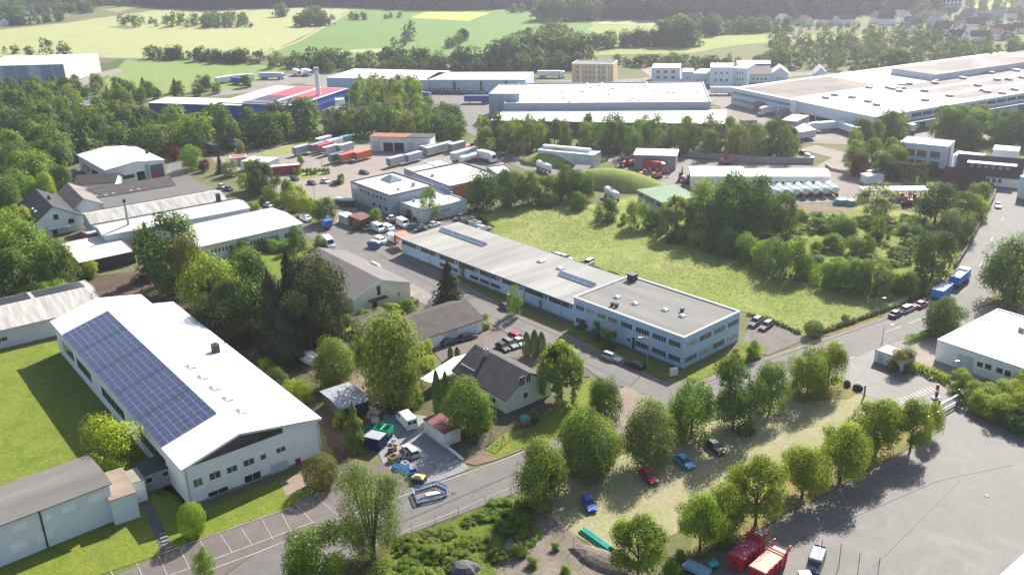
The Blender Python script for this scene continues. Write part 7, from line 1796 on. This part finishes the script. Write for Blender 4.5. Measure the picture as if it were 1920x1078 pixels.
# dirt lot and its edges
patch('parking', [(1010, 930), (1075, 888), (1180, 840), (1300, 800), (1400, 762), (1480, 735), (1560, 712), (1615, 738), (1660, 758), (1640, 790), (1500, 870), (1400, 925), (1300, 985), (1190, 1030), (1120, 1030), (1075, 1000), (1040, 975)], .06, dirt, jit=.3, step=2)
patch('verge', [(1290, 1050), (1300, 990), (1400, 930), (1500, 872), (1640, 792), (1760, 770), (1772, 800), (1630, 880), (1440, 982)], .07, dry, jit=.3, step=2)
patch('verge', [(1000, 935), (1030, 895), (1100, 856), (1200, 795), (1262, 752), (1400, 745), (1560, 705), (1570, 714), (1480, 738), (1300, 802), (1075, 890), (1010, 932)], .072, undergr, jit=.3, step=2)
patch('verge', [(1478, 738), (1560, 704), (1612, 735), (1590, 748), (1520, 752)], .09, dry, jit=.3, step=2)
patch('yard', [(930, 1080), (960, 985), (1010, 940), (1060, 985), (1110, 1040), (1200, 1060), (1260, 1130), (930, 1130)], .055, MG('gravel_brown', ((.21, .175, .145), (.25, .21, .17), (.17, .145, .11)), (.08, .4, 2), .95, .4, .08), jit=.3, step=2)
patch('verge', [(560, 1095), (750, 1008), (960, 928), (1010, 940), (950, 1010), (930, 1130), (560, 1150)], .05, undergr, jit=.3, step=2)
# meadow
MEADOW = [(880, 410), (960, 388), (1030, 376), (1090, 386), (1150, 420), (1200, 436), (1290, 460), (1400, 500), (1520, 530), (1640, 552), (1735, 548), (1700, 566), (1600, 603), (1520, 632), (1440, 600), (1395, 584), (1180, 524), (1060, 492), (960, 460), (920, 440)]
patch('meadow', MEADOW, .06, meadow, jit=.4, step=3)
patch('meadow', [(1090, 386), (1300, 350), (1450, 385), (1600, 385), (1720, 400), (1850, 360), (1842, 400), (1800, 480), (1770, 525), (1735, 548), (1640, 552), (1400, 500), (1200, 436)], .055, MG('meadow_wild', ((.26, .31, .055), (.31, .31, .10), (.17, .23, .035)), (.04, .15, 1.3), .95, .8, .35), jit=.4, step=3)
patch('clearing', [(1450, 384), (1580, 380), (1600, 392), (1540, 404), (1500, 402)], .085, MG('soil_light', ((.2, .2, .2), (.2, .2, .2), (.2, .2, .2))), jit=.4, step=2)
def tufts(name, px, n, size, col, seed):
    P = [G(x, y) for x, y in px]; rn_ = np.random.RandomState(seed)
    xs = [p.x for p in P]; ys = [p.y for p in P]; pts = []
    while len(pts) < n:
        for x, y in zip(rn_.uniform(min(xs), max(xs), 2000), rn_.uniform(min(ys), max(ys), 2000)):
            if in_poly(Vector((x, y, 0)), P) and math.sin(x * .13 + 1.3 * math.sin(y * .09)) + math.sin(y * .17 + x * .05) > rn_.uniform(-2.2, 1.4): pts.append((x, y, .12))
    A = np.array(pts[:n]); out = np.tile(np.array([0, 0, .8]), (n, 1))
    o = link(name, mesh_quads(name, leaves(A, out, size, .6, .35, 1.2), FOL)); o.color = (*col, 1); o['kind'] = 'stuff'
tufts('meadow_grass', MEADOW, 9000, .5, (.285, .325, .09), 2)
tufts('wild_grass', [(1200, 436), (1300, 440), (1480, 420), (1600, 395), (1720, 410), (1835, 395), (1790, 485), (1735, 548), (1640, 552), (1400, 500)], 8000, .55, (.26, .32, .06), 3)
tufts('scrub_growth', [(640, 1120), (755, 1012), (955, 935), (1000, 950), (940, 1010), (920, 1130)], 12000, .6, (.19, .26, .035), 4)
# grassy mounds behind the meadow
def mound(px, py, rx, ry, h, label, rz=0):
    p = G(px, py); b = MB(); rings = []
    for z, k in ((0, 1), (.25, .86), (.55, .66), (.8, .45), (.95, .22), (1, .05)):
        rings.append([(rx * k * math.cos(2 * PI * q / 22) * (1 + .06 * math.sin(q * 2.1)), ry * k * math.sin(2 * PI * q / 22), z * h) for q in range(22)])
    o = b.loft(rings).build('grass_mound', MG('mound_grass', ((.25, .30, .06), (.29, .31, .09), (.19, .25, .04)), (.08, .3, 1.5), .95, .8, .3), None, p, smooth=True); o.rotation_euler = (0, 0, rz)
    tag(o, label, 'mound')
mound(1056, 303, 17, 9, 5.2, 'rounded grassy mound before the long pale twin hall'); mound(1150, 347, 21, 9, 5.5, 'larger grassy mound left of the green-roofed shed', -.5)

# ------------------------------------------------------------------ light, air, camera
az, el = math.radians(30), math.radians(37)
w = bpy.data.worlds.new('World'); SC.world = w; w.use_nodes = True
nt = w.node_tree; nt.nodes.clear()
sky = nt.nodes.new('ShaderNodeTexSky'); sky.sky_type = 'NISHITA'; sky.sun_disc = False; sky.sun_elevation = el; sky.sun_rotation = az; sky.dust_density = 1.5
bg = nt.nodes.new('ShaderNodeBackground'); bg.inputs[1].default_value = SKY_STRENGTH
ow = nt.nodes.new('ShaderNodeOutputWorld'); nt.links.new(sky.outputs[0], bg.inputs[0]); nt.links.new(bg.outputs[0], ow.inputs[0])
sd = bpy.data.lights.new('sun', 'SUN'); sd.energy = SUN; sd.angle = math.radians(.5); sd.color = (1, .945, .855)
so = link('sun', sd); dirv = Vector((math.sin(az) * math.cos(el), math.cos(az) * math.cos(el), math.sin(el)))
so.rotation_euler = (-dirv).to_track_quat('-Z', 'Y').to_euler(); so.location = (0, 0, 200)
if HAZE > 0:
    hb = MB().box(-3600, 3600, -500, 4600, -1, 118)
    hm = bpy.data.materials.new('haze_air'); hm.use_nodes = True; hn = hm.node_tree; hn.nodes.clear()
    pv = hn.nodes.new('ShaderNodeVolumePrincipled'); pv.inputs['Color'].default_value = (.84, .86, 1.0, 1); pv.inputs['Density'].default_value = HAZE; pv.inputs['Anisotropy'].default_value = HAZE_G
    oo = hn.nodes.new('ShaderNodeOutputMaterial'); hn.links.new(pv.outputs[0], oo.inputs['Volume'])
    o = hb.build('haze', hm); o['kind'] = 'stuff'
cd = bpy.data.cameras.new('camera'); cam = link('camera', cd); cam.location = CAM
cd.sensor_fit = 'HORIZONTAL'; cd.sensor_width = 36; cd.lens = F_PX / 1920 * 36; cd.clip_end = 8000; cd.clip_start = 1
mat = Matrix((( _R.x, _U.x, -_f.x), (_R.y, _U.y, -_f.y), (_R.z, _U.z, -_f.z)))
cam.rotation_euler = mat.to_euler()
SC.camera = cam
SC.view_settings.view_transform = 'Standard'; SC.view_settings.look = 'None'; SC.view_settings.exposure = EXPOSURE; SC.view_settings.gamma = 1
SC.cycles.max_bounces = 6; SC.cycles.volume_bounces = 0; SC.cycles.transparent_max_bounces = 4
try: SC.cycles.use_denoising = True
except Exception: pass

# ------------------------------------------------------------------ labels for vegetation and houses
ORD = ['first', 'second', 'third', 'fourth', 'fifth', 'sixth', 'seventh', 'eighth', 'ninth', 'tenth', 'eleventh', 'twelfth', 'thirteenth', 'fourteenth', 'fifteenth', 'sixteenth', 'seventeenth', 'eighteenth', 'nineteenth', 'twentieth', 'twenty-first', 'twenty-second', 'twenty-third', 'twenty-fourth', 'twenty-fifth', 'twenty-sixth']
landmark('the dirt parking lot', G(1250, 930), 6); landmark('the asphalt yard', G(1650, 860), 4); landmark('the meadow', G(1300, 560), 12); landmark('the wild ground', G(1620, 480), 20)
landmark('the scrub plot', G(860, 1010), 8); landmark('the lorry park', G(620, 310), 14); landmark('the garden yard', G(660, 720), 6)
landmark('the grassy mounds', G(1100, 325), 8); landmark('the row of birches', G(1200, 275), 6); landmark('the far-side wood edge', G(30, 300), 10)
by = {}
for r, kind, col, h, wd in GREEN:
    p = r.location
    if kind in ('shrub', 'scrub', 'ball'): size = 'large' if h > 4.5 else 'small' if h < 1.8 else 'mid-sized'
    else: size = 'tall' if h > 13.5 else 'small' if h < 7.5 else 'mid-sized'
    best = min(LM, key=lambda q: (p - q[1]).length - q[2]); d = p - best[1]; e = (p - best[1]).length - best[2]
    if e < 5: rel = 'beside'
    elif abs(d.y) > abs(d.x): rel = 'behind' if d.y > 0 else 'in front of'
    else: rel = 'right of' if d.x > 0 else 'left of'
    cn = CNAME.get(col, 'yellow-green')
    by.setdefault('%s %s %s %s %s' % (size, cn, KNAME[kind], rel, best[0]), []).append(r)
for text, rs_ in by.items():
    if len(rs_) == 1: rs_[0]['label'] = text; continue
    rs_.sort(key=lambda r: r.location.x / max(r.location.y, 1))
    for i, r in enumerate(rs_): r['label'] = text.replace(' the ', ' the ', 1) + ', ' + (ORD[i] if i < len(ORD) else 'another') + ' from left'
    for r in rs_: r['group'] = text.split(' ', 1)[1].replace('tree', 'trees', 1).replace('bush', 'bushes', 1)
hb_ = {}
for r, text, x, y in HOUSES: hb_.setdefault(text, []).append((x, r))
for text, v in hb_.items():
    v.sort(key=lambda q: q[0])
    for i, (x, r) in enumerate(v): r['label'] = text + (', ' + ORD[i] + ' from the left' if len(v) > 1 else '')
seenl = {}
for o in SC.objects:
    if o.parent is None and o.get('label'): seenl.setdefault(o['label'], []).append(o)
for k, v in seenl.items():
    if len(v) > 1 and len({o.get('group') for o in v}) > 1 or (len(v) > 1 and not v[0].get('group')): print('SAME', k, [o.name for o in v])
from collections import Counter
print('COUNT', Counter(o.get('category') for o in SC.objects if o.get('category')).most_common(12), 'objects', len(SC.objects))
